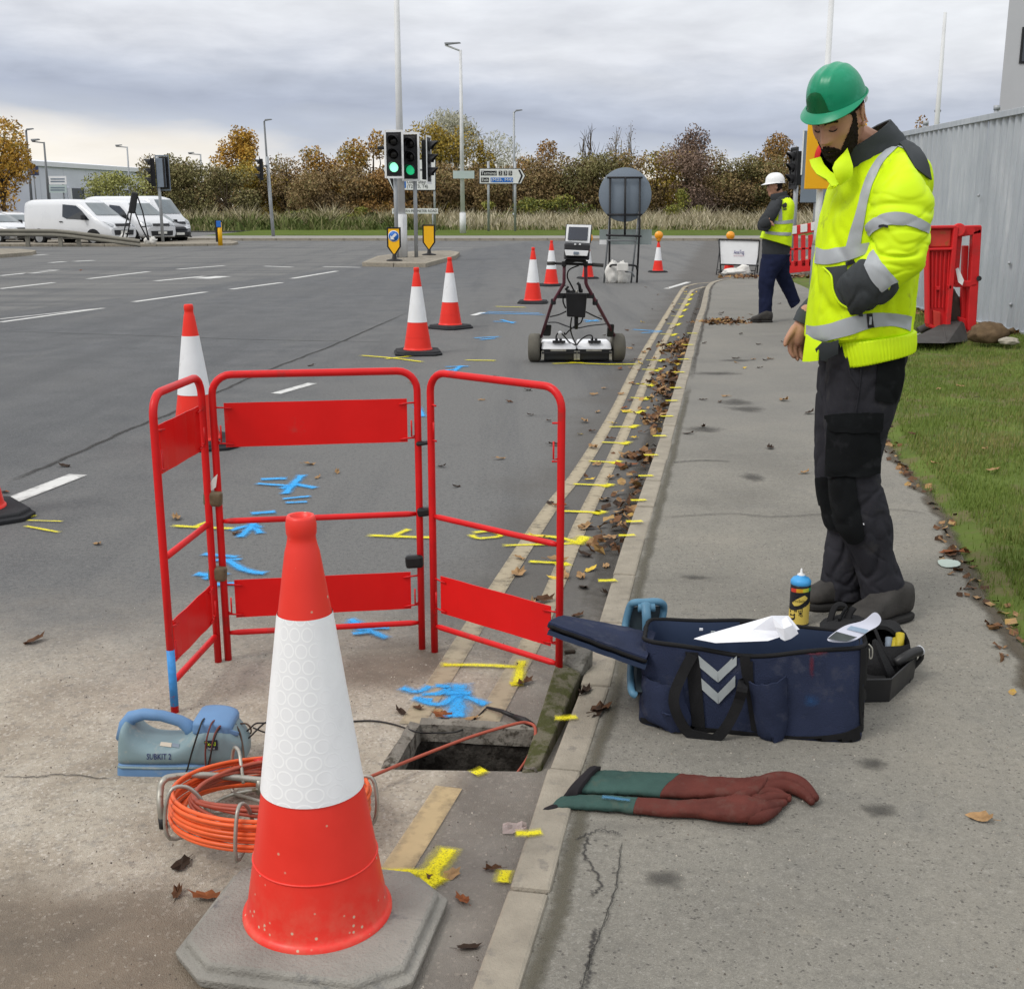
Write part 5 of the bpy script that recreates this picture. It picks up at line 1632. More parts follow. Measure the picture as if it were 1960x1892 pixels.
def muddy_cone():
 m, nt, b = new_mat('cone_orange_muddy')
 co = coords(nt)
 n1 = fbm(nt, co, 5,5,0.6)
 c = ramp(nt, n1, [(0.3,(0.70,0.026,0.014)),(0.7,(0.80,0.034,0.020))])
 z = N(nt, 'ShaderNodeSeparateXYZ', {0: co}).outputs[2]
 v = N(nt, 'ShaderNodeTexVoronoi', {'Vector': co, 'Scale': 62.0, 'Randomness': 1.0}, feature='F1')
 sel = N(nt, 'ShaderNodeSeparateColor', {0: v.outputs['Color']}).outputs[0]
 low = smooth(nt, z, 0.21,0.05)
 spot = mth(nt, 'MULTIPLY', ramp(nt, v.outputs['Distance'], [(0.10,1.0),(0.24,0.0)]), ramp(nt, mth(nt, 'ADD', sel, mth(nt, 'MULTIPLY', low, 0.34)), [(0.93,0.0),(0.97,1.0)]))
 dust = mth(nt, 'MULTIPLY', mth(nt, 'MULTIPLY', low, ramp(nt, fbm(nt, co, 24,5,0.7), [(0.42,0.0),(0.75,0.7)])),0.6)
 c = mixc(nt, mth(nt, 'MAXIMUM', spot, dust), c, (0.55,0.22,0.14))
 c = mixc(nt, spot, c, (0.56,0.42,0.30))
 finish(nt, b, c, ramp(nt, n1, [(0.3,0.38),(0.7,0.5)]), n1,0.04,0.01)
 return m

MT_CONEM = muddy_cone()

def cone_prof(z):
 pts = [(0.045,0.152),(0.066,0.1485),(0.345,0.1045),(0.722,0.0535),(0.872,0.031),(0.927,0.0255)]
 for (a, ra),(b, rb) in zip(pts, pts[1:]):
  if z <= b:
   return ra + (rb - ra) * max(0, z - a) / (b - a)
 return 0.0255

def make_cone(base_mat, sleeve, n=40, bodym=None):
 t = thing('traffic_cone', 'x', 'traffic cone')
 # weighted base: cut-corner slab in two steps
 def octa(h, c, z):
  k = h - c
  return [V(-k, -h, z), V(k, -h, z), V(h, -k, z), V(h, k, z), V(k, h, z), V(-k, h, z), V(-h, k, z), V(-h, -k, z)]
 mb = MB()
 lv = [octa(0.250,0.085,0.0), octa(0.254,0.085,0.022), octa(0.236,0.080,0.027), octa(0.234,0.080,0.042), octa(0.226,0.078,0.047), octa(0.17,0.058,0.051)]
 mb.grid(lv, 0, False, True)
 mb.f += [tuple(range(8))[::-1], tuple(range(40,48))]; mb.m += [0,0]; mb.s += [False, False]
 bo_ = mb.build('base', base_mat, t, bevel=0.005)
 if bodym:
  bo_.location = (0.0,-0.012,0)
  bo_.scale = (1.0,0.86,1.0)
 # body with a foot flange, seam ring, sleeve seat and hollow neck
 pr = [(0.158,0.049),(0.1575,0.059),(0.152,0.0625),(0.1495,0.066),(0.1475,0.072)]
 pr += [(cone_prof(z), z) for z in (0.09,0.12,0.16,0.20,0.27,0.345,0.50,0.62,0.722,0.80,0.848)]
 pr += [(0.0310,0.860),(0.0290,0.870),(0.0278,0.880),(0.0300,0.886),(0.0305,0.904),(0.0285,0.916),(0.0262,0.922),(0.021,0.921),(0.019,0.902),(0.018,0.872)]
 mb = MB().lathe(pr, n, (0,0,0))
 mb.f.pop(); mb.m.pop(); mb.s.pop()
 mb.f.pop(); mb.m.pop(); mb.s.pop()
 mb.add([V(0.019 * math.cos(2 * math.pi * j / 12),0.019 * math.sin(2 * math.pi * j / 12),0.873) for j in range(12)], [tuple(range(12))])
 mb.build('cone_body', bodym or MT_CONE, t)
 MB().tube([V(cone_prof(0.187) * math.cos(2 * math.pi * j / n), cone_prof(0.187) * math.sin(2 * math.pi * j / n),0.187) for j in range(n + 1)], 0.0026,6, cap=False).build('seam_ring', bodym or MT_CONE, t)
 rows = []
 for z in (0.345,0.45,0.55,0.65,0.722):
  rows.append([V((cone_prof(z) + 0.0022) * math.cos(2 * math.pi * j / n),(cone_prof(z) + 0.0022) * math.sin(2 * math.pi * j / n), z) for j in range(n)])
 MB().grid(rows, 0, True, True).build('reflective_sleeve', sleeve, t)
 return t

front_cone = make_cone(MT_CONEB2, MT_SLEEVE, 56, MT_CONEM)
front_cone.location = V(-0.415,2.205,0)
front_cone.rotation_euler = (0,0, R(-11))
front_cone['label'] = 'large orange and white traffic cone in the foreground on a dusty grey base'
g = 'traffic cones along the works'
front_cone['group'] = g
plain = make_cone(MT_CONEB, MT_SLEEVE_PLAIN, 28)
CN = [(378,852,20, 'orange and white cone standing just behind the left red barrier panel'),(-50,990,40, 'cone cut by the left edge beside the white lane line'),(800,677,8, 'nearer cone of the pair left of the survey cart'),
      (862,628,50, 'further cone of the pair left of the survey cart'),(1020,580,-5, 'cone just left of the survey cart, beside the blue spray line'),(1055,547,30, 'cone behind the survey cart handle, furthest left of its row'),
      (1125,533,12, 'cone hidden behind the survey cart screen with an amber lamp on top'),(1259,521,5, 'cone with an amber lamp right of the round sign'),(1395,522,25, 'cone with an amber lamp behind the white folding sign')]
CONES = []
for i, (x, y, a, lb) in enumerate(CN):
 if i == 0:
  c = plain
  c.location = G(x, y); c.rotation_euler = (0,0, R(a)); c['label'] = lb; c['group'] = g
 else:
  c = copy_thing(plain, G(x, y), R(a), lb, g)
 if i >= 6:
  c.scale = (0.9,0.9,0.86)
 CONES.append(c)
MT_AMBER = M('amber_lens', (0.85,0.33,0.01),0.3,0.1,9, spec=0.6)
for c, lb in ((CONES[6], 'amber hazard lamp on the cone behind the survey cart screen'),(CONES[7], 'amber hazard lamp on the cone right of the round sign'),(CONES[8], 'amber hazard lamp on the cone behind the white folding sign')):
 p = c.location
 t = thing('hazard_lamp', lb, 'warning lamp', (p.x, p.y, 0.927 * 0.86 - 0.03), group='amber lamps on cones')
 MB().lathe([(0.05,0),(0.055,0.05),(0.06,0.06)], 14).build('collar', MT_AMBER, t)
 MB().lathe([(0.0,-0.05),(0.09,-0.05),(0.105,-0.02),(0.105,0.02),(0.09,0.05),(0.0,0.06)], 18,(0,0,0.15), mat=Matrix.Rotation(R(90),3, 'X')).build('lens', MT_AMBER, t)
 MB().box((0,0,0.08),(0.09,0.09,0.05)).build('battery_box', MT_BLACK, t, bevel=0.01)

# ------------------------------------------------------------------ red pedestrian barrier panels round the chamber
MT_TAPE_B = M('brown_tape', (0.115,0.085,0.05),0.45,0.3,40)
MT_TAPE_K = M('black_tape', (0.012,0.012,0.013),0.35,0.2,30)
MT_BLUEPAINT = M('blue_paint_on_tube', (0.05,0.26,0.62),0.5,0.2,30, c2=(0.5,0.015,0.015), thr=0.68)

def barrier(a, b, label, boards, zt=0.985, zm=0.493, zb=0.098, hooks_top=False, loc=None, foot=True):
 a, b = Vector((a[0], a[1], 0)), Vector((b[0], b[1], 0))
 t = thing('pedestrian_barrier', label, 'pedestrian barrier', (a + b) / 2, group='red barrier panels round the chamber', world=True)
 d = (b - a).normalized()
 L = (b - a).length
 q = V(-d.y, d.x, 0)
 rad = 0.065
 def at(u, z, o=0.0): return a + d * u + V(0,0, z) + q * o
 pts = [at(0,0.0), at(0,0.5), at(0, zt - rad)]
 for k in range(1,7):
  an = R(90) * k / 6
  pts.append(at(rad - rad * math.cos(an), zt - rad + rad * math.sin(an)))
 pts.append(at(L * 0.5, zt))
 for k in range(0,7):
  an = R(90) * k / 6
  pts.append(at(L - rad + rad * math.sin(an), zt - rad + rad * math.cos(an)))
 pts += [at(L, 0.5), at(L, 0.0)]
 MB().tube(pts, 0.0125,10).build('frame_tube', MT_RED, t)
 MB().tube([at(0.012, zm), at(L * 0.06, zm), at(L * 0.94, zm), at(L - 0.012, zm)], [0.007,0.0105,0.0105,0.007], 8).build('middle_rail', MT_RED, t)
 MB().tube([at(0.012, zb), at(L * 0.06, zb), at(L * 0.94, zb), at(L - 0.012, zb)], [0.007,0.0105,0.0105,0.007], 8).build('bottom_rail', MT_RED, t)
 for z0, z1, there in boards:
  if there:
   m = 0.035
   rows = [[at(m + (L - 2 * m) * i / 6, z, 0.0015 * math.sin(i * 2.1)) for i in range(7)] for z in (z0,(z0 + z1) / 2, z1)]
   bd = MB().grid(rows, 0, False).build('board', MT_REDP, t, solid=0.003, offset=0)
  for u, s in ((0.0,1),(L, -1)):
   for z in (z0 + 0.014, z1 - 0.014):
    if there:
     MB().tube([at(u, z), at(u + s * 0.03, z, -0.006), at(u + s * 0.062, z - 0.004,-0.006)], 0.0032,6).build('hook', MT_RED, t)
    else:
     MB().tube([at(u, z), at(u + s * 0.030, z - 0.003,-0.006)], 0.0032,6).build('hook', MT_RED, t)
  e = 0.055
  MB().tube([at(0.013, z0 + 0.02), at(0.022, z0 + 0.02,-0.01), at(0.022, z0 + 0.02 + e, -0.01)], 0.003,6).build('linking_pin', MT_RED, t)
  MB().tube([at(L - 0.013, z0 + 0.02), at(L - 0.022, z0 + 0.02,-0.01), at(L - 0.022, z0 + 0.02 + e, -0.01)], 0.003,6).build('linking_pin', MT_RED, t)
 return t, at

BL0, BL1 = G(335,1362), G(418,1266)
BC0, BC1 = G(437,1262), G(808,1241)
BR0 = G(832,1247)
BR1 = V(0.150,3.47,0)
bd = [(0.745,0.892, True),(0.152,0.286, True)]
tl, atl = barrier(BL0, BL1, 'red barrier panel on the left, blue paint on its front leg', bd)
tcn, atc = barrier(BC0, BC1, 'wide red barrier panel at the back, facing the camera', bd)
tr_, atr = barrier(BR0, BR1, 'red barrier panel on the right with its upper board missing', [(0.745,0.892, False),(0.152,0.286, True)])
MB().tube([atl(0,0.022), atl(0,0.205)], 0.0129,10).build('blue_paint', MT_BLUEPAINT, tl)
Lc = (BC1 - BC0).length
for z, dz in ((0.575,0.052),(0.315,0.052)):
 m_ = (atl((BL1 - BL0).length, z) + atc(0, z)) / 2
 MB().box(m_ + V(0,-0.002,0),(0.062,0.034, dz), Matrix.Rotation(R(4),3, 'Y')).build('tape_wrap', MT_TAPE_B, tcn, bevel=0.012, seg=3)
MB().add([m_ + V(-0.02,-0.01,0.285), m_ + V(0.0,-0.012,0.29), m_ + V(0.006,-0.012,0.33), m_ + V(0.022,-0.01,0.345), m_ + V(0.014,-0.01,0.30)], [(0,1,2),(1,4,3,2)]).build('loose_tape', MAT_BAGW, tcn)
for z, dz, x in ((0.505,0.030,0.0),(0.744,0.014,0.0)):
 m_ = (atr(0, z) + atc(Lc, z)) / 2
 MB().box(m_, (0.058,0.036, dz), Matrix.Rotation(R(-8),3, 'Y')).build('tape_wrap', MT_TAPE_K, tcn, bevel=0.008, seg=2)
m_ = atc(Lc, 0.325) + V(-0.020,-0.008,0)
MB().box(m_, (0.062,0.034,0.046), Matrix.Rotation(R(-4),3, 'Y')).build('tape_wrap', MT_TAPE_K, tcn, bevel=0.01, seg=2)

# ------------------------------------------------------------------ opened chamber
t = thing('open_chamber', 'open rectangular concrete chamber in the road beside the kerb', 'manhole', (sum(PIT, V(0,0,0)) / 4), world=True)
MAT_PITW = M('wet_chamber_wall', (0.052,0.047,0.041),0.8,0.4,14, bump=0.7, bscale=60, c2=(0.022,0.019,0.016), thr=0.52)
dep = 0.62
cen = sum(PIT, V(0,0,0)) / 4
for i, nm in enumerate(('near_wall', 'side_wall', 'far_wall', 'side_wall')):
 a, b_ = PIT[i], PIT[(i + 1) % 4]
 rows = []
 for kz in range(7):
  z = -dep * kz / 6
  rows.append([a.lerp(b_, j / 8) + V(0,0, z - 0.001) + (cen - a.lerp(b_, j / 8)) * (0.03 * noise.noise(V(j, kz, i)) if 0 < kz < 6 else 0) for j in range(9)])
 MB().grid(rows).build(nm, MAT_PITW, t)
for i in (1,2,3):
 a, b_ = PIT[i], PIT[(i + 1) % 4]
 d = (b_ - a).normalized(); q = V(-d.y, d.x, 0)
 w = 0.024
 n_ = 6
 rows = []
 for k, (o, z) in enumerate(((-0.002,0.004),(-0.026,0.008),(-0.034,-0.004))):
  rows.append([a.lerp(b_, j / n_) + q * (o + 0.006 * noise.noise(V(j * 1.7, i, k))) + V(0,0, z + 0.003 * noise.noise(V(j * 2.1, k, i))) for j in range(n_ + 1)])
 rows.insert(0, [p + V(0,0,-0.05) + q * 0.002 for p in rows[0]])
 MB().grid(rows, 0, False).build('frame_edge', MAT_CONC, t, solid=0.006)
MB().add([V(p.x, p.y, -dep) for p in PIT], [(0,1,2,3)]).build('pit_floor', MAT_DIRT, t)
step = [PIT[3].lerp(PIT[2], 0.02), PIT[3].lerp(PIT[2], 0.98)]
MB().hexa([step[0] + V(0,-0.015,-0.30), step[1] + V(0,-0.015,-0.30), step[1] + V(0,-0.015,-0.18), step[0] + V(0,-0.015,-0.18)],
          [step[0] + V(0,-0.04,-0.30), step[1] + V(0,-0.04,-0.30), step[1] + V(0,-0.035,-0.18), step[0] + V(0,-0.035,-0.18)]).build('duct_sill', MAT_CONC, t, bevel=0.01)
# mossy concrete cover propped along the kerb
MT_MOSSY = M('mossy_concrete', (0.125,0.115,0.082),0.95,0.2,7, bump=0.6, bscale=110, c2=(0.062,0.066,0.026), thr=0.50)
MT_COVTOP = M('worn_cover_top', (0.19,0.185,0.165),0.9,0.2,9, bump=0.6, bscale=110, c2=(0.11,0.105,0.09), thr=0.55)
nl, nr = G(1000,1486,0.0), G(1036,1470,0.02)
fl_, fr_ = P(1066,1262,3.50), P(1112,1286,3.47)
tl_, tr2 = P(1078,1214,3.58), P(1136,1236,3.56)
t = thing('chamber_cover', 'mossy concrete chamber cover propped on edge between the open chamber and the kerb', 'manhole cover', V(0.1,3.2,0), world=True)
near4 = [nl + V(0,0,-0.10), nr + V(0.0,0.0,-0.10), nr + V(0.002,0.03,0.006), nl + V(-0.004,0.02,0.002)]
far4 = [V(fl_.x, fl_.y, 0.0), V(fr_.x, fr_.y, 0.0), fr_, fl_]
rows = []
for i in range(9):
 u = i / 8
 rows.append([near4[k].lerp(far4[k], u) + V(0.004 * noise.noise(V(i, k, 1)),0,0.004 * noise.noise(V(i, k, 5))) for k in range(4)])
mb = MB().grid(rows, 0, False, True)
mb.f += [(0,1,2,3)[::-1], (32,33,34,35)]; mb.m += [0,0]; mb.s += [False, False]
mb.build('mossy_slab', MT_MOSSY, t, bevel=0.006)
MB().hexa([far4[0] + V(0,0.002,0), far4[1] + V(0,0.002,0), fr_ + V(0.002,0.002,0.001), fl_ + V(-0.002,0.002,0.001)],
          [V(tl_.x, tl_.y, 0), V(tr2.x, tr2.y, 0), tr2, tl_]).build('end_block', MT_COVTOP, t, bevel=0.006)
kc = (fl_ + fr_ + tl_ + tr2) / 4
MB().box(kc + V(-0.012,0.0,0.004),(0.036,0.014,0.012), Matrix.Rotation(R(12),3, 'Z')).build('keyhole', MAT_DIRT, t, bevel=0.004)

# ------------------------------------------------------------------ blue signal transmitter
MT_TXG = M('grey_blue_casing', (0.175,0.25,0.275),0.5,0.14,7, c2=(0.27,0.30,0.29), thr=0.62)
MT_TXB = M('blue_casing', (0.115,0.225,0.40),0.5,0.12,7, c2=(0.17,0.25,0.36), thr=0.66)
MT_TXD = M('label_dark', (0.02,0.024,0.04),0.5)
MT_LIME = M('label_lime', (0.50,0.72,0.03),0.5)
MT_PEN = M('pen_ink', (0.02,0.025,0.10),0.6)
TY = 2.90
def tx(px, py, y=0.0): return P(px, py, TY + y)
t = thing('signal_transmitter', 'grey blue signal transmitter case with a carry handle, wound with cables, marked SUBKIT 2', 'cable tracing transmitter', V(tx(345,1500).x, TY + 0.07,0), world=True)
def txsec(px, yt, yb, b, e=4.5):
 a, c = tx(px, yb), tx(px, yt)
 return ((a + c) / 2 + V(0,0.075,0),(c - a) / 2, V(0, b, 0), e)
# body, left end to nose
body = Loft([txsec(221,1470,1404 + 60,0.05), txsec(223,1408,1472,0.062), txsec(232,1398,1472,0.070), txsec(252,1418,1473,0.074,3), txsec(280,1430,1473,0.074,2.6), txsec(330,1430,1473,0.074,2.6), txsec(360,1414,1473,0.074,3), txsec(385,1400,1472,0.074), txsec(425,1400,1471,0.070), txsec(448,1418,1474,0.060), txsec(461,1436,1470,0.045), txsec(464,1448,1464,0.03)])
mb = MB(); body.into(mb, 50,36)
txm = mb
bodyo = mb.build('case', MT_TXG, t)
base = Loft([txsec(224,1466,1496,0.055,4), txsec(229,1462,1503,0.068,4.5), txsec(300,1462,1506,0.0725,4.5), txsec(400,1462,1504,0.072,4.5), txsec(446,1460,1500,0.060,4.5), txsec(454,1462,1492,0.045,4)])
mb2 = MB(); base.into(mb2,16,32)
mb2.build('base_tray', MT_TXB, t)
band = MB().tube([tx(226,1466,0.012), tx(232,1468,0.004), tx(300,1470,0.003), tx(400,1469,0.003), tx(448,1465,0.012)], 0.0035,6)
band.build('seam_lip', MT_TXG, t)
# handle
hd = MB()
hd.tube([tx(240,1412,0.075), tx(243,1386,0.075), tx(252,1372,0.075), tx(275,1366,0.075), tx(310,1369,0.075), tx(345,1379,0.075), tx(362,1390,0.075), tx(372,1404,0.075)], [0.026,0.022,0.019,0.0165,0.0155,0.0160,0.019,0.023], 14)
hd.build('handle', MT_TXB, t)
cons = Loft([txsec(363,1391,1412,0.045,7), txsec(370,1386,1412,0.062,7), txsec(405,1386,1413,0.064,7), txsec(430,1392,1414,0.060,7), txsec(438,1398,1414,0.05,5)])
mb3 = MB(); cons.into(mb3,12,28)
mb3.build('control_console', MT_TXB, t)
q = [tx(378,1385,0.03) + V(0,0,0.003), tx(424,1390,0.03) + V(0,0,0.003), tx(424,1390,0.12) + V(0,0,0.003), tx(378,1385,0.12) + V(0,0,0.003)]
MB().add(q, [(0,1,2,3)]).build('control_panel', MT_SIGNBK, t, solid=0.003)
MB().hexa([tx(436,1394,0.02), tx(436,1394,0.13), tx(436,1404,0.13), tx(436,1404,0.02)], [tx(458,1400,0.03), tx(458,1400,0.11), tx(456,1409,0.11), tx(456,1409,0.03)]).build('connector_flap', MT_TXB, t, bevel=0.003)
bv = bvh_of(txm)
applique('model_label', bv, [[(391,1417),(416,1415)], [(392,1424),(417,1424)], [(398,1434),(417,1434)]], 0.0018, MT_TXD, t, 4,4,0.001, TY)
def text_on(bv, nm, s, x0, x1, yc, hpx, mat, off, parent, Yd, bold=0.0):
 cu = text(nm, s, 1.0, mat, Matrix.Identity(4), None, 'LEFT', 0.0, bold=bold)
 xs = [v.co.x for v in cu.data.vertices]; ys = [v.co.y for v in cu.data.vertices]
 for v in cu.data.vertices:
  px = x0 + (x1 - x0) * (v.co.x - min(xs)) / (max(xs) - min(xs))
  py = yc - hpx * ((v.co.y - min(ys)) / (max(ys) - min(ys)) - 0.5)
  v.co = onto(bv, px, py, off, Yd)
 put(cu, parent)
 return cu
text_on(bv, 'model_lettering', 'Tx-10', 392.5,413.5,1422,7.5, MT_LIME, 0.0042, t, TY, 0.02)
text_on(bv, 'small_lettering', 'Bluetooth', 398,412,1430.3,3.6, MT_WHITE, 0.0042, t, TY)
text_on(bv, 'pen_lettering', 'SUBKIT 2', 281,328,1447,10.5, MT_PEN, 0.002, t, TY, 0.01)
applique('paper_label', bv, [[(308,1420),(329,1422)], [(306,1427),(328,1430)]], 0.0015, M('paper_label', (0.5,0.44,0.36),0.7), t, 3,2,0.0008, TY)
applique('grey_label', bv, [[(330,1422),(344,1424)], [(329,1429),(343,1431)]], 0.0015, MT_SIGNBK, t, 3,2,0.0008, TY)
# cables over it
MT_CABK = M('black_cable', (0.018,0.017,0.017),0.5,0.2,20)
MT_CABR = M('dark_red_cable', (0.13,0.035,0.028),0.5,0.25,20)
MT_CABB = M('brown_cable', (0.075,0.045,0.03),0.5,0.25,20)
def wire(name, pts, r, mat, par, n=30):
 return MB().tube(curve([Vector(p) for p in pts], n), r, 6).build(name, mat, par)
t = thing('test_lead', 'black and red test leads wound round the transmitter and trailing to the chamber', 'cable', V(tx(400,1440).x, TY, 0), world=True)
wire('black_lead', [tx(404,1384,0.12), tx(396,1375,0.07), tx(388,1378,0.02), tx(379,1402,-0.006), tx(367,1440,-0.008), tx(359,1470,-0.01), tx(355,1480,-0.012), tx(350,1500,-0.012)], 0.0026, MT_CABK, t)
wire('red_lead', [tx(420,1384,0.1), tx(417,1376,0.06), tx(405,1384,0.01), tx(396,1412,-0.010), tx(393,1440,-0.010), tx(394,1470,-0.010), tx(394,1500,-0.010)], 0.0026, MT_CABR, t)
wire('red_lead', [tx(446,1388,0.10), tx(434,1385,0.05), tx(420,1390,0.01), tx(410,1408,-0.010), tx(404,1440,-0.012), tx(399,1474,-0.012)], 0.0026, MT_CABR, t)
wire('black_lead', [tx(452,1386,0.08), tx(430,1386,0.04), tx(414,1404,-0.008), tx(404,1440,-0.013), tx(396,1474,-0.012)], 0.0024, MT_CABK, t)
wire('red_lead', [tx(430,1366,0.16), tx(440,1378,0.12), tx(452,1388,0.08), tx(460,1405,0.05), tx(466,1440,0.02), tx(466,1468,0.0)], 0.0028, MT_CABB, t)
wire('brown_lead', [tx(430,1366,0.16), tx(436,1376,0.13), tx(444,1386,0.1), tx(470,1384,0.1), tx(480,1394,0.1), tx(478,1404,0.12), tx(460,1406,0.10)], 0.0024, MT_CABB, t)
wire('black_lead', [tx(462,1407,0.1), tx(478,1394,0.1), tx(490,1384,0.1), tx(509,1383,0.1), tx(540,1380,0.2), tx(600,1384,0.3)], 0.0024, MT_CABK, t)
wire('black_lead', [tx(462,1425,0.08), tx(480,1408,0.09), tx(508,1382,0.12), tx(520,1386,0.14), tx(514,1402,0.12), tx(484,1392,0.12)], 0.0024, MT_CABK, t)
wire('black_lead', [G(600,1384,0.004), G(672,1380,0.004), G(715,1379,0.004), G(755,1386,0.004), G(798,1400,0.012), P(830,1402,3.2), P(880,1398,3.2), P(912,1372,3.28), G(932,1353,0.01)], 0.0026, MT_CABK, t, 60)
MB().tube([G(932,1353,0.012), G(960,1360,0.02), P(985,1371,3.25)], [0.004,0.0065,0.0075], 8).tube([P(985,1371,3.25), P(1003,1378,3.22), P(1020,1388,3.2)], [0.0085,0.011,0.009], 8).build('clamp_handle', MT_CABK, t)

# ------------------------------------------------------------------ cable rod on its reel
MT_ROD = M('orange_rod', (0.72,0.115,0.03),0.4,0.12,10)
MT_RODD = M('dirty_rod', (0.34,0.075,0.045),0.5,0.2,10)
MT_STEEL = M('dull_steel_tube', (0.36,0.35,0.31),0.42,0.22,14, metal=0.6, c2=(0.20,0.16,0.11), thr=0.62)
RC = V(-0.597,2.61,0.052)
t = thing('rod_reel', 'coil of orange duct rod in a bent steel tube frame lying behind the front cone', 'cable reel', V(RC.x, RC.y, 0), world=True)
rr = random.Random(4)
tilt = Matrix.Rotation(R(-9),3, 'X') @ Matrix.Rotation(R(2),3, 'Y')
def rp_(rad, a, z): return RC + tilt @ V(rad * math.cos(a), rad * math.sin(a), z)
for k in range(8):
 z = 0.0 + 0.0095 * k
 rad = 0.238 + 0.004 * math.sin(k * 2.3)
 MB().tube([rp_(rad, 2 * math.pi * i / 64, z) for i in range(65)], 0.0052,8, cap=False).build('rod_turn', MT_ROD, t)
for k in range(9):
 ph = rr.uniform(0,6.28)
 pts = []
 for i in range(65):
  a = 2 * math.pi * i / 64
  pts.append(rp_(0.222 - 0.006 * k + 0.010 * math.sin(a + ph), a, 0.010 + 0.007 * k + 0.012 * math.sin(2 * a + ph)))
 MB().tube(pts, 0.005,8, cap=False).build('rod_turn', MT_RODD if k > 2 else MT_ROD, t)
# wire cage
for a in (R(-148), R(-96), R(0), R(60), R(125)):
 c0 = [rp_(0.16, a, 0.012), rp_(0.20, a, -0.016), rp_(0.25, a, -0.02), rp_(0.262, a, 0.03), rp_(0.25, a, 0.095), rp_(0.215, a, 0.100), rp_(0.185, a + 0.03,0.075), rp_(0.16, a + 0.05,0.03)]
 MB().tube(curve(c0,26),0.0048,8).build('cage_loop', MT_STEEL, t)
MB().tube([rp_(0.15,2 * math.pi * i / 40,0.012) for i in range(41)], 0.0045,6, cap=False).build('cage_ring', MT_STEEL, t)
for a0, a1 in ((R(200), R(20)),(R(260), R(80)),(R(140), R(-40))):
 MB().tube([rp_(0.16, a0,0.012), rp_(0.0,0,0.022), rp_(0.16, a1,0.012)], 0.0045,6).build('spoke', MT_STEEL, t)
f0 = G(313,1583,0.0)
fpts = [f0, f0 + V(-0.004,0,0.06), P(307,1512, f0.y + 0.02), P(312,1495, f0.y + 0.03), P(330,1486, f0.y + 0.05), P(400,1483, f0.y + 0.10), P(497,1492, f0.y + 0.12), P(560,1498, f0.y + 0.13), P(640,1503, f0.y + 0.13)]
MB().tube(curve(fpts, 44),0.0088,10).build('stand_tube', MT_STEEL, t)
MB().tube([f0 + V(0,0,0.001), f0 + V(-0.001,0,0.028)], 0.0112,10).build('rubber_foot', MT_BLACK, t)
e1 = P(640,1503, f0.y + 0.13)
MB().tube(curve([e1, e1 + V(0.02,0,-0.03), V(e1.x + 0.022, e1.y, 0.0)], 8),0.0088,8).build('stand_tube', MT_STEEL, t)
pv_ = P(497,1490, f0.y + 0.12)
MB().tube([pv_, V(pv_.x, pv_.y, 0.03)], 0.011,10).build('hub_post', MT_STEEL, t)
MB().tube(curve([P(330,1518,2.75), P(390,1495,2.82), P(450,1468,2.84), P(492,1458,2.82)], 20),0.0052,8).build('rod_end', MT_ROD, t)
MB().tube([P(488,1459,2.82), P(506,1455,2.82)], 0.011,10).build('rod_end_cap', M('cap_red', (0.5,0.02,0.015),0.4), t)
# the rod running into the chamber
rp2 = [rp_(0.238, R(40),0.04), P(700,1489,2.80), P(790,1452,2.92), P(900,1410,3.05), P(985,1385,3.12), P(1010,1383,3.14), P(1024,1392,3.12), P(1022,1420,3.08), P(1008,1452,3.03), P(990,1478,3.0), P(975,1500,3.02), ]
c_ = curve(rp2,70)
MB().tube(c_, [0.0048 if i < 46 else lerp(0.0048,0.0030,(i - 46) / 24) for i in range(70)], 8).build('running_rod', MT_RODD, t)

# ------------------------------------------------------------------ hoarding of corrugated sheets
def sheet_mat():
 m, nt, b = new_mat('hoarding_steel')
 co = coords(nt)
 st = fbm(nt, N(nt, 'ShaderNodeVectorMath', {0: co, 1: (5,5,0.5)}, operation='MULTIPLY').outputs[0], 1.6,6,0.65)
 bl = fbm(nt, co, 1.1,4)
 c = ramp(nt, st, [(0.3,(0.34,0.375,0.41)),(0.55,(0.44,0.475,0.51)),(0.75,(0.56,0.585,0.61))])
 c = mixc(nt, ramp(nt, bl, [(0.45,0.0),(0.65,0.5)]), c, (0.36,0.40,0.44))
 finish(nt, b, c, 0.5)
 b.inputs['Metallic'].default_value = 0.2
 return m
MT_SHEET = sheet_mat()
t = thing('metal_hoarding', 'tall grey corrugated steel hoarding fence behind the verge at the right', 'fence', V(FX, 15,0.1), world=True)
ytop = 2.62
seams = [20.6,17.9,15.35,13.85,12.4,10.8]
for i, (ya, yb_) in enumerate(zip(seams, seams[1:])):
 n = int((ya - yb_) / 0.0235)
 prof = []
 for j in range(n + 1):
  u = ((ya - yb_) * j / n) % 0.19
  dx = 0.0 if u < 0.08 else (0.034 * (u - 0.08) / 0.02 if u < 0.10 else (0.034 if u < 0.165 else 0.034 * (0.19 - u) / 0.025))
  prof.append((ya - (ya - yb_) * j / n, dx))
 off = (0.0,0.012,0.0,-0.02,0.01)[i]
 lean = (0.0,0.0,0.02,0.10,0.05)[i]
 rows = [[V(FX - dx - off - lean * (1 - z / 2.6) * 0.5 + (0.012 * noise.noise(V(y, z, i))), y + lean * (1 - z / 2.6) * (1 if i < 3 else 2.0) - 0.004, z) for y, dx in prof] for z in (0.13,0.9,1.7, ytop - 0.1 * (i == 3) * 0)]
 MB().grid(rows, 0, False).build('corrugated_sheet', MT_SHEET, t, solid=0.002)
MB().box((FX - 0.02,(seams[0] + seams[-1]) / 2, ytop + 0.03),(0.09, seams[0] - seams[-1], 0.075)).build('capping_rail', MT_SHEET, t, bevel=0.004)
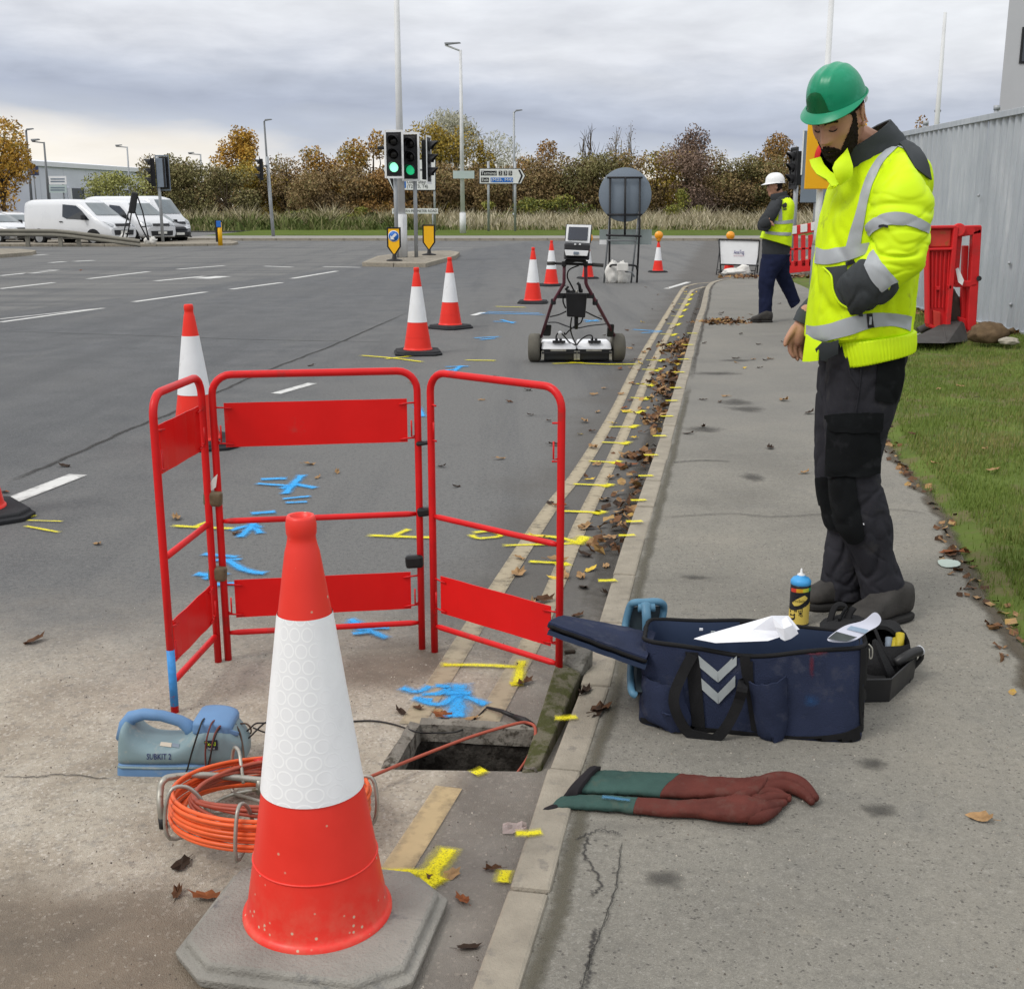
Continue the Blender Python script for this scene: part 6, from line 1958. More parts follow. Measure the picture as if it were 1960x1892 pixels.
MB().box((FX - 0.015,(seams[0] + seams[-1]) / 2,0.11),(0.10, seams[0] - seams[-1], 0.06)).build('bottom_rail', MT_SHEET, t, bevel=0.004)
for y in (20.5,17.9,15.32,12.4):
 MB().tube([(FX + 0.07, y, -0.1),(FX + 0.07, y, ytop + 0.17)], 0.032,10).build('fence_post', MT_GALV, t)
 MB().tube([(FX + 0.07, y, ytop + 0.12),(FX + 0.07, y, ytop + 0.175)], 0.042,10).build('post_cap', MT_GALV, t)
MB().box((FX - 0.09,13.62,2.05),(0.10,0.10,0.05)).build('bracket', M('yellow_wood', (0.45,0.36,0.12),0.7), t, bevel=0.01)
for y, z in ((14.05,0.42),(15.3,1.3),(15.34,1.7),(14.2,0.9)):
 MB().ball((FX - 0.05, y, z),0.02,8).build('bolt', MT_GALV, t)

# ------------------------------------------------------------------ plastic barriers
MT_PRED = M('plastic_red', (0.62,0.022,0.025),0.42,0.1,4, c2=(0.50,0.03,0.03), thr=0.62)
MT_PREDD = M('plastic_red_panel', (0.55,0.05,0.035),0.5,0.15,6, c2=(0.4,0.09,0.03), thr=0.6)
# the folded pair standing by the hoarding
YB = 13.3
def pb(px, py, dy=0.0): return P(px, py, YB + dy)
t = thing('plastic_barrier', 'two red plastic road barriers stood on end against the metal hoarding', 'road barrier', G(1815,648,0.2), world=True)
def slab(t, name, mat, quad, thick, par=None, bev=0.01, push=0.0):
 a = [pb(x, y, dy) + V(0, push, 0) for x, y, dy in quad]
 return MB().prism(a, (0, thick, 0)).build(name, mat, par or t, bevel=bev)
# left leaf: solid back with ribs
lf = slab(t, 'back_panel', MT_PRED, [(1775,434,0),(1828,434,0),(1812,640,0),(1778,622,0)], 0.05, push=0.06)
slab(t, 'leaf_frame', MT_PRED, [(1774,433,0),(1779,433,0),(1781,624,0),(1776,621,0)], 0.12)
slab(t, 'leaf_frame', MT_PRED, [(1774,432,0),(1832,431,0),(1832,437,0),(1774,438,0)], 0.12)
slab(t, 'leaf_frame', MT_PRED, [(1826,433,0),(1835,433,0),(1818,645,0),(1808,642,0)], 0.12)
slab(t, 'leaf_frame', MT_PRED, [(1777,618,0),(1812,634,0),(1812,643,0),(1778,626,0)], 0.12)
slab(t, 'leaf_frame', MT_PRED, [(1776,475,0),(1826,474,0),(1826,479,0),(1776,480,0)], 0.10)
slab(t, 'inset_panel', MT_PREDD, [(1782,440,0),(1823,440,0),(1822,472,0),(1782,473,0)], 0.03, push=0.04)
slab(t, 'inset_panel', MT_PREDD, [(1788,594,0),(1803,598,0),(1802,632,0),(1789,625,0)], 0.03, push=0.03)
for i in range(5):
 x = 1785 + i * 8.2
 slab(t, 'rib', MT_PRED, [(x, 482,0),(x + 2.6,482,0),(x + 2.0 - i * 1.4,590,0),(x - 0.4 - i * 1.4,590,0)], 0.05, push=0.03, bev=0.004)
for x, y in ((1796,548),(1818,546)):
 slab(t, 'lug', MT_PRED, [(x - 4, y, 0),(x + 4, y, 0),(x + 3, y + 7,0),(x - 3, y + 7,0)], 0.05, push=0.0, bev=0.004)
# right leaf: open frame
slab(t, 'open_frame', MT_PRED, [(1831,432,0.1),(1879,431,0.1),(1879,447,0.1),(1831,455,0.1)], 0.10)
slab(t, 'open_frame', MT_PRED, [(1863,434,0.1),(1880,433,0.1),(1868,640,0.1),(1852,632,0.1)], 0.10)
slab(t, 'open_frame', MT_PRED, [(1832,446,0.12),(1843,446,0.12),(1834,545,0.12),(1825,545,0.12)], 0.08)
slab(t, 'open_frame', MT_PRED, [(1845,470,0.2),(1855,470,0.2),(1848,622,0.2),(1840,618,0.2)], 0.08)
slab(t, 'cross_bar', MT_PRED, [(1829,538,0.1),(1872,537,0.1),(1871,549,0.1),(1829,550,0.1)], 0.08)
slab(t, 'open_frame', MT_PRED, [(1836,606,0.15),(1856,612,0.15),(1852,640,0.15),(1838,628,0.15)], 0.10)
MB().tube([pb(1835,440,0.02), pb(1835,441,0.2)], 0.075,14).build('hinge_roll', MT_PRED, t, bevel=0.01)
MB().tube([pb(1860,636,0.1), pb(1862,637,0.25)], 0.06,12).build('hinge_roll', MT_PRED, t)
MB().tube([pb(1874,533,0.07), pb(1874,533,0.2)], 0.03,8).build('hinge_pin', MT_BLACK, t)
MB().add([pb(1829,515,0.05), pb(1834,512,0.05), pb(1845,536,0.03), pb(1842,546,0.03), pb(1834,540,0.05)], [(0,1,2,3,4)]).build('torn_label', MT_WHITE, t, solid=0.004)
# rubber feet
MT_RUB = M('grey_rubber', (0.07,0.068,0.065),0.85,0.25,7, bump=0.3, bscale=40)
t = thing('rubber_wedge', 'wedge shaped grey rubber barrier foot lying under the red plastic barriers', 'barrier foot', G(1800,650,0.2), world=True)
MB().hexa([G(1736,656,0.17), G(1812,657,0.17), pb(1856,655,-0.25), pb(1850,640,0.2)], [P(1740,651,13.4), P(1806,617,13.45), P(1845,612,13.5), P(1838,611,13.7)]).build('wedge', MT_RUB, t, bevel=0.02)
MB().hexa([P(1737,650,13.7), P(1762,637,13.75), P(1764,641,13.75), P(1739,655,13.7)], [P(1738,648,13.8), P(1764,634,13.85), P(1766,638,13.85), P(1740,653,13.8)]).build('pale_strip', MT_CONCW, t, bevel=0.01)
MB().tube(curve([P(1758,634,13.8), P(1785,622,13.8), P(1822,618,13.75), P(1848,636,13.5), P(1868,634,13.4)], 16),0.05,8).build('foot_rim', MT_RUB, t)
MAT_BAGBR = M('brown_hessian', (0.125,0.085,0.05),0.9,0.25,12, bump=0.6, bscale=90)
q = G(1905,648,0.2)
sack('sandbag', 'lumpy brown hessian sandbag beside the red plastic barriers at the hoarding', 'sandbag', (q.x, q.y + 0.2,0.14),(0.20,0.17,0.125),77, MAT_BAGBR, rz=R(-12))
sack('sandbag', 'small pale sandbag end lying under the brown hessian one', 'sandbag', (q.x + 0.14, q.y - 0.02,0.14),(0.11,0.075,0.045),78, M('pale_hessian', (0.36,0.33,0.27),0.9,0.2,12), tie=False)
sack('sandbag', 'dark sandbag hung between the red plastic barrier leaves', 'sandbag', (pb(1840,620).x, YB + 0.35,0.16),(0.14,0.14,0.26),79, M('dark_hessian', (0.07,0.06,0.05),0.9,0.2,12), tie=False)
# the barrier at the far end of the pavement
YC = 27.0
t = thing('plastic_barrier', 'red plastic road barrier with white panels behind the second worker', 'road barrier', G(1535,522,0.05), world=True)
def rb(px, py, dy=0.0): return P(px, py, YC + dy)
def edge(x): return -0.27 * (x - 1505)   # the barrier runs away to the right, its lines tilt
def bar_(name, mat, x0, x1, y0a, y0b, y1a, y1b, th=0.08, push=0.0):
 return MB().prism([rb(x0, y0a) + V(0, push, 0), rb(x1, y0b) + V(0, push, 0), rb(x1, y1b) + V(0, push, 0), rb(x0, y1a) + V(0, push, 0)], (0, th, 0)).build(name, mat, t, bevel=0.008)
bar_('top_board', MT_PRED, 1508,1566,435,424,452,443)
bar_('bottom_board', MT_PRED, 1504,1566,502,494,524,517)
for x in (1507,1520,1534,1548,1562):
 bar_('upright', MT_PRED, x, x + 8,450,449,510,509)
bar_('middle_bar', MT_PRED, 1508,1566,476,472,480,476,0.06)
for x in (1515,1535,1555):
 bar_('white_panel', MT_WHITE, x - 3, x + 10,434 - (x - 1515) * 0.19,432 - (x - 1515) * 0.19,449 - (x - 1515) * 0.18,447 - (x - 1515) * 0.18,0.02,-0.02)
q = G(1535,524,0.05)
sack('sandbag', 'pale upright sandbag leaning on the foot of the red barrier behind the second worker', 'sandbag', (q.x, q.y - 0.35,0.04),(0.17,0.14,0.26),81, M('grey_hessian', (0.30,0.27,0.23),0.9,0.2,12), tie=False)

# ------------------------------------------------------------------ yellow sign on its white column, grey signs behind
MT_SIGNY = M('sign_yellow', (0.80,0.40,0.008),0.45,0.04,2)
MT_SIGNR = M('sign_red', (0.62,0.02,0.02),0.45,0.04,2)
YS = 16.2
bx = P(1567,405, YS).x
t = thing('lamp_column', 'white lamp column close behind the man in the green helmet, grey at its foot', 'street lamp', (bx, YS, 0.08), world=True)
tp = P(1598,-30, YS)
MB().tube([(bx, YS, 0),(bx, YS, 1.05)], 0.068,12).build('column_base', MT_GALV, t)
MB().tube([(bx, YS, 1.05),(bx + 0.0, YS, 1.2),(bx, YS, tp.z)], [0.066,0.048,0.036], 12).build('column_shaft', MT_POLE_W, t)
t = thing('road_sign', 'yellow backed road sign with a red ring on the white lamp column', 'road sign', (P(1600,300, YS - 0.1).x, YS - 0.1, P(1600,300, YS).z), world=True)
a, b_ = P(1547,236, YS - 0.12), P(1652,362, YS - 0.12)
cx, cz = (a.x + b_.x) / 2,(a.z + b_.z) / 2
MB().box((cx, YS - 0.10, cz),(b_.x - a.x, 0.02, a.z - b_.z)).build('backing_plate', MT_SIGNY, t, bevel=0.012)
ry = Matrix.Rotation(R(90),3, 'X')
rad = (b_.x - a.x) * 0.40
cc = P(1604,303, YS - 0.12)
MB().lathe([(rad * 0.78,0.003),(rad, 0.003),(rad, 0.0)], 36,(cc.x, YS - 0.114, cc.z), mat=ry, cap=False).build('red_ring', MT_SIGNR, t)
MB().lathe([(0.0,0.002),(rad * 0.79,0.002)], 36,(cc.x, YS - 0.113, cc.z), mat=ry).build('white_disc', MT_WHITE, t)
YS2 = 30.5
t = thing('road_sign', 'back of a large grey rectangular sign on a post behind the yellow sign', 'road sign', (P(1565,405, YS2).x, YS2,0.05), world=True)
a, b_ = P(1539,250, YS2), P(1608,388, YS2)
MB().box(((a.x + b_.x) / 2, YS2,(a.z + b_.z) / 2),(b_.x - a.x, 0.03, a.z - b_.z)).build('plate', MT_SIGNBK, t, bevel=0.02)
MB().box((a.x - 0.012, YS2 - 0.02,(a.z + b_.z) / 2 + 0.35),(0.03,0.03,(a.z - b_.z) * 0.62)).build('white_edge', MT_WHITE, t)
for x in (1561,1590):
 q = P(x, 405, YS2 + 0.08)
 MB().tube([(q.x, YS2 + 0.08,0.0),(q.x, YS2 + 0.08, a.z)], 0.06,8).build('post', MT_GALV, t)

# ------------------------------------------------------------------ round sign from behind
YR = G(1190,541).y
t = thing('round_sign', 'round grey back of a temporary road sign on a tall black tube stand', 'road sign', G(1190,541), world=True)
cc = P(1196.5,373, YR)
rad = (P(1247,373, YR).x - P(1146,373, YR).x) / 2
MB().lathe([(0.0,0.012),(rad * 0.985,0.012),(rad, 0.004),(rad * 0.985,-0.006),(0.0,-0.006)], 48, cc, mat=ry).build('disc', MT_SIGNBK, t)
def rs(px, py, dy): return P(px, py, YR + dy)
fr = [([(1168,340),(1167,440),(1166,541)], -0.06),([(1225,340),(1224,440),(1219,541)], -0.06),([(1162,340),(1230,340)], -0.07),([(1162,411),(1229,411)], -0.07),([(1197,340),(1196,449)], -0.075),([(1160,450),(1228,452)], -0.07)]
for pts, dy in fr:
 MB().tube([rs(x, y, dy) for x, y in pts], 0.022,8).build('frame_tube', MT_BLACK, t)
for pts, dy0, dy1 in (([(1168,405),(1156,541)], 0.0,-0.55),([(1223,405),(1208,541)], 0.0,-0.55)):
 a, b_ = rs(*pts[0], dy0), G(*pts[1])
 MB().tube([a, b_], 0.020,8).build('stay_leg', MT_POLE_D, t)
MB().tube([rs(1161,460,-0.3), rs(1218,461,-0.3)], 0.016,6).build('cross_tube', MT_POLE_D, t)
MB().tube(curve([rs(1166,515,-0.06), rs(1169,508,-0.2), rs(1180,507,-0.3), rs(1215,508,-0.3), rs(1219,515,-0.1)], 12),0.022,8).build('foot_tube', MT_BLACK, t)
MB().tube([rs(1196,520,-0.5), rs(1210,521,-0.5), rs(1214,530,-0.5)], 0.018,6).build('foot_tube', MT_POLE_D, t)
a, b_ = rs(1147,439,0.2), rs(1246,468,0.2)
MT_CLEARP = M('grey_green_plate', (0.27,0.315,0.315),0.5,0.06,2, alpha=0.82)
pl = MB().box(((a.x + b_.x) / 2, YR + 0.1,(a.z + b_.z) / 2),(b_.x - a.x, 0.012, a.z - b_.z)).build('lower_plate', MT_CLEARP, t)
a, b_ = rs(1147.5,459,0.08), rs(1163,468,0.08)
MB().box(((a.x + b_.x) / 2, YR + 0.085,(a.z + b_.z) / 2),(b_.x - a.x, 0.006, a.z - b_.z)).build('white_sticker', MT_WHITE, pl)
for px, lb, s, rx in ((1172, 'left of two white sandbags on the foot of the round sign', 51,0.17),(1190, 'right of two white sandbags on the foot of the round sign', 52,0.16)):
 q = G(px, 541)
 sack('sandbag', lb, 'sandbag', (q.x, q.y - 0.05,0.0),(rx, 0.15,0.27), s, tie=False, group='white sandbags on the round sign')
a, b_ = rs(1181,505,-0.52), rs(1202,521,-0.52)
MB().box(((a.x + b_.x) / 2, YR - 0.52,(a.z + b_.z) / 2 + 0.02),(b_.x - a.x, 0.05, a.z - b_.z)).build('white_flap', MAT_BAGW, t, bevel=0.02)

# ------------------------------------------------------------------ folding white sign
YF = G(1413,524).y
t = thing('folding_sign', 'white back of a low folding road sign with small dark lettering beyond the pavement end', 'road sign', G(1413,524), world=True)
def fs_(px, py, dy=0.0): return P(px, py, YF + dy)
a, b_ = fs_(1377,459), fs_(1453,506)
MB().prism([fs_(1377,459,0.12), fs_(1453,461,0.12), fs_(1452,507,0), fs_(1378,505,0)], (0,0.015,0)).build('board', MT_WHITE, t)
for pts in ([(1376,458),(1380,523)], [(1454,460),(1449,523)], [(1376,458),(1454,460)], [(1378,506),(1452,508)]):
 k0 = 0.10 if pts[0][1] < 470 else -0.02
 k1 = 0.10 if pts[1][1] < 470 else -0.02
 MB().tube([fs_(*pts[0], k0), fs_(*pts[1], k1)], 0.017,8).build('frame_tube', MT_BLACK, t)
for pts in ([(1377,480),(1371,526)], [(1453,480),(1444,526)], [(1372,517),(1446,518)]):
 MB().tube([fs_(*pts[0], 0.0 if pts[0][1] < 500 else -0.35), G(*pts[1]) if pts[1][1] > 520 else fs_(*pts[1], -0.35)], 0.012,6).build('stay_leg', MT_BLACK, t)
MT_NAVYINK = M('navy_lettering', (0.05,0.04,0.22),0.5)
o = stext(t, 'AmeTeg', 1404.5,1424,482.5,7.5, YF + 0.05, MT_NAVYINK, dy=0.012, nm='lettering')
o = stext(t, 'surveys', 1404,1424,489,2.0, YF + 0.04, M('pink_ink', (0.5,0.2,0.3),0.5), dy=0.012, nm='small_lettering')
q = G(1412,527)
sack('sandbag', 'flat white sandbag lying on the foot of the white folding sign', 'sandbag', (q.x - 0.05, q.y + 0.12,0.0),(0.30,0.16,0.10),61, MAT_BAGW)
sack('sandbag', 'folded white sandbag end right of the flat one at the folding sign', 'sandbag', (q.x + 0.16, q.y + 0.16,0.0),(0.17,0.13,0.14),62, MAT_BAGW, tie=False)

# ------------------------------------------------------------------ ground radar cart
YG = G(1103,694).y
MT_LID = M('white_antenna_lid', (0.74,0.75,0.77),0.35,0.04,4)
MT_ANT = M('antenna_black', (0.022,0.023,0.024),0.5,0.2,8)
MT_MAROON = M('maroon_tube', (0.115,0.035,0.05),0.4,0.15,6)
MT_TYREG = M('dusty_tyre', (0.125,0.118,0.10),0.9,0.15,10, bump=0.4, bscale=80)
MT_SCRN = M('laptop_screen', (0.035,0.04,0.055),0.22,0.1,3, spec=0.5)
t = thing('radar_cart', 'ground radar survey cart with a laptop, two white antenna boxes and big wheels', 'survey cart', G(1103,694), world=True)
def gq(px, py, dy=0.0): return P(px, py, YG + dy)
for x0, x1 in ((1036,1103.5),(1104.5,1171)):
 a, b_ = gq(x0,669), gq(x1,692)
 cx, w = (a.x + b_.x) / 2, b_.x - a.x
 MB().box((cx, YG + 0.21,0.085),(w * 0.96,0.40,0.12)).build('antenna_body', MT_ANT, t, bevel=0.015)
 ld = MB()
 z0, z1 = 0.135,0.20
 ld.hexa([V(cx - w * 0.5, YG - 0.01, z0), V(cx + w * 0.5, YG - 0.01, z0), V(cx + w * 0.5, YG + 0.43, z0), V(cx - w * 0.5, YG + 0.43, z0)], [V(cx - w * 0.47, YG + 0.05, z1), V(cx + w * 0.47, YG + 0.05, z1), V(cx + w * 0.44, YG + 0.40, z1), V(cx - w * 0.44, YG + 0.40, z1)])
 lo = ld.build('antenna_lid', MT_LID, t, bevel=0.015)
 MB().box((cx, YG + 0.03,0.212),(w * 0.36,0.05,0.02)).build('lid_bar', MT_BLACK, lo)
 for s in (-1,1):
  MB().box((cx + s * w * 0.055, YG + 0.10,0.225),(w * 0.07,0.10,0.03)).build('lid_clip', MT_BLACK, lo, bevel=0.006)
  MB().box((cx + s * w * 0.46, YG - 0.012,0.075),(0.03,0.02,0.09)).build('bracket', MT_STEEL, t, bevel=0.004)
 MB().box((cx - w * 0.02, YG - 0.012,0.128),(w * 0.44,0.012,0.018)).build('label_strip', MT_STEEL, t)
 MB().box((cx, YG - 0.015,0.105),(w * 0.98,0.02,0.02)).build('edge_strip', MT_BLACK, t)
for px, lab in ((1024,0),(1184,1)):
 q = gq(px, 668)
 rot = Matrix.Rotation(R(90),3, 'Y')
 rz_ = Matrix.Rotation(R(6 if lab else -6),3, 'Z')
 wh = MB().lathe([(0.085,-0.055),(0.125,-0.06),(0.142,-0.045),(0.145,0.0),(0.142,0.045),(0.125,0.06),(0.085,0.055)], 32,(q.x, YG + 0.10,0.145), mat=rz_ @ rot).build('wheel', MT_TYREG, t)
 MB().lathe([(0.0,0.03 * (1 if not lab else -1)),(0.07,0.035 * (1 if not lab else -1)),(0.088,0.05 * (1 if not lab else -1))], 20,(q.x, YG + 0.10,0.145), mat=rz_ @ rot).build('hub', MT_BLACK, wh)
MB().tube([gq(1030,668,0.1), gq(1178,668,0.1)], 0.014,8).build('axle', MT_BLACK, t)
lt = [gq(1036,645,0.06), gq(1056,582,-0.28), gq(1077,547,-0.42), gq(1079.5,541,-0.44), gq(1080,506,-0.52)]
rt_ = [gq(1177,645,0.06), gq(1143,582,-0.28), gq(1123.5,547,-0.42), gq(1121.5,541,-0.44), gq(1121,506,-0.52)]
MB().tube(lt, 0.0165,10).build('frame_tube', MT_MAROON, t)
MB().tube(rt_, 0.0175,10).build('frame_tube', MT_MAROON, t)
MB().tube([gq(1047,504,-0.52), gq(1062,504,-0.52)], 0.018,10).build('hand_grip', MT_RUB, t)
MB().tube([gq(1134,506.5,-0.52), gq(1155,508,-0.52)], 0.018,10).build('hand_grip', MT_RUB, t)
MB().tube([gq(1062,504,-0.52), gq(1134,506.5,-0.52)], 0.013,10).build('handlebar', MT_BLACK, t)
for x in (1079.5,1121):
 MB().box(gq(x, 505,-0.53),(0.045,0.05,0.05)).build('clamp', MT_BLACK, t, bevel=0.008)
MB().hexa([gq(1066,561,-0.37), gq(1137,561,-0.37), gq(1137,571,-0.37), gq(1066,571,-0.37)], [gq(1066,561,-0.31), gq(1137,561,-0.31), gq(1137,571,-0.31), gq(1066,571,-0.31)]).build('cross_plate', MT_BLACK, t, bevel=0.006)
for x, y in ((1059,577),(1139,578)):
 MB().box(gq(x, y, -0.29),(0.05,0.06,0.06)).build('clamp', MT_BLACK, t, bevel=0.01)
MB().hexa([gq(1083,560,-0.46), gq(1124,561,-0.46), gq(1120,608,-0.40), gq(1085,606,-0.40)], [gq(1083,560,-0.30), gq(1124,561,-0.30), gq(1120,608,-0.26), gq(1085,606,-0.26)]).build('control_unit', MT_BLACK, t, bevel=0.012)
for x, y, r in ((1087,555,0.018),(1092,557,0.014),(1098,556,0.016),(1104,556,0.012),(1112,554,0.018)):
 MB().tube([gq(x, y + 6,-0.38), gq(x, y - 1,-0.38)], r, 8).build('plug', MT_BLACK if r > 0.013 else MT_STEEL, t)
MB().tube([gq(1111,558,-0.38), gq(1109,545,-0.38), gq(1105,541,-0.38)], [0.018,0.014,0.016], 8).build('plug', MT_BLACK, t)
MB().tube([gq(1082,555,-0.38), gq(1088,548,-0.38)], 0.012,8).build('plug', MT_BLACK, t)
MB().tube([gq(1103,606,-0.33), gq(1103,628,-0.25)], 0.020,8).build('drop_post', MT_BLACK, t)
for x0, x1, y0, y1 in ((1039,1056,621,643),(1161,1176,620,645)):
 MB().hexa([gq(x0 + 2, y0,-0.06), gq(x1, y0,-0.06), gq(x1 - 2, y1,0.0), gq(x0, y1,0.0)], [gq(x0 + 2, y0,0.08), gq(x1, y0,0.08), gq(x1 - 2, y1,0.12), gq(x0, y1,0.12)]).build('side_pouch', MT_ANT, t, bevel=0.015)
cabs = [[(1050,617,-.05),(1066,617,-.1),(1085,624,-.15),(1103,628,-.2),(1130,623,-.12),(1160,620,-.05)],
  [(1108,508,-.5),(1090,516,-.5),(1086,530,-.46),(1093,545,-.42),(1098,555,-.38)],
  [(1053,606,-.1),(1070,602,-.2),(1083,596,-.3)], [(1122,597,-.3),(1138,605,-.2),(1152,611,-.1)],
  [(1064,652, .1),(1065,642,0),(1070,637,-.04),(1078,641,-.04),(1090,655, .05),(1102,660, .02)],
  [(1104,660, .02),(1112,650,-.04),(1124,642,-.06),(1133,643,0),(1134,655, .1)],
  [(1094,608,-.3),(1092,630,-.2),(1098,650,-.05),(1104,660, .02)], [(1103,622,-.22),(1090,632,-.1),(1082,640,-.05),(1080,636,-.05)],
  [(1078,565,-.38),(1078,578,-.36),(1083,590,-.36)], [(1116,606,-.33),(1112,617,-.3),(1104,622,-.22)]]
for i, c in enumerate(cabs):
 MB().tube(curve([gq(*p) for p in c], 18),0.018 if i == 0 else 0.0075,6, flat=0.35 if i == 0 else 1).build('webbing_strap' if i == 0 else 'cart_cable', MT_BLACK, t)
MB().ball(gq(1072,637,-0.05),0.022,8).build('white_plug', MT_LID, t)
# laptop
lp = MB().hexa([gq(1080,466,-0.62), gq(1129,468,-0.62), gq(1128,498,-0.70), gq(1079,496,-0.70)], [gq(1081,462,-0.44), gq(1130,464,-0.44), gq(1128,498,-0.46), gq(1079,496,-0.46)]).build('laptop_tray', MT_BLACK, t, bevel=0.012)
def quad_on(nm, pts, dy, mat, par, th=0.008):
 dd = dy if isinstance(dy, tuple) else (dy, dy)
 q = [gq(x, y, dd[i > 1]) for i, (x, y) in enumerate(pts)]
 return MB().prism(q, (0, th, 0)).build(nm, mat, par, bevel=0.003)
MB().hexa([gq(1081,467,-0.72), gq(1129,469,-0.72), gq(1126,490,-0.74), gq(1081,488,-0.74)], [gq(1081,465,-0.62), gq(1129,467,-0.62), gq(1126,490,-0.66), gq(1081,488,-0.66)]).build('laptop_base', MT_BLACK, t, bevel=0.006)
quad_on('palm_rest', [(1080.5,478),(1126.5,480),(1124,490),(1083,489)], -0.75, MT_LID, t)
quad_on('touchpad', [(1098,481.5),(1108,482),(1108,487.5),(1097.5,487)], -0.758, MT_SIGNBK, t)
for x in (1101,1110):
 quad_on('key_cap', [(x - 2,466.5),(x + 2,466.5),(x + 2,469),(x - 2,469)], -0.73, MT_LID, t)
sc_ = MB().hexa([gq(1083,429,-0.58), gq(1133,430,-0.58), gq(1129.5,466,-0.62), gq(1081,462,-0.62)], [gq(1083,429,-0.52), gq(1134,430,-0.52), gq(1131,466,-0.56), gq(1082,462,-0.56)]).build('laptop_lid', MT_BLACK, t, bevel=0.008)
quad_on('screen_frame', [(1085,430),(1132,431),(1128.5,465.5),(1082.5,462)], (-0.592,-0.636), MT_LID, sc_)
quad_on('screen', [(1089,434),(1126.5,435),(1124,460),(1086.5,459)], (-0.600,-0.643), MT_SCRN, sc_)
MB().tube(curve([gq(1083,497,-0.6), gq(1088,500,-0.6), gq(1104,498,-0.6), gq(1118,500,-0.6), gq(1122,506,-0.55)], 14),0.018,8).build('tray_bracket', MT_BLACK, t)
# ================================================================== TOOLS ON THE PAVEMENT
MT_NAVY = M('navy_canvas', (0.026,0.034,0.068),0.85,0.2,6, bump=0.45, bscale=300, c2=(0.046,0.053,0.085), thr=0.6)
MT_NAVYIN = M('navy_lining', (0.022,0.036,0.075),0.6,0.15,5)
MT_WEB = M('black_webbing', (0.014,0.014,0.015),0.75,0.2,30, bump=0.3, bscale=300)
MT_REFL = M('grey_reflective', (0.40,0.43,0.45),0.45,0.06,8)
MT_CHEV = M('chevron_grey', (0.32,0.35,0.36),0.5,0.1,20)
MT_PAPER = M('white_paper', (0.80,0.81,0.86),0.6,0.02,4)
BO = V(0.700,3.190, PZ)
BX_, BY_ = V(0.981,-0.191,0), V(0.191,0.981,0)
t = thing('tool_bag', 'open navy canvas tool bag with two grey chevrons, papers sticking out of its top', 'tool bag', BO, world=True)
HLX, HDY = 0.318,0.138
def bagpt(th, z, inset=0.0, top=None):
 co, si = math.cos(th), math.sin(th)
 e = 7.0
 k = (abs(co) ** e + abs(si) ** e) ** (-1 / e)
 f = z / 0.25
 a = HLX * (1 - 0.025 * f) - inset
 b = HDY * (1 + 0.0 * f) - inset
 zz = z
 if top is not None:
  sag = 0.012 * math.cos(co * 3.0)
  zz = top + (0.006 + 0.016 * co if si < 0 else -0.010) - (sag if si < 0 else 0.0) + 0.006 * math.sin(th * 5)
  zz = zz * 1.0
 p = BX_ * (co * k * a) + BY_ * (si * k * b)
 wob = 0.010 * noise.noise(V(co * 4, si * 4, z * 9)) + 0.008 * (0.4 - abs(noise.noise(V(co * 9 + z * 14, si * 9, z * 16)))) + 0.005 * noise.noise(V(co * 11, si * 9, z * 22))
 wob *= min(1, f * 3) * (1 if inset == 0 else 0.4)
 p = p * (1 + wob * 3)
 return BO + p + V(0,0, zz)
n = 160
rows = []
zs = [0.0,0.012,0.03,0.05,0.075,0.10,0.125,0.15,0.175,0.2,0.222]
for z in zs:
 rows.append([bagpt(2 * math.pi * j / n, z) for j in range(n)])
rows.append([bagpt(2 * math.pi * j / n, 0.24,0.0,0.252) for j in range(n)])
bagm = MB().grid(rows, 0, True, True)
bagm.f.append(tuple(range(n))[::-1]); bagm.m.append(0); bagm.s.append(False)
bagm.build('bag_body', MT_NAVY, t)
inn = [[bagpt(2 * math.pi * j / n, 0.24,0.006,0.252) for j in range(n)]]
for z in (0.2,0.12,0.06):
 inn.append([bagpt(2 * math.pi * j / n, z, 0.014) for j in range(n)])
mbi = MB().grid(inn, 0, True, True)
mbi.f.append(tuple(range(3 * n, 4 * n))); mbi.m.append(0); mbi.s.append(False)
mbi.build('lining', MT_NAVYIN, t)
MB().tube([bagpt(2 * math.pi * j / n, 0.24,0.002,0.252) for j in range(n + 1)], 0.0065,6, cap=False).build('zip_edge', MT_WEB, t)
bv = bvh_of(bagm)
YB_ = 3.05
def ap(nm, rows, off, mat, nu=8, nv=None, solid=0.003):
 return applique(nm, bv, rows, off, mat, t, nu, nv, solid, YB_)
ap('base_band', [[(1228,1372),(1290,1385),(1400,1396),(1520,1408),(1600,1404),(1640,1390),(1669,1366)], [(1228,1390),(1290,1402),(1400,1416),(1520,1426),(1600,1424),(1645,1412),(1669,1390)]], 0.003, MT_WEB, 30,4)
ap('strap', [[(1312,1246),(1336,1248)], [(1316,1290),(1342,1292)], [(1320,1340),(1346,1344)], [(1325,1388),(1350,1392)]], 0.004, MT_WEB, 4,14)
ap('strap', [[(1415,1250),(1440,1250)], [(1420,1290),(1442,1292)], [(1430,1340),(1445,1344)], [(1438,1396),(1450,1400)]], 0.004, MT_WEB, 4,14)
ap('corner_tape', [[(1646,1232),(1664,1228)], [(1645,1290),(1661,1288)], [(1643,1340),(1658,1340)], [(1645,1385),(1664,1376)]], 0.004, MT_WEB, 4,14)
for y0, w in ((1250,0),(1291,3)):
 for (xa, xb, ya, yb, ha, hb) in ((1336 + w, 1374, y0 + 2, y0 + 34,21,20),(1374,1410 - w, y0 + 34, y0 + 0,20,21)):
  ap('chevron', [[(xa, ya),((xa + xb) / 2,(ya + yb) / 2),(xb, yb)], [(xa + 1, ya + ha),((xa + xb) / 2,(ya + yb) / 2 + (ha + hb) / 2),(xb, yb + hb)]], 0.0045, MT_CHEV, 8,4,0.0015)
